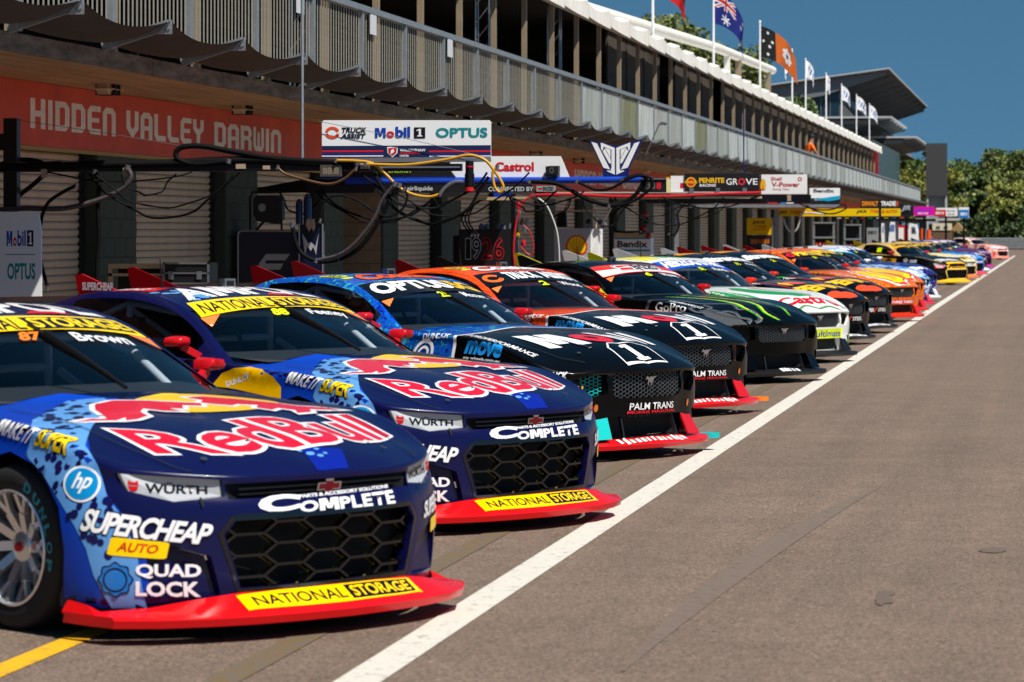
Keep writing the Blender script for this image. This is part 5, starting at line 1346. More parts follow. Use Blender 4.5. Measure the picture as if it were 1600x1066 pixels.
while AY0 + 2.57 * k < Y1:
    yy = AY0 + 2.57 * k
    for mm, nm in ((am, 'awning_arm'), (ap, 'arm_bracket'), (cm, 'awning_canvas')):
        if nm == 'awning_canvas' and yy + 2.57 > Y1: continue
        o = mesh_obj(nm, mm, bld); o.matrix_parent_inverse = bld.matrix_basis.inverted(); o.location = (-8.175, yy, 3.285)
    k += 1
# balcony railing
rail = empty('balcony_railing', (-8.1, Y0, 3.26), 0, 'long galvanised balcony railing with upright bars above the brown awnings', 'railing')
def rp(me, name, loc, sc=None):
    o = mesh_obj(name, me, rail); o.location = (loc[0] + 8.1, loc[1] - Y0, loc[2] - 3.26)
    if sc: o.scale = sc
    return o
post = MB().box((-.03, -.05, 0), (.03, .05, 1.05)).mesh('post'); post.materials.append(M_GALV)
bal = MB().box((-.0045, -.011, 0), (.0045, .011, 1.0)).mesh('baluster'); bal.materials.append(mat('baluster_steel', 'a39f92', .5, metal=.3, noise=(9, .25)))
rail_top = MB().box((-.045, 0, 0), (.045, 2.565, .07)).mesh('top_rail'); rail_top.materials.append(M_GALV)
rail_bot = MB().box((-.025, 0, 0), (.025, 2.56, .04)).mesh('bottom_rail'); rail_bot.materials.append(M_GALV)
def corrug(seed):
    mb = MB(); n = 56; vs = []
    for i in range(n + 1):
        x = .012 * (1 if (i // 2) % 2 else -1); vs += [(x, .06 + 2.45 * i / n, .04), (x, .06 + 2.45 * i / n, .985)]
    mb.add(vs, [(2 * i, 2 * i + 2, 2 * i + 3, 2 * i + 1) for i in range(n)])
    return mb.mesh('corrugated_panel')
pan_m = [mat('panel_grey', '8f9490', .6, noise=(3, .3, (1, 1, .2))), mat('panel_mossy', '6d7058', .7, noise=(3, .4, (1, 1, .2))), mat('panel_pale', 'a4aaa8', .6, noise=(4, .3, (1, 1, .2)))]
pans = []
for i in range(3):
    me = corrug(i); me.materials.append(pan_m[i]); pans.append(me)
rr = random.Random(3)
k = 0
while AY0 + 2.57 * (k + 1) < Y1:
    yy = AY0 + 2.57 * k
    rp(post, 'post', (-8.1, yy, 3.26)); rp(rail_top, 'top_rail', (-8.1, yy, 4.29)); rp(rail_bot, 'bottom_rail', (-8.1, yy, 3.34))
    if yy < 54:
        if yy > 17:
            for q in range(1, 19): rp(bal, 'baluster', (-8.1, yy + q * 2.57 / 19, 3.32))
    else:
        rp(pans[rr.choice([0, 0, 1, 2])] if yy < 90 else pans[rr.choice([0, 2, 2])], 'corrugated_panel', (-8.1, yy, 3.27))
    k += 1
for yy in (28.6, 33.8, 37.6, 42.6):        # white number boards tied to the bars
    o = MB().box((0, 0, 0), (.01, .34, .26)).build('notice', mat('notice_white', 'c9ccd0', .6), rail); o.location = (.03, yy - Y0, .78)

# ---------------------------------------------------------------- marquee on the upper deck
M_VAL = mat('white_canvas', 'dcdad2', .75, noise=(2.5, .10))
M_TAN = mat('tan_post_paint', '8a7a63', .6, noise=(3, .15))
M_CURT = mat('brown_curtain', '3a332a', .95, noise=(1.5, .4, (1, 4, .3)))
mq = empty('marquee', (-8.7, 20, 3.26), 0, 'white topped hospitality marquee with tan posts along the upper deck', 'marquee')
def mpart(mb_or_me, name, m, smooth=False):
    o = mb_or_me.build(name, m, mq, smooth); o.location = (8.7, -20, -3.26); return o
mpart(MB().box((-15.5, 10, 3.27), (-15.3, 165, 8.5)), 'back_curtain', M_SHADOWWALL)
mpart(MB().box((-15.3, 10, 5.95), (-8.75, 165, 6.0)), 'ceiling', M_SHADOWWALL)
rf = MB().add([(-8.72, 10, 5.93), (-8.72, 165, 5.93), (-12.0, 165, 6.9), (-12.0, 10, 6.9), (-15.5, 10, 6.0), (-15.5, 165, 6.0)], [(0, 1, 2, 3), (3, 2, 5, 4)])
mpart(rf, 'roof', M_VAL)
for side_x, hh in ((-8.66, 5.62),):
    for k in range(50):
        yy = 14 + 2.95 * k
        if yy > 162: break
        mpart(MB().box((-8.66, yy - .05, 3.26), (-8.58, yy + .05, 5.66)), 'post', M_TAN)
        mpart(MB().box((-14.5, yy - .07, 3.26), (-14.38, yy + .05, 5.95)), 'rear_post', M_TAN) if k % 3 == 0 and yy < 120 else None
        if yy > 95 or (yy > 62 and k % 4 != 0): mpart(MB().box((-8.9, yy + .05, 3.3), (-8.86, yy + 2.85, 5.9)), 'curtain', M_CURT)
        # valance length, belling out and hitched up at its far end
        n = 6; vs = []
        for i in range(n + 1):
            t = i / n; s_ = .06 * math.sin(math.pi * t); r_ = .05 * t ** 3
            vs += [(-8.62, yy + 2.9 * t, 5.95 - s_ * .6 + r_), (-8.40 - s_ * .3, yy + 2.9 * t, 5.88 - s_ + r_), (-8.38, yy + 2.9 * t, 5.62 - s_ * .5 - r_), (-8.62, yy + 2.9 * t, 5.64)]
        mb = MB().add(vs, [(4 * i + j, 4 * i + (j + 1) % 4, 4 * i + 4 + (j + 1) % 4, 4 * i + 4 + j) for i in range(n) for j in range(4)] + [(0, 1, 2, 3), (4 * n + 3, 4 * n + 2, 4 * n + 1, 4 * n)])
        mpart(mb, 'valance', M_VAL, 30)
for yy in (38.2, 51.0, 58.5):              # lattice towers of the stage rig behind the rail
    t = MB()
    for dx, dy in ((0, 0), (.22, 0), (0, .22), (.22, .22)): t.tube([(-9.2 + dx, yy + dy, 3.26), (-9.2 + dx, yy + dy, 5.9)], .018, 6)
    for i in range(9):
        z0_ = 3.3 + i * .29; t.tube([(-9.2, yy, z0_), (-8.98, yy, z0_ + .28)], .010, 5); t.tube([(-8.98, yy, z0_), (-8.98, yy + .22, z0_ + .28)], .010, 5)
    mpart(t, 'lattice_tower', M_STEEL)
mpart(MB().box((-12, 66.2, 4.1), (-11.9, 68.4, 5.6)), 'screen', mat('projector_screen', 'a9a79f', .8))
# raised rear beam on two legs
b = MB().tube([(-11.0, Yz(74, -11.0), 6.95), (-11.0, Yz(107, -11.0), 7.80), (-11.0, Yz(128, -11), 8.12)], .16, 10)
o = b.build('roof_beam', M_VAL, None, 40); tag(o, 'long white round roof beam rising behind the flag poles', 'beam')
for zz, hh in ((110, 7.86), (114, 7.92), (126, 8.1)):
    t = MB().box((-11.1, Yz(zz, -11) - .1, 5.9), (-10.9, Yz(zz, -11) + .1, hh)); q = t.build('leg', M_TAN if zz > 111 else M_VAL, o)

# ---------------------------------------------------------------- flags
def cloth(name, w, h, fn, cells, parent, seed=0, drape=0.):
    """hanging flag: fn(s,t)->material index; s along the fly, t down the hoist; drape 0..1 lets the fly fall"""
    ns, nt_ = cells; vs = []; rg = random.Random(seed)
    for j in range(nt_ + 1):
        for i in range(ns + 1):
            s_, t_ = i / ns, j / nt_
            ang = drape * (.35 + .65 * s_)
            x = w * s_ * math.cos(ang) ; zz = -h * t_ * (1 - .25 * s_ * drape) - w * s_ * math.sin(ang)
            y_ = .10 * w * math.sin(s_ * 9 + seed + t_ * 2) * s_ ** .5
            vs.append((x, y_, zz))
    fs = [(j * (ns + 1) + i, (j + 1) * (ns + 1) + i, (j + 1) * (ns + 1) + i + 1, j * (ns + 1) + i + 1) for j in range(nt_) for i in range(ns)]
    me = bpy.data.meshes.new(name); me.from_pydata(vs, [], fs)
    mats_, idx = fn
    for m in mats_: me.materials.append(m)
    me.polygons.foreach_set('material_index', [idx((i + .5) / ns, (j + .5) / nt_) for j in range(nt_) for i in range(ns)])
    me.polygons.foreach_set('use_smooth', [True] * len(fs))
    return mesh_obj(name, me, parent)
fw, fr, fb, fk, fo, fy = (mat('flag_' + n_, c_, .8) for n_, c_ in (('white', 'e8e8ea'), ('red', 'c8141e'), ('blue', '0a1f78'), ('black', '0d0d10'), ('ochre', 'd0641c'), ('yellow', 'f0c020')))
def star(cx, cy, r, n=7):
    def f(s_, t_):
        dx, dy = (s_ - cx) * 1.6, t_ - cy; d = math.hypot(dx, dy); a = math.atan2(dx, -dy)
        return d < r * (.55 + .45 * math.cos(n * a))
    return f
stars = [star(.25, .76, .17), star(.76, .20, .09), star(.66, .48, .08), star(.90, .42, .08), star(.76, .84, .09)]
def aus(s_, t_):
    if s_ < .5 and t_ < .5:
        x, y_ = s_ * 2, t_ * 2
        if abs(x - .5) < .05 or abs(y_ - .5) < .09: return 1
        if abs(x - .5) < .09 or abs(y_ - .5) < .16: return 0
        d = min(abs(x - y_), abs(x - 1 + y_))
        return 1 if d < .04 else (0 if d < .12 else 2)
    return 0 if any(f(s_, t_) for f in stars) else 2
def ntf(s_, t_):
    if s_ < .33: return 0 if any(math.hypot((s_ - a) * 1.6, t_ - b_) < .045 for a, b_ in ((.16, .15), (.16, .85), (.06, .45), (.26, .4), (.2, .58))) else 1
    dx, dy = (s_ - .66) * 1.6, t_ - .5; d = math.hypot(dx, dy); a = math.atan2(dy, dx)
    if d < .07: return 1
    return 0 if d < .27 * (.72 + .28 * abs(math.cos(3.5 * a))) else 2
def abf(s_, t_):
    if math.hypot((s_ - .5) * 1.6, t_ - .5) < .26: return 2
    return 1 if t_ < .5 else 0
def tck(s_, t_):
    return 1 if (.25 < t_ < .75 and .15 < s_ < .85 and math.sin(s_ * 26 + t_ * 9) > .1) else 0
FL = [(70.75, 'red and black flag with a gold disc on the leftmost tall pole', 1.05, .8, ([fr, fk, fy], abf), .8, (64, 44), 1.95),
      (83.74, 'blue national flag with white stars hanging from its pole', 1.45, .9, ([fw, fr, fb], aus), 1.0, (96, 60), 2.25),
      (97.30, 'ochre flag with a white desert flower and black hoist', 1.5, .95, ([fw, fk, fo], ntf), .75, (90, 56), 2.15)]
small = [(109.57, 'first small white flag right of the ochre one'), (115.65, 'second small white flag right of the ochre one'), (126.30, 'third small white flag, hanging limp, right of the ochre one'), (135.73, 'fourth small white flag, in front of the dark grandstand roof'), (146.18, 'fifth small white flag, in front of the grandstand soffit'), (156.63, 'sixth and farthest small white flag beside the red column')]
fblue = mat('flag_print_blue', '2c63b8', .8)
for yy, lab, w, h, fn, dr, cells, ph in FL:
    X = -8.75
    r_ = empty('flagpole', (X, yy, 5.9), 0, 'pole with the ' + lab, 'flagpole', 'flag poles on the marquee roof')
    MB().tube([(0, 0, -.2), (0, 0, ph)], [.035, .024], 8).build('pole', fw, r_, 40); MB().lathe([(0, .06), (.03, .04), (.04, 0), (.03, -.03)], (0, 0, ph), (0, 0, 1), 10).build('cap', fw, r_, 40)
    f_ = cloth('flag', w, h, fn, cells, r_, int(yy), dr); f_.location = (.03, 0, ph - .12); f_.rotation_euler = (0, 0, R(-8))
for i, (yy, lab) in enumerate(small):
    X = -8.75
    r_ = empty('flagpole', (X, yy, 5.9), 0, 'pole with the ' + lab, 'flagpole', 'flag poles on the marquee roof')
    MB().tube([(0, 0, -.2), (0, 0, 2.0)], [.03, .02], 8).build('pole', fw, r_, 40); MB().lathe([(0, .05), (.03, .0)], (0, 0, 2.0), (0, 0, 1), 8).build('cap', fw, r_, 40)
    f_ = cloth('flag', .62 if i != 2 else .4, .62, ([fw, fblue], tck), (40, 26), r_, i * 7, [1.15, 1.15, 1.35, 1.0, .85, .95][i]); f_.location = (.02, 0, 1.95)
    if i == 0: f_.rotation_euler = (0, 0, math.pi - .2)

# ---------------------------------------------------------------- grandstand and buildings at the end of the lane
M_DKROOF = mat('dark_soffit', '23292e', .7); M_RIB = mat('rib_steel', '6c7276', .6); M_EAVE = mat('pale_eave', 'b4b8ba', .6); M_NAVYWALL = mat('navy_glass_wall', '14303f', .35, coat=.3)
gs = empty('grandstand', (-16, 240, 0), 0, 'tall grandstand with a cantilever roof and ribbed dark soffit beyond the building', 'grandstand')
def gpart(mb, name, m): o = mb.build(name, m, gs); o.location = (16, -240, 0); return o
ys0, ys1 = Yz(240, -12), Yz(314, -12)
def slant(x): return 13.9 - (x + 12) / -9.5 * 1.25
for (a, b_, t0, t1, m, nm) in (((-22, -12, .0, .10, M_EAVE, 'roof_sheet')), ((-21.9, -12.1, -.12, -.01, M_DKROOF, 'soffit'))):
    mb = MB(); v = []
    for y_ in (ys0, ys1):
        for x in (a, b_):
            for t in (t0, t1): v.append((x, y_, slant(x) + t))
    mb.add(v, [(0, 1, 3, 2), (4, 6, 7, 5), (0, 2, 6, 4), (1, 5, 7, 3), (0, 4, 5, 1), (2, 3, 7, 6)]); gpart(mb, nm, m)
for k in range(10):
    y_ = ys0 + .4 + k * (ys1 - ys0 - 1) / 9
    mb = MB().add([(-21.5, y_, slant(-21.5) - .15), (-12.3, y_, slant(-12.3) - .15), (-12.3, y_, slant(-12.3) - .40), (-17, y_, slant(-17) - 1.3), (-21.5, y_, slant(-21.5) - 1.5)] + [(-21.5, y_ + .25, slant(-21.5) - .15), (-12.3, y_ + .25, slant(-12.3) - .15), (-12.3, y_ + .25, slant(-12.3) - .40), (-17, y_ + .25, slant(-17) - 1.3), (-21.5, y_ + .25, slant(-21.5) - 1.5)],
                  [(0, 1, 2, 3, 4), (9, 8, 7, 6, 5)] + [(i, (i + 5), (i + 1) % 5 + 5, (i + 1) % 5) for i in range(5)]); gpart(mb, 'roof_rib', M_RIB)
gpart(MB().box((-21.6, ys0 + .8, 0), (-15.8, ys1, 12.2)), 'hall', M_NAVYWALL)
for k in range(8): gpart(MB().box((-21.4 + k * .7, ys0 + .72, 8.5), (-21.35 + k * .7, ys0 + .80, 12.2)), 'mullion', M_RIB)
gpart(MB().add([(-15.8, ys0 + .9, 8.5), (-13.2, ys0 + .9, 8.8), (-15.8, ys0 + .9, 11.6), (-15.8, ys1, 8.5), (-13.2, ys1, 8.8), (-15.8, ys1, 11.6)], [(0, 1, 2), (5, 4, 3), (0, 3, 4, 1), (1, 4, 5, 2)]), 'raked_seating', mat('stand_grey', '5c5f60', .8))
def canopy(lab, X, H, ya, yb, depth, ribs):
    r_ = empty('canopy', (X, ya, 0), 0, lab, 'canopy')
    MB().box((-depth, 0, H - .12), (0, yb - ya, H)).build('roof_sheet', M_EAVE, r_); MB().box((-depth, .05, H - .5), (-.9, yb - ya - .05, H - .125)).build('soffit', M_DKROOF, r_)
    for k in range(ribs): MB().add([(-depth, 0, -.7), (-.1, 0, -.15), (-.1, 0, -.3), (-depth, 0, -1.2), (-depth, .15, -.7), (-.1, .15, -.15), (-.1, .15, -.3), (-depth, .15, -1.2)], [(0, 1, 2, 3), (7, 6, 5, 4), (0, 4, 5, 1), (1, 5, 6, 2), (2, 6, 7, 3), (3, 7, 4, 0)]).build('rib', M_RIB, r_).location = (0, .3 + k * (yb - ya - .6) / max(1, ribs - 1), H)
    for yq in (1, yb - ya - 1): MB().box((-depth + .1, yq, 0), (-depth + .4, yq + .3, H - .2)).build('column', M_RIB, r_)
    return r_
canopy('middle flat canopy with ribs below the tall grandstand roof', -10, 9.0, 204.0, 225.84, 5, 6)
canopy('lowest dark canopy beside the grey board tower', -8.6, 7.85, 208.13, 231.3, 5, 6)
ew = empty('end_building', (-13, 172, 0), 0, 'end block with a red column and a ribbed glass wall beyond the marquee', 'building')
MB().box((-2.5, 0, 0), (3.6, 30, 6.6)).build('wall', mat('end_wall', '3d4a47', .6), ew)
for k in range(9): MB().box((3.62, .5 + 3.2 * k, 3.4), (3.68, 3.2 + 3.2 * k, 6.4)).build('glass_panel', mat('green_glass', '46605c', .25, coat=.5), ew)
MB().box((3.3, -.9, 3.3), (3.9, -.3, 6.3)).build('red_column', mat('red_paint', '8c1218', .5), ew)
bt = empty('board_tower', (-7.6, Yz(215, -7.6), 0), 0, 'dark grey rectangular scoreboard tower on pale legs at the end of the building', 'scoreboard')
MB().box((-.72, 0, 4.1), (.68, .5, 7.62)).build('board', mat('board_grey', '3c3d40', .8), bt)
for x in (-.68, .55): MB().box((x, .1, 0), (x + .12, .4, 4.1)).build('leg', M_EAVE, bt)
MB().box((-.72, .5, 2.2), (.68, .6, 4.1)).build('cabinet', mat('cabinet_pale', '8b9499', .6), bt)
for k in range(7): MB().box((-.8, 0, 4.2 + k * .48), (-.73, .4, 4.25 + k * .48)).build('rung', M_RIB, bt)

# ---------------------------------------------------------------- far barrier and lamp posts
gr = empty('guard_rail', (0, 290, 0), 0, 'grey ribbed guard rail closing the far end of the pit lane', 'barrier')
for k in range(14):
    for j in range(3):
        zb_ = .16 + j * .33
        mb = MB(); pr = [(0, 0), (-.05, .04), (-.05, .09), (0, .13), (0, .17), (-.05, .21), (-.05, .26), (0, .30)]
        vs = [(x_, p[0], zb_ + p[1]) for x_ in (-14 + 4 * k + .01, -14 + 4 * k + 3.99) for p in pr]; n = len(pr)
        mb.add(vs, [(i, i + 1, n + i + 1, n + i) for i in range(n - 1)]); mb.build('beam', M_GALV, gr)
    MB().box((-14 + 4 * k, .02, 0), (-13.85 + 4 * k, .15, 1.15)).build('post', M_GALV, gr)
def lamp_post(X, Y, H, lab):
    r_ = empty('lamp_post', (X, Y, 0), 0, lab, 'lamp post')
    MB().tube([(0, 0, 0), (0, 0, H)], [.13, .09], 8).build('pole', M_GALV, r_, 40); MB().tube([(0, 0, H - .1), (-1.2, 0, H + .3), (-2.6, 0, H + .35)], .05, 6).build('arm', M_GALV, r_, 40)
    MB().box((-3.2, -.15, H + .27), (-2.5, .15, H + .42)).build('lamp_head', M_EAVE, r_)
lamp_post(-7.09, 333.46, 6.98, 'pale street lamp standing in front of the trees at right')

# ---------------------------------------------------------------- trees
M_BARK = mat('bark', '4b4036', .9, noise=(6, .3))
def leaf_mat(name, c):
    m = bpy.data.materials.new(name); m.use_nodes = True; nt = m.node_tree; b = nt.nodes['Principled BSDF']
    oi = nt.nodes.new('ShaderNodeNewGeometry'); mr = nt.nodes.new('ShaderNodeMapRange'); mr.inputs[3].default_value = .55; mr.inputs[4].default_value = 1.5
    nt.links.new(oi.outputs['Random Per Island'], mr.inputs[0]); vm = nt.nodes.new('ShaderNodeVectorMath'); vm.operation = 'SCALE'; vm.inputs[0].default_value = srgb(c)
    nt.links.new(mr.outputs[0], vm.inputs['Scale']); nt.links.new(vm.outputs[0], b.inputs['Base Color']); b.inputs['Roughness'].default_value = .6
    try: b.inputs['Subsurface Weight'].default_value = 0
    except KeyError: pass
    return m
LEAF = [leaf_mat('leaf_olive', '626b2e'), leaf_mat('leaf_green', '50622a'), leaf_mat('leaf_dark', '3d4e22'), leaf_mat('leaf_yellow', '7a7f34')]
def tree(X, Y, H, Wd, lm, lab, seed, leaf=.28, n=9000, low=.25):
    rg = np.random.default_rng(seed)
    r_ = empty('tree', (X, Y, 0), 0, lab, 'tree', 'trees beyond the pit lane')
    mb = MB(); tips = []
    mb.tube([(0, 0, 0), (.1, 0, H * .25), (-.1, .1, H * .5), (.1, 0, H * .8)], [H * .022, H * .018, H * .012, .04], 8)
    for k in range(14):
        z0 = H * (.22 + .5 * rg.random()); a = rg.random() * 6.28; L_ = Wd * (.3 + .25 * rg.random())
        p = [(0, 0, z0), (math.cos(a) * L_ * .5, math.sin(a) * L_ * .5, z0 + H * .10), (math.cos(a) * L_, math.sin(a) * L_, z0 + H * (.12 + .14 * rg.random()))]
        mb.tube(p, [H * .009, H * .006, .03], 5); tips.append(p[2]); tips.append(p[1])
    mb.build('trunk', M_BARK, r_, 50)
    tips += [(rg.normal(0, Wd * .16), rg.normal(0, Wd * .16), H * rg.uniform(max(low, .3), .93)) for _ in range(26)]
    cs = np.array(tips); rad = rg.uniform(.045, .15, len(cs)) * max(Wd, H * .6)
    w = rad ** 2; idx = rg.choice(len(cs), n, p=w / w.sum())
    d = rg.normal(size=(n, 3)); d /= np.linalg.norm(d, axis=1)[:, None]; rr_ = rg.random(n) ** .45
    P = cs[idx] + d * (rad[idx] * rr_)[:, None] * [1.15, 1.15, .8]
    P[:, 2] = np.clip(P[:, 2], H * low * .5, H)
    a = rg.normal(size=(n, 3)); a /= np.linalg.norm(a, axis=1)[:, None]; b_ = np.cross(a, rg.normal(size=(n, 3))); b_ /= np.linalg.norm(b_, axis=1)[:, None]
    s_ = leaf * rg.uniform(.6, 1.4, n)[:, None]
    V = np.stack([P - a * s_, P - b_ * s_ * .55, P + a * s_, P + b_ * s_ * .55], 1).reshape(-1, 3)
    me = bpy.data.meshes.new('crown'); me.from_pydata(V.tolist(), [], [(4 * i, 4 * i + 1, 4 * i + 2, 4 * i + 3) for i in range(n)]); me.materials.append(lm); mesh_obj('crown', me, r_)
TR = [(-21.28, 189.09, 15.13, 12, 0, 'olive green tree rising behind the marquee roof and tall flag poles', 16000, False),
      (-24.57, 198.68, 15.28, 7, 3, 'smaller yellow green tree behind the leftmost flag pole', 5000, False),
      (-19.080000000000002, 194.09, 12.93, 8, 1, 'green tree between the tall flag poles, behind the roof beam', 9000, False),
      (-15.49, 332.05, 10.28, 9, 1, 'mid green tree left of the scoreboard tower', 7000, True),
      (-12.19, 302.18, 8.41, 7, 3, 'small yellowish tree close beside the scoreboard tower', 5000, True),
      (-9.53, 322.91, 9.31, 9, 1, 'round green tree just right of the scoreboard tower', 8000, True),
      (-7.59, 353.66, 10.38, 11, 2, 'dark tree behind the street lamp', 9000, True),
      (-4.76, 344.0, 10.54, 10, 1, 'tall sparse tree topping the group at right', 7000, True),
      (-2.02, 334.32, 10.01, 12, 0, 'olive tree cut by the right picture edge', 9000, True),
      (-5.21, 321.61, 7.42, 9, 0, 'lower olive tree in front of the dark ones', 8000, True),
      (-2.93, 313.88, 6.47, 9, 3, 'yellowish low tree by the right picture edge', 8000, True),
      (-8.18, 315.02, 5.88, 8, 2, 'dark low tree behind the far guard rail', 8000, True),
      (-10.45, 327.83, 5.73, 8, 1, 'low green tree half hidden by the scoreboard legs', 6000, True)]
for i, (X, Y, H_, wd, li, lab, n, far_) in enumerate(TR): tree(X, Y, H_, wd, LEAF[li], lab, 40 + i, .22 if far_ else .17, int(n * 1.5), .12 if far_ else .3)
# low scrub in front of them
rg = np.random.default_rng(5); n = 30000; Pz = []
X = rg.uniform(-11.12, 14.19, n); Y = rg.uniform(304.4, 316.4, n); top = 2.9 + .85 * np.sin(X * 1.8) + .5 * np.sin(X * 4.4 + 1)
Hh = .2 + (top - .2) * rg.random(n) ** .8
P = np.stack([X, Y, np.maximum(Hh, .1)], 1)
a = rg.normal(size=(n, 3)); a /= np.linalg.norm(a, axis=1)[:, None]; b_ = np.cross(a, rg.normal(size=(n, 3))); b_ /= np.linalg.norm(b_, axis=1)[:, None]; s_ = .22 * rg.uniform(.6, 1.4, n)[:, None]
V = np.stack([P - a * s_, P - b_ * s_ * .6, P + a * s_, P + b_ * s_ * .6], 1).reshape(-1, 3)
me = bpy.data.meshes.new('scrub'); me.from_pydata(V.tolist(), [], [(4 * i, 4 * i + 1, 4 * i + 2, 4 * i + 3) for i in range(n)]); me.materials.append(LEAF[2]); o = mesh_obj('scrub', me); tag(o, 'dense dark scrub behind the far guard rail', 'shrubs', kind='stuff')

#GEAR
# ---------------------------------------------------------------- pit equipment between the cars and the garages
M_BOOM = mat('boom_black', '0c0c0f', .4, metal=.3); M_HOSE = mat('hose_rubber', '070708', .7, spec=.15, bump=(60, .5, .004)); M_BRAID = mat('braided_sleeve', '40383a', .7, noise=(40, .4))
M_YHOSE = mat('yellow_hose', 'c8921a', .4); M_RHOSE = mat('red_hose', 'c81c28', .35); M_SILVER = mat('silver_tube', 'a8acb0', .3, metal=.8); M_TANBR = mat('tan_bracket', 'a8937c', .6); M_CREAMBEAM = mat('cream_beam', 'b9a37e', .5)
M_BLUETUBE = mat('blue_tube', '0c3fb0', .35, coat=.3); M_SIGNW = mat('sign_white', 'f0f0ee', .5); M_SIGNK = mat('sign_black', '0d0d10', .5); M_SIGNN = mat('sign_navy', '101c48', .5); M_NAVYCART = mat('cart_navy', '0c1430', .3, coat=.3)
class Gear:
    """a thing standing in a plane across the lane; parts are given in world (x, z)"""
    def __init__(s, name, x, y, label, cat, group=None):
        s.o = empty(name, (x, y, 0), 0, label, cat, group); s.x, s.y = x, y
    def L(s, p, dy=0.): return (p[0] - s.x, dy, p[1])
    def box(s, name, a, b, m, d0=-.03, d1=.03, parent=None):
        return MB().box((a[0] - s.x, d0, a[1]), (b[0] - s.x, d1, b[1])).build(name, m, parent or s.o)
    def plate(s, name, pts, m, d=.02, dy=0., parent=None):
        return MB().prism([(p[0] - s.x, p[1]) for p in pts], ((0, dy, 0), (1, 0, 0), (0, 0, 1)), d).build(name, m, parent or s.o)
    def tube(s, name, pts, r, m, dy=0., sm=4, n=8, wob=.0):
        P = np.array([s.L(p, dy + (p[2] if len(p) > 2 else 0)) for p in pts], float)
        if sm > 1 and len(P) > 2: P = crom(P, sm)
        return MB().tube([tuple(p) for p in P], r, n).build(name, m, s.o, 60)
    def print(s, shape, color, a, b, dy=-.035, parent=None, m=None):
        v, f = fit(shape, a[0] - s.x, a[1], b[0] - s.x, b[1])
        return flatmesh('lettering', [(p[0], dy, p[1]) for p in v], f, m or vinyl(color, .5), parent or s.o)
def hose(label, y, pts, r, m, cat='hose', sm=5):
    x0, z0 = pts[0][0], pts[0][1]
    o = empty('air_hose' if cat == 'hose' else cat, (x0, y, 0), 0, label, cat, None)
    P = np.array([(p[0] - x0, (p[2] if len(p) > 2 else 0), p[1]) for p in pts], float)
    P = crom(P, sm); r = r * .8; MB().tube([tuple(p) for p in P], r, 8).build('hose', m, o, 60)
    for e in (P[0], P[-1]): MB().lathe([(r * 1.25, -.02), (r * 1.25, .02), (0, .02)], tuple(e), (.3, 0, 1), 8).build('coupling', M_STEEL, o, 40)
    return o
PECT = [(.5 - .5 * (1 + .04 * math.cos(k * math.pi)) * math.cos(R(-30 + 240 * k / 22)), .40 + .58 * (1 + .04 * math.cos(k * math.pi)) * math.sin(R(-30 + 240 * k / 22))) for k in range(23)] + [(.80, .0), (.20, .0)]
def pecten(g, a, b, dy):
    g.print(poly(PECT), 'd01820', a, b, dy); w, h = b[0] - a[0], b[1] - a[1]
    g.print(poly(PECT), 'f8cc10', (a[0] + w * .08, a[1] + h * .08), (b[0] - w * .08, b[1] - h * .07), dy - .002)
    for k in range(-2, 3): g.print(stroke([(.5 + k * .03, .08), (.5 + k * .17, .86 - abs(k) * .09)], .025), 'd01820', a, b, dy - .004)
g = Gear('pit_boom', -9.013, 27.0, 'nearest black overhead pit boom carrying the long white sponsor sign', 'pit boom', 'overhead booms along the garages')
g.box('post', (-9.071, 0.), (-8.948, 2.662), M_BOOM, -.05, .05)
g.box('beam', (-9.118, 2.19), (-5.896, 2.263), M_BOOM, -.04, .04); g.box('arm_rail', (-5.896, 2.186), (-4.987, 2.249), M_BOOM, -.03, .03); g.box('channel', (-5.727, 2.213), (-4.998, 2.227), M_SILVER, -.04, -.03)
g.box('pivot', (-9.118, 2.382), (-9.06, 2.528), M_BOOM)
for a, b in (((-8.539, 2.228), (-8.388, 2.283)), ((-8.726, 2.138), (-8.674, 2.228)), ((-7.982, 2.148), (-7.93, 2.237)), ((-6.97, 2.211), (-6.884, 2.267)), ((-6.73, 2.205), (-6.667, 2.238)), ((-5.868, 2.208), (-5.789, 2.257))): g.box('bracket', a, b, M_TANBR, -.055, -.04)
g.box('timer', (-6.218, 2.142), (-6.031, 2.241), mat('timer_case', '4a443c', .5), -.07, -.04); g.print(txt('88.8', .03), '8a7a66', (-6.196, 2.159), (-6.054, 2.219), -.072)
g.box('sign_rail', (-6.218, 2.264), (-4.736, 2.297), M_SILVER, -.015, .015)
sgn = g.plate('sign_board', [(-6.218, 2.303), (-4.736, 2.297), (-4.736, 2.604), (-4.752, 2.621), (-6.201, 2.629), (-6.218, 2.613)], M_SIGNW, -.02, .0)
g.box('sign_band', (-6.218, 2.303), (-4.736, 2.407), M_SIGNN, -.0035, -.0005)
for a, b in (((-6.218, 2.353), (-5.676, 2.367)), ((-5.272, 2.349), (-4.736, 2.363))): g.print(poly(IDQ), 'd81c24', a, b, -.005)
for a, b in (((-6.218, 2.331), (-5.676, 2.342)), ((-5.272, 2.327), (-4.736, 2.338))): g.print(poly(IDQ), '1c2c8c', a, b, -.005)
for a, b in (((-6.218, 2.314), (-5.676, 2.323)), ((-5.272, 2.31), (-4.736, 2.319))): g.print(poly(IDQ), 'f0f0f0', a, b, -.005)
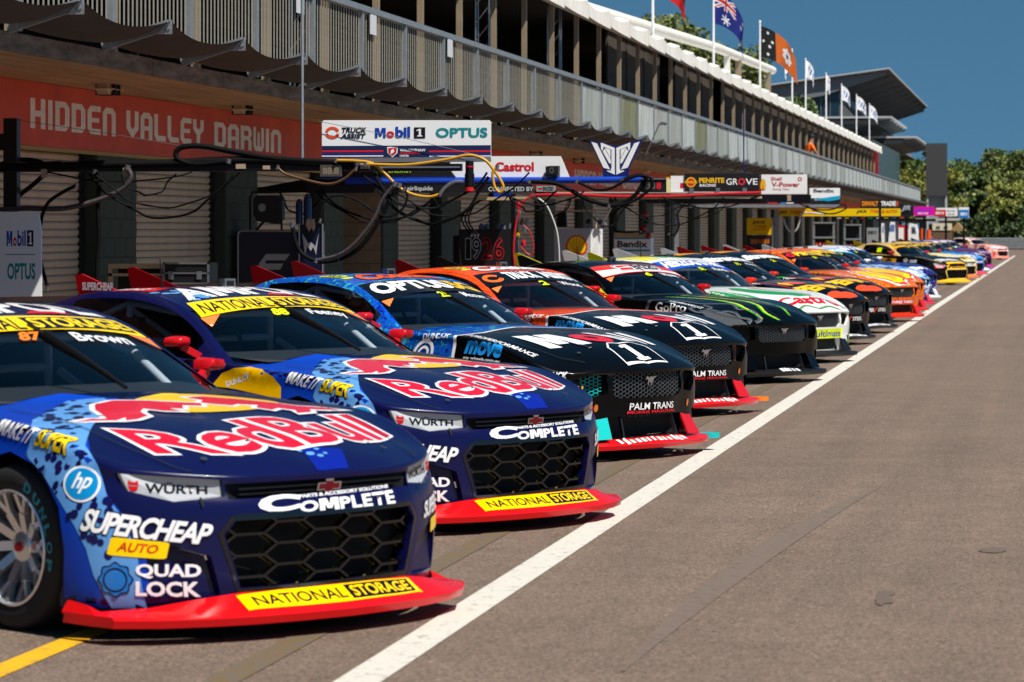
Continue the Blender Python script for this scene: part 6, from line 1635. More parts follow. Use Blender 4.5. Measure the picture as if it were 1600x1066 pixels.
for t_, col, a, b, bo, sh in (('TRUCK', '14141a', (-6.043, 2.518), (-5.823, 2.566), .04, .2), ('ASSIST', '14141a', (-6.054, 2.468), (-5.828, 2.511), .04, .2), ('M', '1440a0', (-5.749, 2.475), (-5.654, 2.56), .025, 0), ('o', 'd01820', (-5.648, 2.474), (-5.58, 2.532), .04, 0), ('bil', '1440a0', (-5.569, 2.474), (-5.44, 2.57), .04, 0), ('OPTUS', '0c8a8c', (-5.216, 2.475), (-4.764, 2.558), .03, 0), ('WALKINSHAW', 'f0f0f0', (-5.53, 2.355), (-5.305, 2.379), .03, 0), ('ANDRETTI', 'e01c24', (-5.53, 2.333), (-5.356, 2.349), .03, 0), ('UNITED', 'f0f0f0', (-5.53, 2.311), (-5.451, 2.327), .03, 0)):
    g.print(txt(t_, bo, sh), col, a, b, -.004 if col != 'f0f0f0' and col != 'e01c24' else -.006)
g.print(stroke([(.5 + .40 * math.cos(t), .5 + .40 * math.sin(t)) for t in np.linspace(.3, 3.0, 10)], .2), 'e8501c', (-6.19, 2.469), (-6.06, 2.573), -.004); g.print(stroke([(.5 + .40 * math.cos(t), .5 + .40 * math.sin(t)) for t in np.linspace(3.4, 6.1, 10)], .2), 'e8501c', (-6.19, 2.469), (-6.06, 2.573), -.004)
g.print(poly(IDQ), '14141a', (-5.406, 2.47), (-5.308, 2.563), -.004); g.print(poly(ONE), 'f0f0f0', (-5.384, 2.484), (-5.333, 2.55), -.0075)
shd = poly([(.05, .95), (.5, 1), (.95, .95), (.9, .4), (.5, 0), (.1, .4)]); g.print(shd, 'f0f0f0', (-5.648, 2.306), (-5.541, 2.399), -.006); g.print(shd, 'c81824', (-5.637, 2.317), (-5.552, 2.388), -.008); g.print(poly([(.3, .2), (.7, .5), (.6, .9), (.35, .7)]), 'f0f0f0', (-5.637, 2.317), (-5.552, 2.388), -.010)
g.tube('cable_bundle', [(-9.118, 2.23), (-8.417, 2.25), (-7.607, 2.258), (-7.147, 2.279), (-6.633, 2.282), (-6.235, 2.253), (-5.896, 2.241)], .038, M_HOSE, -.03)
g.tube('signal_mast', [(-6.388, 2.22), (-6.388, 3.893)], .014, M_GALV, -.02, 1); g.tube('guy_wire', [(-8.948, 2.645), (-8.011, 2.505), (-6.804, 2.3)], .0025, M_STEEL, -.02); g.tube('guy_wire', [(-6.235, 2.618), (-5.446, 2.46), (-4.775, 2.303)], .0025, M_STEEL, -.04)
hose('thick black hose looping above the nearest boom beam', 26.95, [(-5.896, 2.257), (-6.576, 2.293), (-6.975, 2.356), (-7.262, 2.407), (-7.446, 2.402), (-7.509, 2.347), (-7.469, 2.285), (-7.319, 2.251), (-7.033, 2.278)], .030, M_HOSE)
hose('brown braided hose sagging left below the nearest boom', 26.93, [(-7.936, 2.226), (-7.907, 2.136), (-7.999, 2.03), (-8.185, 1.947), (-8.417, 1.885), (-8.592, 1.863), (-8.884, 1.869), (-9.353, 1.847)], .028, M_BRAID)
hose('black hose hanging straight down in front of the first green column', 26.96, [(-8.243, 2.193), (-8.202, 2.098), (-8.214, 1.902), (-8.202, 1.622), (-8.22, 1.342), (-8.202, 1.006)], .026, M_HOSE)
hose('thin black hose with white clips beside the left sponsor board', 26.9, [(-8.388, 2.07), (-8.516, 2.009), (-8.65, 1.914), (-8.709, 1.762), (-8.72, 1.566), (-8.709, 1.397), (-8.65, 1.173)], .02, M_HOSE)
hose('black hose arching behind the nearest boom post', 27.1, [(-9.236, 2.23), (-9.06, 2.286), (-8.855, 2.296), (-8.709, 2.228), (-8.825, 2.099), (-8.972, 1.987), (-9.118, 1.847), (-9.294, 1.734)], .026, M_HOSE)
hose('yellow hose running from the boom end down to a silver fitting', 26.92, [(-6.077, 2.28), (-5.896, 2.274), (-5.755, 2.251), (-5.642, 2.163), (-5.53, 2.052), (-5.401, 1.986), (-5.266, 1.964), (-5.165, 1.986)], .016, M_YHOSE)
hose('yellow hose draped over the tip of the nearest boom', 26.9, [(-5.811, 2.246), (-5.446, 2.239), (-5.109, 2.282), (-4.914, 2.32), (-4.775, 2.281), (-4.686, 2.182), (-4.613, 2.061), (-4.636, 2.001), (-4.686, 2.05), (-4.702, 2.171), (-4.663, 2.215)], .016, M_YHOSE)
hose('heavy black hose swooping low from the boom to the navy trolley', 26.9, [(-5.519, 2.063), (-5.614, 1.909), (-5.715, 1.722), (-5.851, 1.54), (-6.009, 1.44), (-6.207, 1.407), (-6.36, 1.467), (-6.428, 1.578), (-6.457, 1.722)], .024, M_HOSE)
hose('corrugated grey hose beside the heavy black one', 26.85, [(-5.547, 2.074), (-5.654, 1.942), (-5.738, 1.761), (-5.896, 1.567), (-6.037, 1.468), (-6.235, 1.418)], .018, M_BRAID)
hose('thin black hose in a low loop before the brown block wall', 26.88, [(-6.207, 1.761), (-6.179, 1.91), (-6.065, 1.976), (-5.896, 1.943), (-5.755, 1.854), (-5.614, 1.794), (-5.491, 1.854), (-5.44, 1.964), (-5.468, 2.03)], .012, M_HOSE)
hose('brown hose sagging beneath the timer box', 26.9, [(-6.587, 2.221), (-6.519, 2.166), (-6.349, 2.115), (-6.15, 2.076), (-6.009, 2.114), (-5.896, 2.208)], .014, mat('hose_brown', '5a3a18', .5))
w = Gear('wheel_gun', -4.903, 26.9, 'black wheel gun with red rings hanging at the tip of the nearest boom', 'wheel gun')
for nm, a, b, r_, m_ in (('body', (-4.903, 2.27), (-4.903, 2.161), .036, M_BOOM), ('ring', (-4.903, 2.227), (-4.903, 2.216), .038, vinyl('c01820')), ('grip', (-4.903, 2.161), (-4.903, 2.045), .042, M_BOOM), ('nozzle', (-4.903, 2.045), (-4.903, 2.012), .046, vinyl('d02020'))):
    MB().lathe([(0, 0), (r_, 0), (r_, a[1] - b[1]), (0, a[1] - b[1])], (0, 0, b[1]), (0, 0, 1), 14).build(nm, m_, w.o, 40)
w.tube('inlet', [(-4.903, 2.089), (-5.026, 2.095), (-5.109, 2.051), (-5.165, 1.986)], .014, M_SILVER)
b_ = Gear('sponsor_board', -8.843, 26.7, 'pale grey sponsor board with two logos at the left edge', 'board')
b_.plate('board', [(-9.133, 1.01), (-8.635, 1.012), (-8.635, 1.678), (-8.664, 1.839), (-9.133, 1.839)], mat('board_grey_white', 'e4e6ea', .4), .03)
for t_, col, a, c_ in (('M', '1440a0', (-8.947, 1.539), (-8.895, 1.672)), ('o', 'd01820', (-8.889, 1.539), (-8.855, 1.617)), ('bil', '1440a0', (-8.849, 1.539), (-8.774, 1.678)), ('OPTUS', '0c8a8c', (-8.941, 1.25), (-8.687, 1.395))): b_.print(txt(t_, .03), col, a, c_, -.001 - .03)
b_.print(poly(IDQ), '14141a', (-8.762, 1.539), (-8.704, 1.678), -.031); b_.print(poly(ONE), 'f0f0f0', (-8.75, 1.556), (-8.716, 1.661), -.033); b_.print(poly(IDQ), '30343a', (-8.959, 1.464), (-8.687, 1.47), -.031)
fc = Gear('flight_case', -8.535, 31.0, 'black flight case with silver edges and butterfly latches on a bench by the second door', 'case')
fc.box('body', (-8.76, 1.04), (-8.298, 1.354), M_SIGNK, 0, .35); 
for a, c_ in (((-8.767, 1.341), (-8.291, 1.361)), ((-8.767, 1.244), (-8.291, 1.258)), ((-8.767, 1.136), (-8.291, 1.156)), ((-8.767, 1.039), (-8.747, 1.36)), ((-8.311, 1.041), (-8.291, 1.361))): fc.box('edge_strip', a, c_, M_SILVER, -.012, .0)
for u_ in ((-8.681, 1.219), (-8.39, 1.22)): fc.box('latch', (u_[0] - .025, u_[1] - .03), (u_[0] + .025, u_[1] + .05), M_SILVER, -.025, -.012)
bn = Gear('work_bench', -9.131, 31.2, 'low steel bench with dark shelves in front of the first two doors', 'bench')
bn.box('top', (-9.397, 1.294), (-8.747, 1.341), M_CREAMBEAM, 0, .4); bn.box('shelf', (-9.397, 1.217), (-8.747, 1.245), M_CREAMBEAM, 0, .4); bn.box('back', (-9.384, 0.973), (-8.76, 1.334), M_SIGNK, .3, .32); bn.tube('roll', [(-8.747, 1.315, 0), (-8.747, 1.315, .3)], .03, M_BRAID, 0, 1)
for u_ in (-9.377, -8.773): bn.box('leg', (u_ - .02, 0), (u_ + .02, 1.295), M_CREAMBEAM, .0, .05)
c_ = Gear('equipment_trolley', -9.09, 37.0, 'navy pit trolley with a big pale angular letter and rounded silver rim', 'trolley')
c_.box('cabinet', (-9.551, .12), (-8.622, 1.675), M_NAVYCART, 0, .6)
c_.tube('rim', [(-9.543, .12), (-9.543, 1.637), (-9.527, 1.668), (-9.496, 1.675), (-8.622, 1.675)], .012, M_SILVER, -.01, 1)
for pts in ([(-9.199, 1.402), (-8.91, 1.402), (-8.965, 1.326), (-9.203, 1.326), (-9.207, 1.288), (-8.988, 1.288), (-9.027, 1.216), (-9.207, 1.215), (-9.207, 1.151), (-9.043, 1.151), (-9.09, 1.075), (-9.285, 1.075), (-9.285, 1.288)],): c_.print(poly(pts), 'a4a6a6', (0, 0), (1, 1), -.004) if False else c_.plate('emblem', pts, mat('emblem_grey', 'a4a6a6', .4), .004, -.006)
for x_ in (-9.48, -8.7): c_.tube('castor', [(x_, .06, 0), (x_, .06, .05)], .06, M_TYRE, 0, 1, 14)
c_.plate('hose_reel', [(-9.371, 2.048), (-9.332, 2.101), (-9.082, 2.101), (-9.043, 2.032), (-9.043, 1.82), (-9.105, 1.759), (-9.324, 1.79), (-9.371, 1.873)], M_SIGNK, -.25, .05); c_.print(ellipse(.5, .5, .5, .5, 16), '8a9490', (-9.308, 1.904), (-9.215, 2.002), .046)
c_.tube('frame', [(-9.418, 1.675), (-9.426, 2.064), (-9.387, 2.14), (-9.043, 2.139), (-9.035, 1.675)], .014, M_BOOM, .1, 1); c_.tube('brace', [(-9.347, 1.683), (-9.246, 1.797)], .016, M_BOOM, .1, 1)
for a, bb, r_ in (((-8.832, 1.744), (-8.832, 2.055), .042), ((-8.731, 1.683), (-8.731, 2.115), .05)):
    MB().lathe([(0, 0), (r_, .02), (r_, (bb[1] - a[1]) * .85), (r_ * .5, bb[1] - a[1]), (0, bb[1] - a[1])], (a[0] - c_.x, .15, a[1]), (0, 0, 1), 16).build('gas_cylinder', mat('cylinder_blue', '0c1f4a', .3, coat=.4), c_.o, 40)
s_ = Gear('crew_board', -8.506, 36.4, 'narrow navy board with silver frame and winged emblem, gloves clipped on top', 'board')
s_.box('panel', (-8.646, .3), (-8.374, 1.751), M_NAVYCART, 0, .02); s_.tube('frame', [(-8.653, .3), (-8.653, 1.759), (-8.374, 1.759), (-8.374, .3)], .010, M_SILVER, -.01, 1)
wing_ = [(-8.615, 1.645), (-8.545, 1.531), (-8.514, 1.547), (-8.459, 1.493), (-8.42, 1.645), (-8.451, 1.395), (-8.483, 1.493), (-8.514, 1.44), (-8.552, 1.501), (-8.583, 1.395)]
s_.plate('emblem', wing_, mat('emblem_silver', 'c4c8cc', .3, metal=.4), .004, -.006)
for dx in (0, .05): s_.plate('glove', [(p[0] + dx, p[1]) for p in ((-8.56, 1.736), (-8.521, 1.668), (-8.498, 1.721), (-8.514, 1.819), (-8.552, 1.804))], M_TANBR, .02, -.04)
s_.box('foot', (-8.638, 0), (-8.382, .3), M_BOOM, -.15, .25)
g = Gear('pit_boom', -9.8, 38.5, 'blue overhead pit boom with winged emblem and a red digit clock at its tip', 'pit boom', 'overhead booms along the garages')
g.box('post', (-9.832, 0.), (-9.775, 2.191), M_BOOM, -.05, .05)
g.plate('arm', [(-9.824, 2.135), (-9.8, 2.191), (-9.134, 2.308), (-8.407, 2.321), (-8.407, 2.14), (-9.134, 2.15)], M_BOOM, -.08, .04)
g.tube('tube', [(-8.568, 2.282), (-4.777, 2.296)], .042, M_BLUETUBE, 0, 1, 14); g.box('lower_panel', (-9.053, 2.142), (-6.238, 2.245), M_SIGNK, -.03, .03); g.box('tip', (-4.918, 2.273), (-4.777, 2.335), M_BLUETUBE)
g.plate('black_sign', [(-8.891, 2.323), (-7.19, 2.318), (-7.286, 2.451), (-7.246, 2.545), (-8.891, 2.551)], M_SIGNK, -.02, 0); g.box('sign_rail', (-8.891, 2.319), (-7.19, 2.334), M_BLUETUBE, -.03, -.005)
g.print(txt('ENERGY', .02), 'a8d818', (-8.021, 2.391), (-7.725, 2.429), -.024); [g.print(poly([(0, 1), (.35, 1), (.6, .1), (.4, 0)]), 'a8d818', (a[0], a[1]), (b[0], b[1]), -.024) for a, b in (((-8.206, 2.368), (-8.182, 2.431)), ((-8.174, 2.36), (-8.15, 2.431)), ((-8.134, 2.376), (-8.11, 2.431)))]
g.plate('white_sign', [(-7.19, 2.326), (-5.788, 2.322), (-5.899, 2.587), (-7.286, 2.592), (-7.286, 2.451)], M_SIGNW, -.02, .06); g.box('white_sign_rail', (-7.19, 2.314), (-5.788, 2.334), M_BLUETUBE, .03, .09)
g.print(txt('Castrol', .04), 'd01c24', (-6.713, 2.403), (-6.23, 2.518), .057); g.print(poly([(0, 0), (1, 0), (1, 1), (.3, 1)]), '5c6068', (-6.104, 2.338), (-5.907, 2.47), .057)
g.box('camera_box', (-6.064, 2.362), (-5.907, 2.462), M_SIGNK, -.08, .03); g.print(stroke([(.5 + .42 * math.cos(t), .5 + .42 * math.sin(t)) for t in np.linspace(0, 6.28, 17)[:-1]], .12, True), '6a6e72', (-6.017, 2.377), (-5.962, 2.447), -.082)
for t_, a, b in (('airliquide', (-7.789, 2.155), (-7.469, 2.225)), ('CONNECTED BY', (-6.777, 2.16), (-6.222, 2.214))): g.print(txt(t_, .02), 'c8ccd0', a, b, -.034)
g.box('enzed_plate', (-6.183, 2.155), (-5.946, 2.225), mat('plate_grey', '9a9ea2', .5), -.036, -.031); g.print(txt('ENZED', .03), '14141a', (-6.104, 2.167), (-5.97, 2.213), -.038); g.print(poly(IDQ), 'c81c24', (-6.163, 2.179), (-6.112, 2.202), -.038)
emb = g.plate('emblem_board', [(-5.547, 2.78), (-5.215, 2.709), (-4.879, 2.792), (-5.051, 2.428), (-5.051, 2.281), (-5.372, 2.282), (-5.372, 2.429)], mat('emblem_blue', '0c1c60', .4), -.02, 0)
EM = lambda pts: [(emx(p[0]), emz(p[1])) for p in pts]
ea, eb = (-5.702, 2.929), (-4.45, 1.993)
emx = lambda u: ea[0] + (eb[0] - ea[0]) * u / 1421; emz = lambda v: ea[1] + (eb[1] - ea[1]) * v / 1066
for pts in ([(215, 195), (292, 218), (475, 578), (382, 553)], [(345, 205), (540, 280), (540, 650), (430, 600), (440, 590), (480, 598), (495, 560), (495, 305), (385, 262), (370, 322), (350, 300)], [(372, 330), (400, 290), (485, 440), (485, 500), (462, 490)], [(400, 275), (480, 305), (480, 420)]):
    for flip in (0, 1):
        q = [(1102 - x if flip else x, y) for x, y in pts]
        g.plate('emblem_stroke', EM(q[::-1] if flip else q), M_SIGNW, .004, -.001)
ck = g.box('clock', (-4.894, 2.141), (-4.582, 2.295), M_SIGNK, -.12, .02); g.box('clock_hood', (-4.894, 2.296), (-4.582, 2.311), M_SILVER, -.14, .02, ck); g.box('clock_side', (-4.59, 2.14), (-4.544, 2.303), vinyl('e8e0a0'), -.11, .02, ck)
g.print(txt('38', .02), '6a6458', (-4.824, 2.18), (-4.715, 2.272), -.124, ck); g.print(txt('8', .03), 'e02830', (-4.703, 2.179), (-4.645, 2.272), -.124, ck)
hose('black ribbed hose drooping under the blue boom clock', 38.35, [(-6.254, 2.276), (-5.938, 2.252), (-5.741, 2.166), (-5.545, 2.057), (-5.309, 1.994), (-5.113, 2.017), (-4.957, 2.11), (-4.879, 2.226), (-4.824, 2.311), (-4.918, 2.35), (-5.113, 2.289)], .032, M_HOSE)
hose('second black hose curling below the blue boom clock', 38.3, [(-5.663, 2.275), (-5.427, 2.173), (-5.231, 2.196), (-5.035, 2.304), (-4.894, 2.343), (-4.762, 2.311), (-4.746, 2.21), (-4.855, 2.11), (-5.035, 2.009), (-5.27, 1.979)], .022, M_HOSE)
g = Gear('pit_boom', -7.811, 46.5, 'cream overhead pit boom with a red hose along it and a black yellow lettered sign', 'pit boom', 'overhead booms along the garages')
g.box('post', (-7.849, 0.), (-7.783, 2.225), M_BOOM, -.05, .05); g.box('beam', (-7.84, 2.15), (-4.158, 2.181), M_CREAMBEAM, -.06, .06); g.box('under_beam', (-5.94, 2.081), (-4.065, 2.143), M_BOOM, -.03, .03); g.box('rail', (-7.172, 2.233), (-4.158, 2.25), mat('rail_pale', 'b8b4ac', .5), -.02, .02)
g.box('white_sign', (-5.488, 2.221), (-5.262, 2.482), M_SIGNW, .0, .02); g.print(poly([(0, 0), (1, 0), (1, 1), (0, 1)]), 'c81c24', (-5.347, 2.304), (-5.281, 2.379), -.003); g.box('yellow_edge', (-5.553, 2.23), (-5.506, 2.464), vinyl('e8b818'), .0, .02)
g.box('black_sign', (-5.281, 2.257), (-4.195, 2.516), M_SIGNK, -.02, -.005)
g.print(ellipse(.5, .5, .5, .5, 20), 'f0b818', (-5.262, 2.314), (-5.112, 2.463), -.022); g.print(ellipse(.5, .5, .38, .38, 20), 'd02818', (-5.262, 2.314), (-5.112, 2.463), -.024); g.print(txt('PENRITE', .03), 'f0c020', (-5.276, 2.37), (-5.098, 2.407), -.026)
g.print(txt('PENRITE', .04), 'f0b818', (-5.07, 2.378), (-4.7, 2.452), -.022); g.print(txt('RACING', .03, .2), 'f0f0f0', (-5.065, 2.322), (-4.821, 2.364), -.022)
g.print(txt('GR', .012), 'f0f0f0', (-4.672, 2.349), (-4.503, 2.442), -.022); g.print(stroke([(.5 + .36 * math.cos(t), .5 + .36 * math.sin(t)) for t in np.linspace(0, 6.28, 21)[:-1]], .2, True), 'd83038', (-4.503, 2.34), (-4.391, 2.451), -.022); g.print(txt('VE', .012), 'f0f0f0', (-4.391, 2.349), (-4.214, 2.441), -.022)
for u_ in (-5.178, -4.793, -4.401): g.box('clamp', (u_ - .03, 2.22), (u_ + .03, 2.304), M_SILVER, -.04, -.02)
g.tube('red_line', [(-7.534, 2.206), (-6.887, 2.214), (-6.318, 2.185), (-5.469, 2.183), (-4.906, 2.21), (-4.158, 2.236)], .020, M_RHOSE, -.07)
g.box('blue_motor', (-8.108, 2.178), (-7.84, 2.253), M_BLUETUBE); g.box('tie_bar', (-8.8, 2.132), (-7.84, 2.178), M_CREAMBEAM)
hose('red hose curving down behind the numbered black trolley', 46.3, [(-7.477, 2.206), (-7.63, 2.112), (-7.716, 1.923), (-7.763, 1.688), (-7.783, 1.386), (-7.763, 1.122)], .018, M_RHOSE)
hose('white hose curving down in front of the shell trolley', 46.2, [(-7.401, 2.158), (-7.286, 2.064), (-7.191, 1.876), (-7.124, 1.669), (-7.096, 1.452), (-7.086, 1.217)], .014, mat('hose_white', 'c8c8c4', .4))
hose('short red hose loop beside the tool rack', 46.25, [(-7.63, 1.763), (-7.534, 1.669), (-7.477, 1.48), (-7.496, 1.33), (-7.572, 1.348), (-7.668, 1.452)], .010, M_RHOSE)
hose('outer of three black hoses arched above the numbered trolley', 46.6, [(-8.127, 2.141), (-8.329, 2.122), (-8.588, 1.924), (-8.588, 1.782), (-8.463, 1.612)], .016, M_HOSE)
hose('middle of three black hoses arched above the numbered trolley', 46.6, [(-8.137, 2.141), (-8.348, 2.122), (-8.54, 1.924), (-8.54, 1.782), (-8.415, 1.612)], .016, M_HOSE)
hose('inner of three black hoses arched above the numbered trolley', 46.6, [(-8.146, 2.141), (-8.367, 2.122), (-8.492, 1.924), (-8.492, 1.782), (-8.367, 1.612)], .016, M_HOSE)
tr = Gear('tool_rack', -7.763, 46.7, 'slim rack of steel fittings and red couplings right of the numbered trolley', 'rack')
tr.tube('upright', [(-7.783, 0), (-7.783, 2.14)], .02, M_STEEL, 0, 1)
for i_, (a, col) in enumerate((((-7.783, 2.018), 'c81c24'), ((-7.783, 1.895), '9aa0a4'), ((-7.725, 1.763), '8a6a20'), ((-7.687, 1.669), 'c8ccd0'), ((-7.783, 1.593), 'd8b820'), ((-7.706, 1.452), 'c81c24'), ((-7.649, 1.763), '8a9094'))): MB().lathe([(0, 0), (.03, 0), (.035, .05), (.02, .1), (0, .1)], (a[0] - tr.x, -.03, a[1]), (.2, 0, 1), 10).build('fitting', vinyl(col, .3), tr.o, 40)
c_ = Gear('equipment_trolley', -8.685, 49.0, 'black pit trolley with outlined white and red number', 'trolley')
c_.box('cabinet', (-9.1, .1), (-8.261, 1.709), M_SIGNK, 0, .6)
for ch, a, b, col in (('1', (-8.999, 1.231), (-8.908, 1.569), 'c8c8cc'), ('9', (-8.898, 1.231), (-8.746, 1.579), 'c8c8cc'), ('2', (-8.736, 1.231), (-8.574, 1.579), 'd01c28'), ('6', (-8.554, 1.231), (-8.382, 1.579), 'd01c28')):
    c_.print(txt(ch, .03), col, a, b, -.004); c_.print(txt(ch, -.005), '0c0c10', (a[0] + .008, a[1] + .012), (b[0] - .008, b[1] - .012), -.007)
for u_, r_ in (((-8.776, 1.719), .05), ((-8.695, 1.719), .04), ((-8.514, 1.719), .045), ((-8.433, 1.719), .04), ((-8.312, 1.719), .04)): MB().lathe([(0, 0), (r_, 0), (r_ * .9, .06), (r_ * .3, .09), (0, .09)], (u_[0] - c_.x, .2, 1.709), (0, 0, 1), 12).build('grey_bottle', mat('bottle_grey', '5c6470', .3), c_.o, 40)  # grey bottles standing on top of the trolley
for x_ in (-9.019, -8.342): c_.tube('castor', [(x_, .06, 0), (x_, .06, .05)], .05, M_TYRE, 0, 1, 14)
c_.box('side_pack', (-9.212, .2), (-9.11, 1.609), M_BOOM, .1, .4)
c_ = Gear('equipment_trolley', -8.822, 59.0, 'pale grey pit trolley with a big yellow and red shell on its front', 'trolley')
c_.box('cabinet', (-9.148, .1), (-8.485, 1.73), mat('cart_pale', 'a8a8ac', .4), 0, .5); pecten(c_, (-8.931, 1.24), (-8.521, 1.61), -.004); c_.box('side_bin', (-8.473, .1), (-8.305, 1.718), M_SIGNW, .05, .5); c_.plate('wedge', [(-8.485, 1.217), (-8.317, 1.217), (-8.317, 1.575)], M_SIGNW, .01, -.01)
c_.tube('hoop', [(-9.124, 1.73), (-9.124, 2.052), (-8.377, 2.063), (-8.377, 1.73)], .018, M_CREAMBEAM, .1, 1); c_.tube('strut', [(-8.979, 2.052), (-8.883, 2.267)], .01, M_BOOM, .1, 1); c_.tube('strut', [(-8.076, 2.11), (-8.28, 1.741)], .015, M_SILVER, 0, 1); c_.plate('hanging_bag', [(-9.1, 2.028), (-8.931, 2.028), (-8.919, 1.753), (-9.112, 1.754)], M_BOOM, -.1, .05)
for i_, p_ in enumerate(((-8.425, 1.873), (-8.28, 1.813), (-8.184, 1.741), (-8.497, 1.813))): MB().lathe([(0, 0), (.04, 0), (.05, .06), (0, .1)], (p_[0] - c_.x, -.02, p_[1]), (0, 0, 1), 10).build('fitting', [M_STEEL, M_BOOM][i_ % 2], c_.o, 40)
for x_ in (-9.076, -8.557): c_.tube('castor', [(x_, .06, 0), (x_, .06, .05)], .05, M_TYRE, 0, 1, 14)
g = Gear('pit_boom', -7.058, 59.5, 'dark overhead pit boom with a white red lettered fuel sponsor sign', 'pit boom', 'overhead booms along the garages')
g.box('post', (-7.106, 0.), (-7.034, 2.347), M_BOOM, -.05, .05); g.box('beam', (-7.106, 2.192), (-4.403, 2.353), M_BOOM, -.05, .05); g.box('sign', (-5.323, 2.367), (-4.474, 2.731), M_SIGNW, -.02, 0)
pecten(g, (-5.347, 2.438), (-5.241, 2.65), -.024)
for t_, a, b, bo in (('Shell', (-5.146, 2.614), (-4.945, 2.685), .02), ('V-Power', (-5.134, 2.496), (-4.615, 2.589), .03), ('Racing Team', (-5.111, 2.431), (-4.804, 2.472), .01)): g.print(txt(t_, bo), 'b81c28', a, b, -.022)
g.print(stroke([(.5 + .36 * math.cos(t), .5 + .36 * math.sin(t)) for t in np.linspace(0, 6.28, 21)[:-1]], .22, True), 'b81c28', (-4.651, 2.601), (-4.568, 2.684), -.022)
for a, b, col in (((-6.189, 2.191), (-6.082, 2.214), 'b0b0b0'), ((-5.217, 2.19), (-5.016, 2.213), 'c03038'), ((-4.969, 2.189), (-4.851, 2.213), '3080c8'), ((-4.851, 2.189), (-4.721, 2.212), 'e0e0e0')): g.print(poly(IDQ), col, a, b, -.055)
g.tube('antenna', [(-5.655, 2.356), (-5.655, 3.916)], .012, mat('antenna_blue', '10206a', .4), 0, 1); g.box('bracket', (-4.839, 2.236), (-4.768, 2.354), M_TANBR, -.06, -.05)
g.tube('floodlight_arm', [(-7.501, 3.108), (-7.393, 3.333), (-7.237, 3.677)], .012, M_STEEL, 0, 1); g.plate('floodlight', [(-7.249, 3.665), (-7.178, 3.724), (-7.082, 3.7), (-7.106, 3.653)], M_STEEL, .12)
hose('black hose dangling from the dark boom above the small white trolley', 59.3, [(-6.522, 2.144), (-6.76, 2.144), (-6.867, 1.99), (-6.843, 1.789), (-6.915, 1.622), (-7.034, 1.622)], .022, M_HOSE)
c_ = Gear('equipment_trolley', -9.124, 70.0, 'white and blue pit trolley with black lettering below a black hose', 'trolley')
c_.box('cabinet', (-9.519, .1), (-8.701, 1.526), M_SIGNW, 0, .5); c_.box('lid', (-9.519, 1.526), (-8.701, 1.642), M_CREAMBEAM, .0, .5); c_.box('stripe', (-9.504, 1.504), (-8.716, 1.534), vinyl('1a90b8'), -.006, 0); c_.print(txt('Bendix', .03), '14141c', (-9.446, 1.323), (-8.774, 1.468), -.004); c_.box('stripe', (-9.46, 1.236), (-8.716, 1.273), vinyl('1a90b8'), -.006, 0)
for i_, p_ in enumerate(((-8.847, 1.686), (-8.774, 1.845), (-8.803, 1.99), (-8.905, 1.613), (-8.745, 1.526))): MB().lathe([(0, 0), (.05, 0), (.06, .08), (0, .14)], (p_[0] - c_.x, -.06, p_[1]), (0, 0, 1), 10).build('fitting', [vinyl('a81c24'), M_BOOM][i_ % 2], c_.o, 40)
for x_ in (-9.431, -8.788): c_.tube('castor', [(x_, .06, 0), (x_, .06, .05)], .05, M_TYRE, 0, 1, 14)
hose('black hose arching over the white and blue trolley', 69.8, [(-9.051, 2.251), (-9.343, 2.208), (-9.519, 1.991), (-9.49, 1.729), (-9.27, 1.657), (-8.905, 1.671)], .025, M_HOSE)
g = Gear('pit_boom', -8.439, 73.0, 'grey overhead pit boom with a small white and cyan sign', 'pit boom', 'overhead booms along the garages')
g.box('post', (-8.526, 0.), (-8.439, 2.294), M_GALV, -.05, .05); g.box('beam', (-8.526, 2.222), (-4.743, 2.289), M_GALV, -.06, .06); g.box('sign', (-5.431, 2.433), (-4.743, 2.662), M_SIGNW, -.02, 0); g.box('sign_lower', (-5.431, 2.29), (-4.743, 2.432), M_SIGNK, -.02, 0); g.plate('cyan_flash', [(-5.345, 2.404), (-4.743, 2.49), (-4.743, 2.403), (-5.001, 2.361)], vinyl('20a0c8'), .003, -.024)
g.print(txt('Bendix', .03), '14141c', (-5.345, 2.555), (-4.872, 2.641), -.022); g.print(txt('RACING', .01), 'f0f0f0', (-5.316, 2.376), (-5.001, 2.425), -.026)
hose('black hose wound round the tip of the grey boom', 72.8, [(-5.79, 2.391), (-5.46, 2.218), (-5.144, 2.16), (-4.857, 2.188), (-4.671, 2.288), (-4.6, 2.188), (-4.915, 2.073), (-5.287, 2.146), (-5.503, 2.275)], .02, M_HOSE)
c_ = Gear('banner_stand', -8.752, 97.0, 'yellow tyre shop banner above a black one with orange lettering', 'banner')
c_.box('yellow_panel', (-9.122, 1.577), (-8.363, 2.081), vinyl('e8b808'), 0, .05); c_.box('black_panel', (-9.122, 1.227), (-8.363, 1.567), M_SIGNK, 0, .05); c_.box('frame', (-8.354, 0), (-8.324, 2.101), M_SILVER, -.02, .05)
for t_, col, a, b in (('JAX', '14141a', (-8.966, 1.887), (-8.538, 2.004)), ('TYRES', 'c84818', (-8.907, 1.8), (-8.519, 1.868)), ('& AUTO', 'c84818', (-8.927, 1.713), (-8.538, 1.78)), ('~7', 'c06818', (-9.005, 1.305), (-8.441, 1.441))): c_.print(txt(t_, .04, .1), col, a, b, -.003)
g = Gear('pit_boom', -8.99, 107.0, 'bright yellow overhead pit boom lettered in black and red', 'pit boom', 'overhead booms along the garages')
g.box('post', (-9.14, 0.), (-8.99, 2.424), M_GALV, -.06, .06); g.box('beam', (-8.99, 2.188), (-4.949, 2.44), vinyl('f0c808'), -.08, .08)
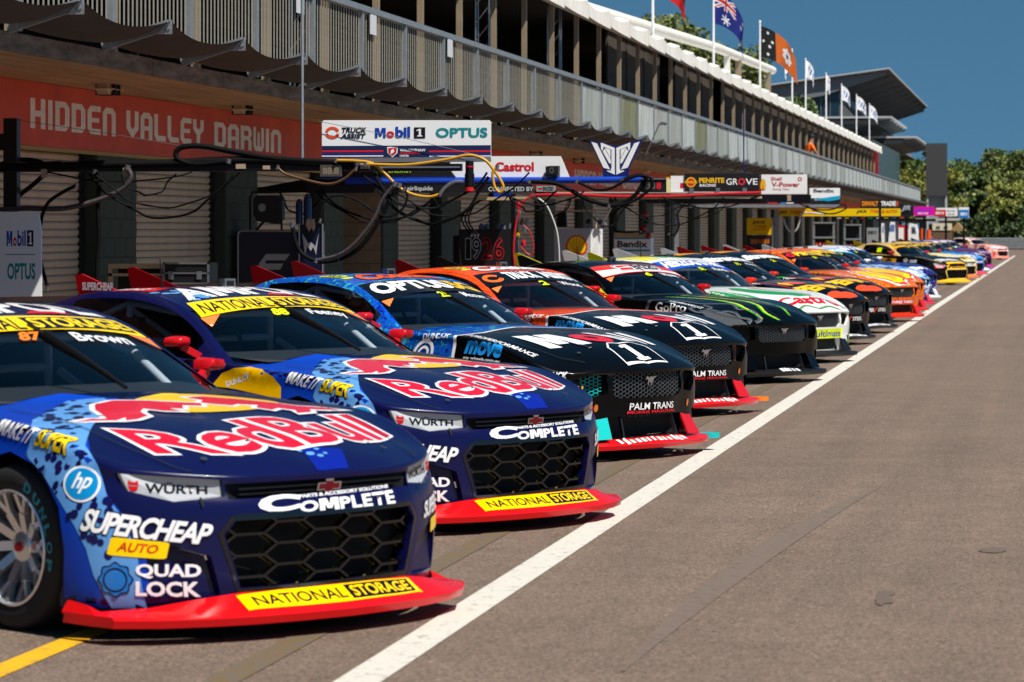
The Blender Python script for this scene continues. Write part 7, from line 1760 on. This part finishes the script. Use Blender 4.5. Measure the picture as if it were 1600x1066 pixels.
for t_, col, a, b in (('JAX', '14141a', (-8.99, 2.231), (-8.69, 2.381)), ('TYRES & AUTO', 'd85818', (-8.626, 2.252), (-7.687, 2.379)), ('JAX', '14141a', (-6.411, 2.271), (-6.029, 2.399)), ('TYRES & AUTO', 'd85818', (-5.965, 2.292), (-5.055, 2.398))): g.print(txt(t_, .04, .2), col, a, b, -.084)
g.box('lower_rail', (-7.218, 2.08), (-4.674, 2.164), M_BOOM, -.05, .05)
for k_ in range(9): g.print(poly(IDQ), ['e0e0e0', 'd8c020', '3070c0', 'c04040', '40a060'][k_ % 5], (-7.048 + k_ * .26, 2.112), (-7.048 + k_ * .26 + .14, 2.155), -.055)
hose('white hose hanging in a loop from the yellow boom', 106.8, [(-7.431, 2.251), (-8.178, 2.295), (-8.284, 2.038), (-8.37, 1.76), (-8.541, 1.653), (-8.712, 1.803), (-8.819, 2.103)], .035, mat('hose_white', 'c8c8c4', .4))
rk = Gear('gas_rack', -7.559, 108.0, 'rack holding red and orange bottles, nearer of two below the yellow boom', 'rack')
rk2 = Gear('gas_rack', -6.751, 110.5, 'rack holding red and orange bottles, farther of two below the yellow boom', 'rack')
for q_, a, b in ((rk, (-7.922, 0.863), (-7.197, 1.995)), (rk2, (-7.048, 0.864), (-6.453, 1.93))):
    q_.box('frame', (a[0], 0), (a[0] + .06, b[1]), M_GALV); q_.box('frame', (b[0] - .06, 0), (b[0], b[1]), M_GALV); q_.box('shelf', (a[0], b[1] - .55), (b[0], b[1] - .49), M_GALV, -.05, .3); q_.box('top', (a[0], b[1] - .05), b, M_GALV, -.05, .3); q_.box('back', (a[0], 0), b, M_SIGNK, .3, .33)
    for k_ in range(5): MB().lathe([(0, 0), (.06, 0), (.06, .22), (.02, .3), (0, .3)], (a[0] + .12 + k_ * .12 - q_.x, 0, b[1] - 1.0), (0, 0, 1), 10).build('bottle', vinyl(['c83018', 'e06818', 'a82018', 'e08828', 'c83018'][k_]), q_.o, 40)
g = Gear('boom_sign', -5.416, 103.0, 'black sign with orange and white lettering above the yellow boom', 'sign')
g.box('board', (-6.028, 2.433), (-4.805, 2.698), M_SIGNK, -.02, .02); g.box('post', (-5.416 - .04, 0), (-5.416 + .04, 2.433), M_BOOM); g.print(txt('DEWALT', .05), 'f0901c', (-5.987, 2.495), (-5.477, 2.648), -.024); g.print(txt('TRADIE', .05), 'f0f0f0', (-5.385, 2.494), (-4.907, 2.647), -.024); g.print(poly(IDQ), 'e05028', (-4.886, 2.493), (-4.835, 2.647), -.024)
g = Gear('boom_sign', -5.693, 128.0, 'small dark rounded sign left of the magenta one', 'sign')
g.plate('board', [(-5.971, 2.287), (-5.415, 2.287), (-5.415, 2.668), (-5.541, 2.77), (-5.971, 2.771)], M_SIGNK, -.05); g.print(txt('JR', .03, .3), 'a8b0b8', (-5.92, 2.465), (-5.516, 2.719), -.054 + .05 - .06); g.box('post', (-5.693 - .05, 0), (-5.693 + .05, 2.287), M_BOOM); g.box('beam', (-6.857, 2.11), (-5.339, 2.211), M_BOOM)
g = Gear('boom_sign', -5.298, 136.0, 'bright magenta sign among the far pit booms', 'sign')
g.box('board', (-5.727, 2.353), (-4.869, 2.73), vinyl('e010a8'), -.03, .03); g.print(txt('~5', .02, .2), '6838d0', (-5.646, 2.515), (-5.03, 2.622), -.034); g.print(txt('~6', .02), 'f0c0e8', (-5.566, 2.407), (-5.137, 2.487), -.034); g.box('post', (-5.298 - .05, 0), (-5.298 + .05, 2.352), M_BOOM); g.box('beam', (-6.479, 2.11), (-4.816, 2.217), M_BOOM)
g = Gear('boom_sign', -4.839, 150.0, 'white sign with a red bar and printed lines among the far booms', 'sign')
g.box('board', (-5.282, 2.393), (-4.309, 2.779), M_SIGNW, -.03, .03); g.box('red_bar', (-5.37, 2.393), (-4.839, 2.69), vinyl('d01c24'), -.045, -.031); g.print(txt('~5', .02), 'f0f0f0', (-5.311, 2.482), (-4.928, 2.601), -.05); g.print(txt('~7', .02), '6a6a6a', (-4.78, 2.601), (-4.427, 2.66), -.034); g.print(txt('~6', .02), '6a6a6a', (-4.751, 2.452), (-4.456, 2.511), -.034); g.box('post', (-4.839 - .05, 0), (-4.839 + .05, 2.393), M_BOOM); g.box('beam', (-6.257, 2.185), (-4.191, 2.303), mat('rail_pale', 'b8b4ac', .5))
g = Gear('boom_sign', -4.229, 158.0, 'small blue and white sign at the far right end of the booms', 'sign')
g.box('board', (-4.477, 2.337), (-3.981, 2.869), M_SIGNW, -.03, .03); g.box('blue_panel', (-4.461, 2.337), (-3.996, 2.744), vinyl('1a78c8'), -.04, -.031); g.print(txt('~4', .03), 'e8f0f8', (-4.384, 2.462), (-4.074, 2.619), -.045); g.box('post', (-4.229 - .05, 0), (-4.229 + .05, 2.337), M_BOOM); g.box('beam', (-5.346, 2.15), (-3.857, 2.274), M_BOOM)
for i_, (a, b, t_, lab) in enumerate((((-6.487, 1.361), (-6.198, 1.992), (-6.294, 1.992), 'narrow white A frame board, left of two'), ((-6.222, 1.361), (-5.788, 2.04), (-5.956, 2.064), 'broad white A frame board with blue print, right of two'))):
    q_ = Gear('a_frame_board', (a[0] + b[0]) / 2, 122.0, lab, 'board'); q_.plate('panel', [(a[0], 0), (b[0], 0), (b[0] - .02, b[1]), (a[0] + (b[0] - a[0]) * .45, b[1])], M_SIGNW, -.05); q_.plate('rear_leg', [(b[0], 0), (b[0] + .06, 0), (b[0] - .02, b[1]), (b[0] - .06, b[1])], M_SILVER, .3, .3); q_.print(poly([(0, 0), (1, 0), (1, 1), (.3, 1)]), '5a78b0', (a[0] + .16, b[1] - .35), (b[0] - .08, b[1] - .1), -.012)
q_ = Gear('price_board', -6.584, 120.0, 'grey board lettered in black under the far booms', 'board'); q_.box('panel', (-6.801, .2), (-6.367, 1.822), mat('board_mid_grey', '8e9090', .5), 0, .05); q_.print(txt('~4', .05), '24262a', (-6.753, 1.579), (-6.439, 1.7), -.004); q_.box('leg', (-6.777, 0), (-6.753, .2), M_BOOM); q_.box('leg', (-6.415, 0), (-6.391, .2), M_BOOM)
q_ = Gear('service_cart', -7.143, 165.0, 'small white cabbed service cart with red rear beyond the booms', 'cart')
q_.plate('cab', [(-7.208, .25), (-6.753, .25), (-6.753, 1.68), (-6.85, 2.041), (-7.176, 2.107), (-7.241, 1.746)], M_SIGNW, -1.2); q_.plate('window', [(-7.046, 1.615), (-6.818, 1.615), (-6.883, 1.943), (-7.046, 1.975)], M_GLASS, .01, -.02); q_.box('tray', (-7.762, .25), (-7.241, 2.008), vinyl('c81c24'), 0, 1.1); q_.box('panel', (-7.73, .5), (-7.469, 1.877), M_SIGNW, -.03, -.005)
for x_ in (-7.632, -6.883): q_.tube('wheel', [(x_, .25, -.05), (x_, .25, .15)], .25, M_TYRE, 0, 1, 14)
q_ = Gear('ticket_hut', -6.26, 185.0, 'cream topped brown hut with two dark windows behind the far cars', 'hut'); q_.box('wall', (-6.733, 0), (-5.605, 1.756), mat('hut_brown', '6a4f38', .8), 0, 3); q_.box('upper', (-6.733, 1.756), (-5.714, 2.159), mat('hut_cream', 'd8ccb0', .6), -.05, 3)
for a, b in (((-6.514, 1.866), (-6.296, 2.013)), ((-6.078, 1.866), (-5.859, 2.012))): q_.box('window', a, b, M_GLASS, -.08, -.055)
q_.plate('roof', [(-5.75, 1.719), (-4.879, 1.719), (-5.314, 2.196)], mat('thatch', '9a7a50', .9), -3)
for i_, (a, b, lab) in enumerate((((-7.462, 1.278), (-7.207, 1.866), 'first'), ((-7.097, 1.278), (-6.806, 1.792), 'second'))):
    q_ = Gear('traffic_bollard', (a[0] + b[0]) / 2, 185.0, lab + ' orange and yellow traffic bollard left of the brown hut', 'bollard'); c0 = (a[0] + b[0]) / 2
    MB().lathe([(0, 0), (.30, 0), (.30, .08), (.17, .1), (.15, .8), (.12, b[1]), (0, b[1])], (0, 0, 0), (0, 0, 1), 14).build('cone', vinyl('e8581c'), q_.o, 40); MB().lathe([(.162, .9), (.158, 1.2)], (0, 0, 0), (0, 0, 1), 14).build('band', vinyl('e0d820'), q_.o, 40)

# loose cables tied along the booms
rc_ = random.Random(21)
for g_ in [o for o in COL.objects if o.name.startswith('pit_boom') and 'label' in o and o.location.y < 50]:
    xa = g_.location.x + .3; L_ = 4.2
    for k_ in range(7):
        x0_ = rc_.uniform(0, L_ - 1.2); w_ = rc_.uniform(.5, 1.6); d_ = rc_.uniform(.05, .42); zt = rc_.uniform(2.12, 2.2) if g_.location.y < 60 else rc_.uniform(2.2, 2.35)
        n_ = 10; P_ = [(.3 + x0_ + w_ * i / n_ + .03 * math.sin(i * 1.7 + k_), -.09 - .03 * math.sin(i + k_), zt - d_ * 4 * (i / n_) * (1 - i / n_)) for i in range(n_ + 1)]
        MB().tube([tuple(p) for p in crom(np.array(P_), 2)], rc_.choice([.008, .011, .015]), 6).build('cable', M_HOSE, g_, 60)

# ---------------------------------------------------------------- marshal leaning on the balcony
def person_balcony():
    root = empty('person', (-8.55, Yz(113, -8.5), 3.26), R(25), 'person in an orange hi-vis shirt with silver bands leaning on the balcony railing', 'person')
    def skinned(name, joints, edges, m, sub=2):
        me = bpy.data.meshes.new(name); me.from_pydata([j[0] for j in joints], edges, []); o = mesh_obj(name, me, root); me.materials.append(m)
        s = o.modifiers.new('skin', 'SKIN')
        for v, j in zip(me.skin_vertices[0].data, joints): v.radius = (j[1], j[2] if len(j) > 2 else j[1])
        me.skin_vertices[0].data[0].use_root = True
        o.modifiers.new('sub', 'SUBSURF').levels = sub; o.modifiers['sub'].render_levels = sub
        return o
    skin = mat('skin', 'b07a58', .6)
    # x towards the street, leaning forward over the rail
    body = skinned('body', [((0, 0, .95), .14, .11), ((.05, 0, 1.15), .14, .11), ((.12, 0, 1.38), .17, .12), ((.16, 0, 1.50), .09), ((.19, 0, 1.60), .055), ((.21, 0, 1.70), .085, .095), ((.22, 0, 1.79), .07),
        ((.14, .20, 1.44), .07), ((.26, .27, 1.22), .05), ((.42, .16, 1.08), .038), ((.47, .13, 1.06), .035), ((.14, -.20, 1.44), .07), ((.26, -.27, 1.22), .05), ((.42, -.16, 1.08), .038), ((.47, -.13, 1.06), .035),
        ((0, .10, .86), .10), ((.03, .11, .48), .07), ((-.02, .12, .08), .05), ((.08, .13, .03), .04), ((0, -.10, .86), .10), ((.03, -.11, .48), .07), ((-.02, -.12, .08), .05), ((.08, -.13, .03), .04)],
        [(0, 1), (1, 2), (2, 3), (3, 4), (4, 5), (5, 6), (2, 7), (7, 8), (8, 9), (9, 10), (2, 11), (11, 12), (12, 13), (13, 14), (0, 15), (15, 16), (16, 17), (17, 18), (0, 19), (19, 20), (20, 21), (21, 22)], skin)
    for s in (1, -1):
        for k in range(5):
            a = R(-30 + 15 * k) if k < 4 else R(50 * s); 
            x0, y0 = .49, .13 * s + (k - 1.5) * .018 * (1 if k < 4 else 0)
            L_ = .075 if k < 4 else .05
            MB().tube([(x0 - .02, y0, 1.06), (x0 + L_ * .5, y0 + .02 * math.sin(a), 1.055), (x0 + L_, y0 + .03 * math.sin(a), 1.035)], [.011, .010, .008], 6).build('finger', skin, root, 60)
    orange = vinyl('f06a14', .7)
    skinned('shirt', [((.01, 0, .97), .165, .13), ((.05, 0, 1.15), .165, .13), ((.12, 0, 1.38), .19, .14), ((.15, 0, 1.49), .11, .09), ((.14, .21, 1.44), .085), ((.23, .26, 1.27), .068), ((.14, -.21, 1.44), .085), ((.23, -.26, 1.27), .068)], [(0, 1), (1, 2), (2, 3), (2, 4), (4, 5), (2, 6), (6, 7)], orange)
    for z_, x_ in ((1.04, .025), (1.17, .055)): MB().lathe([(.172, -.018), (.177, 0), (.172, .018)], (x_, 0, z_), (0.1, 0, 1), 20).build('reflective_band', mat('silver_band', 'c8ccc4', .4), root, 60)
    skinned('trousers', [((0, 0, .92), .15, .12), ((0, .10, .84), .115), ((.03, .11, .48), .085), ((-.02, .12, .12), .07), ((0, -.10, .84), .115), ((.03, -.11, .48), .085), ((-.02, -.12, .12), .07)], [(0, 1), (1, 2), (2, 3), (0, 4), (4, 5), (5, 6)], vinyl('141a38', .8))
    MB().lathe([(.10, -.02), (.105, .03), (.08, .09), (0, .11)], (.215, 0, 1.76), (0.1, 0, 1), 16).build('cap', vinyl('20242c', .7), root, 60); MB().box((.28, -.06, 1.755), (.37, .06, 1.768)).build('cap_peak', vinyl('20242c', .7), root)
person_balcony()
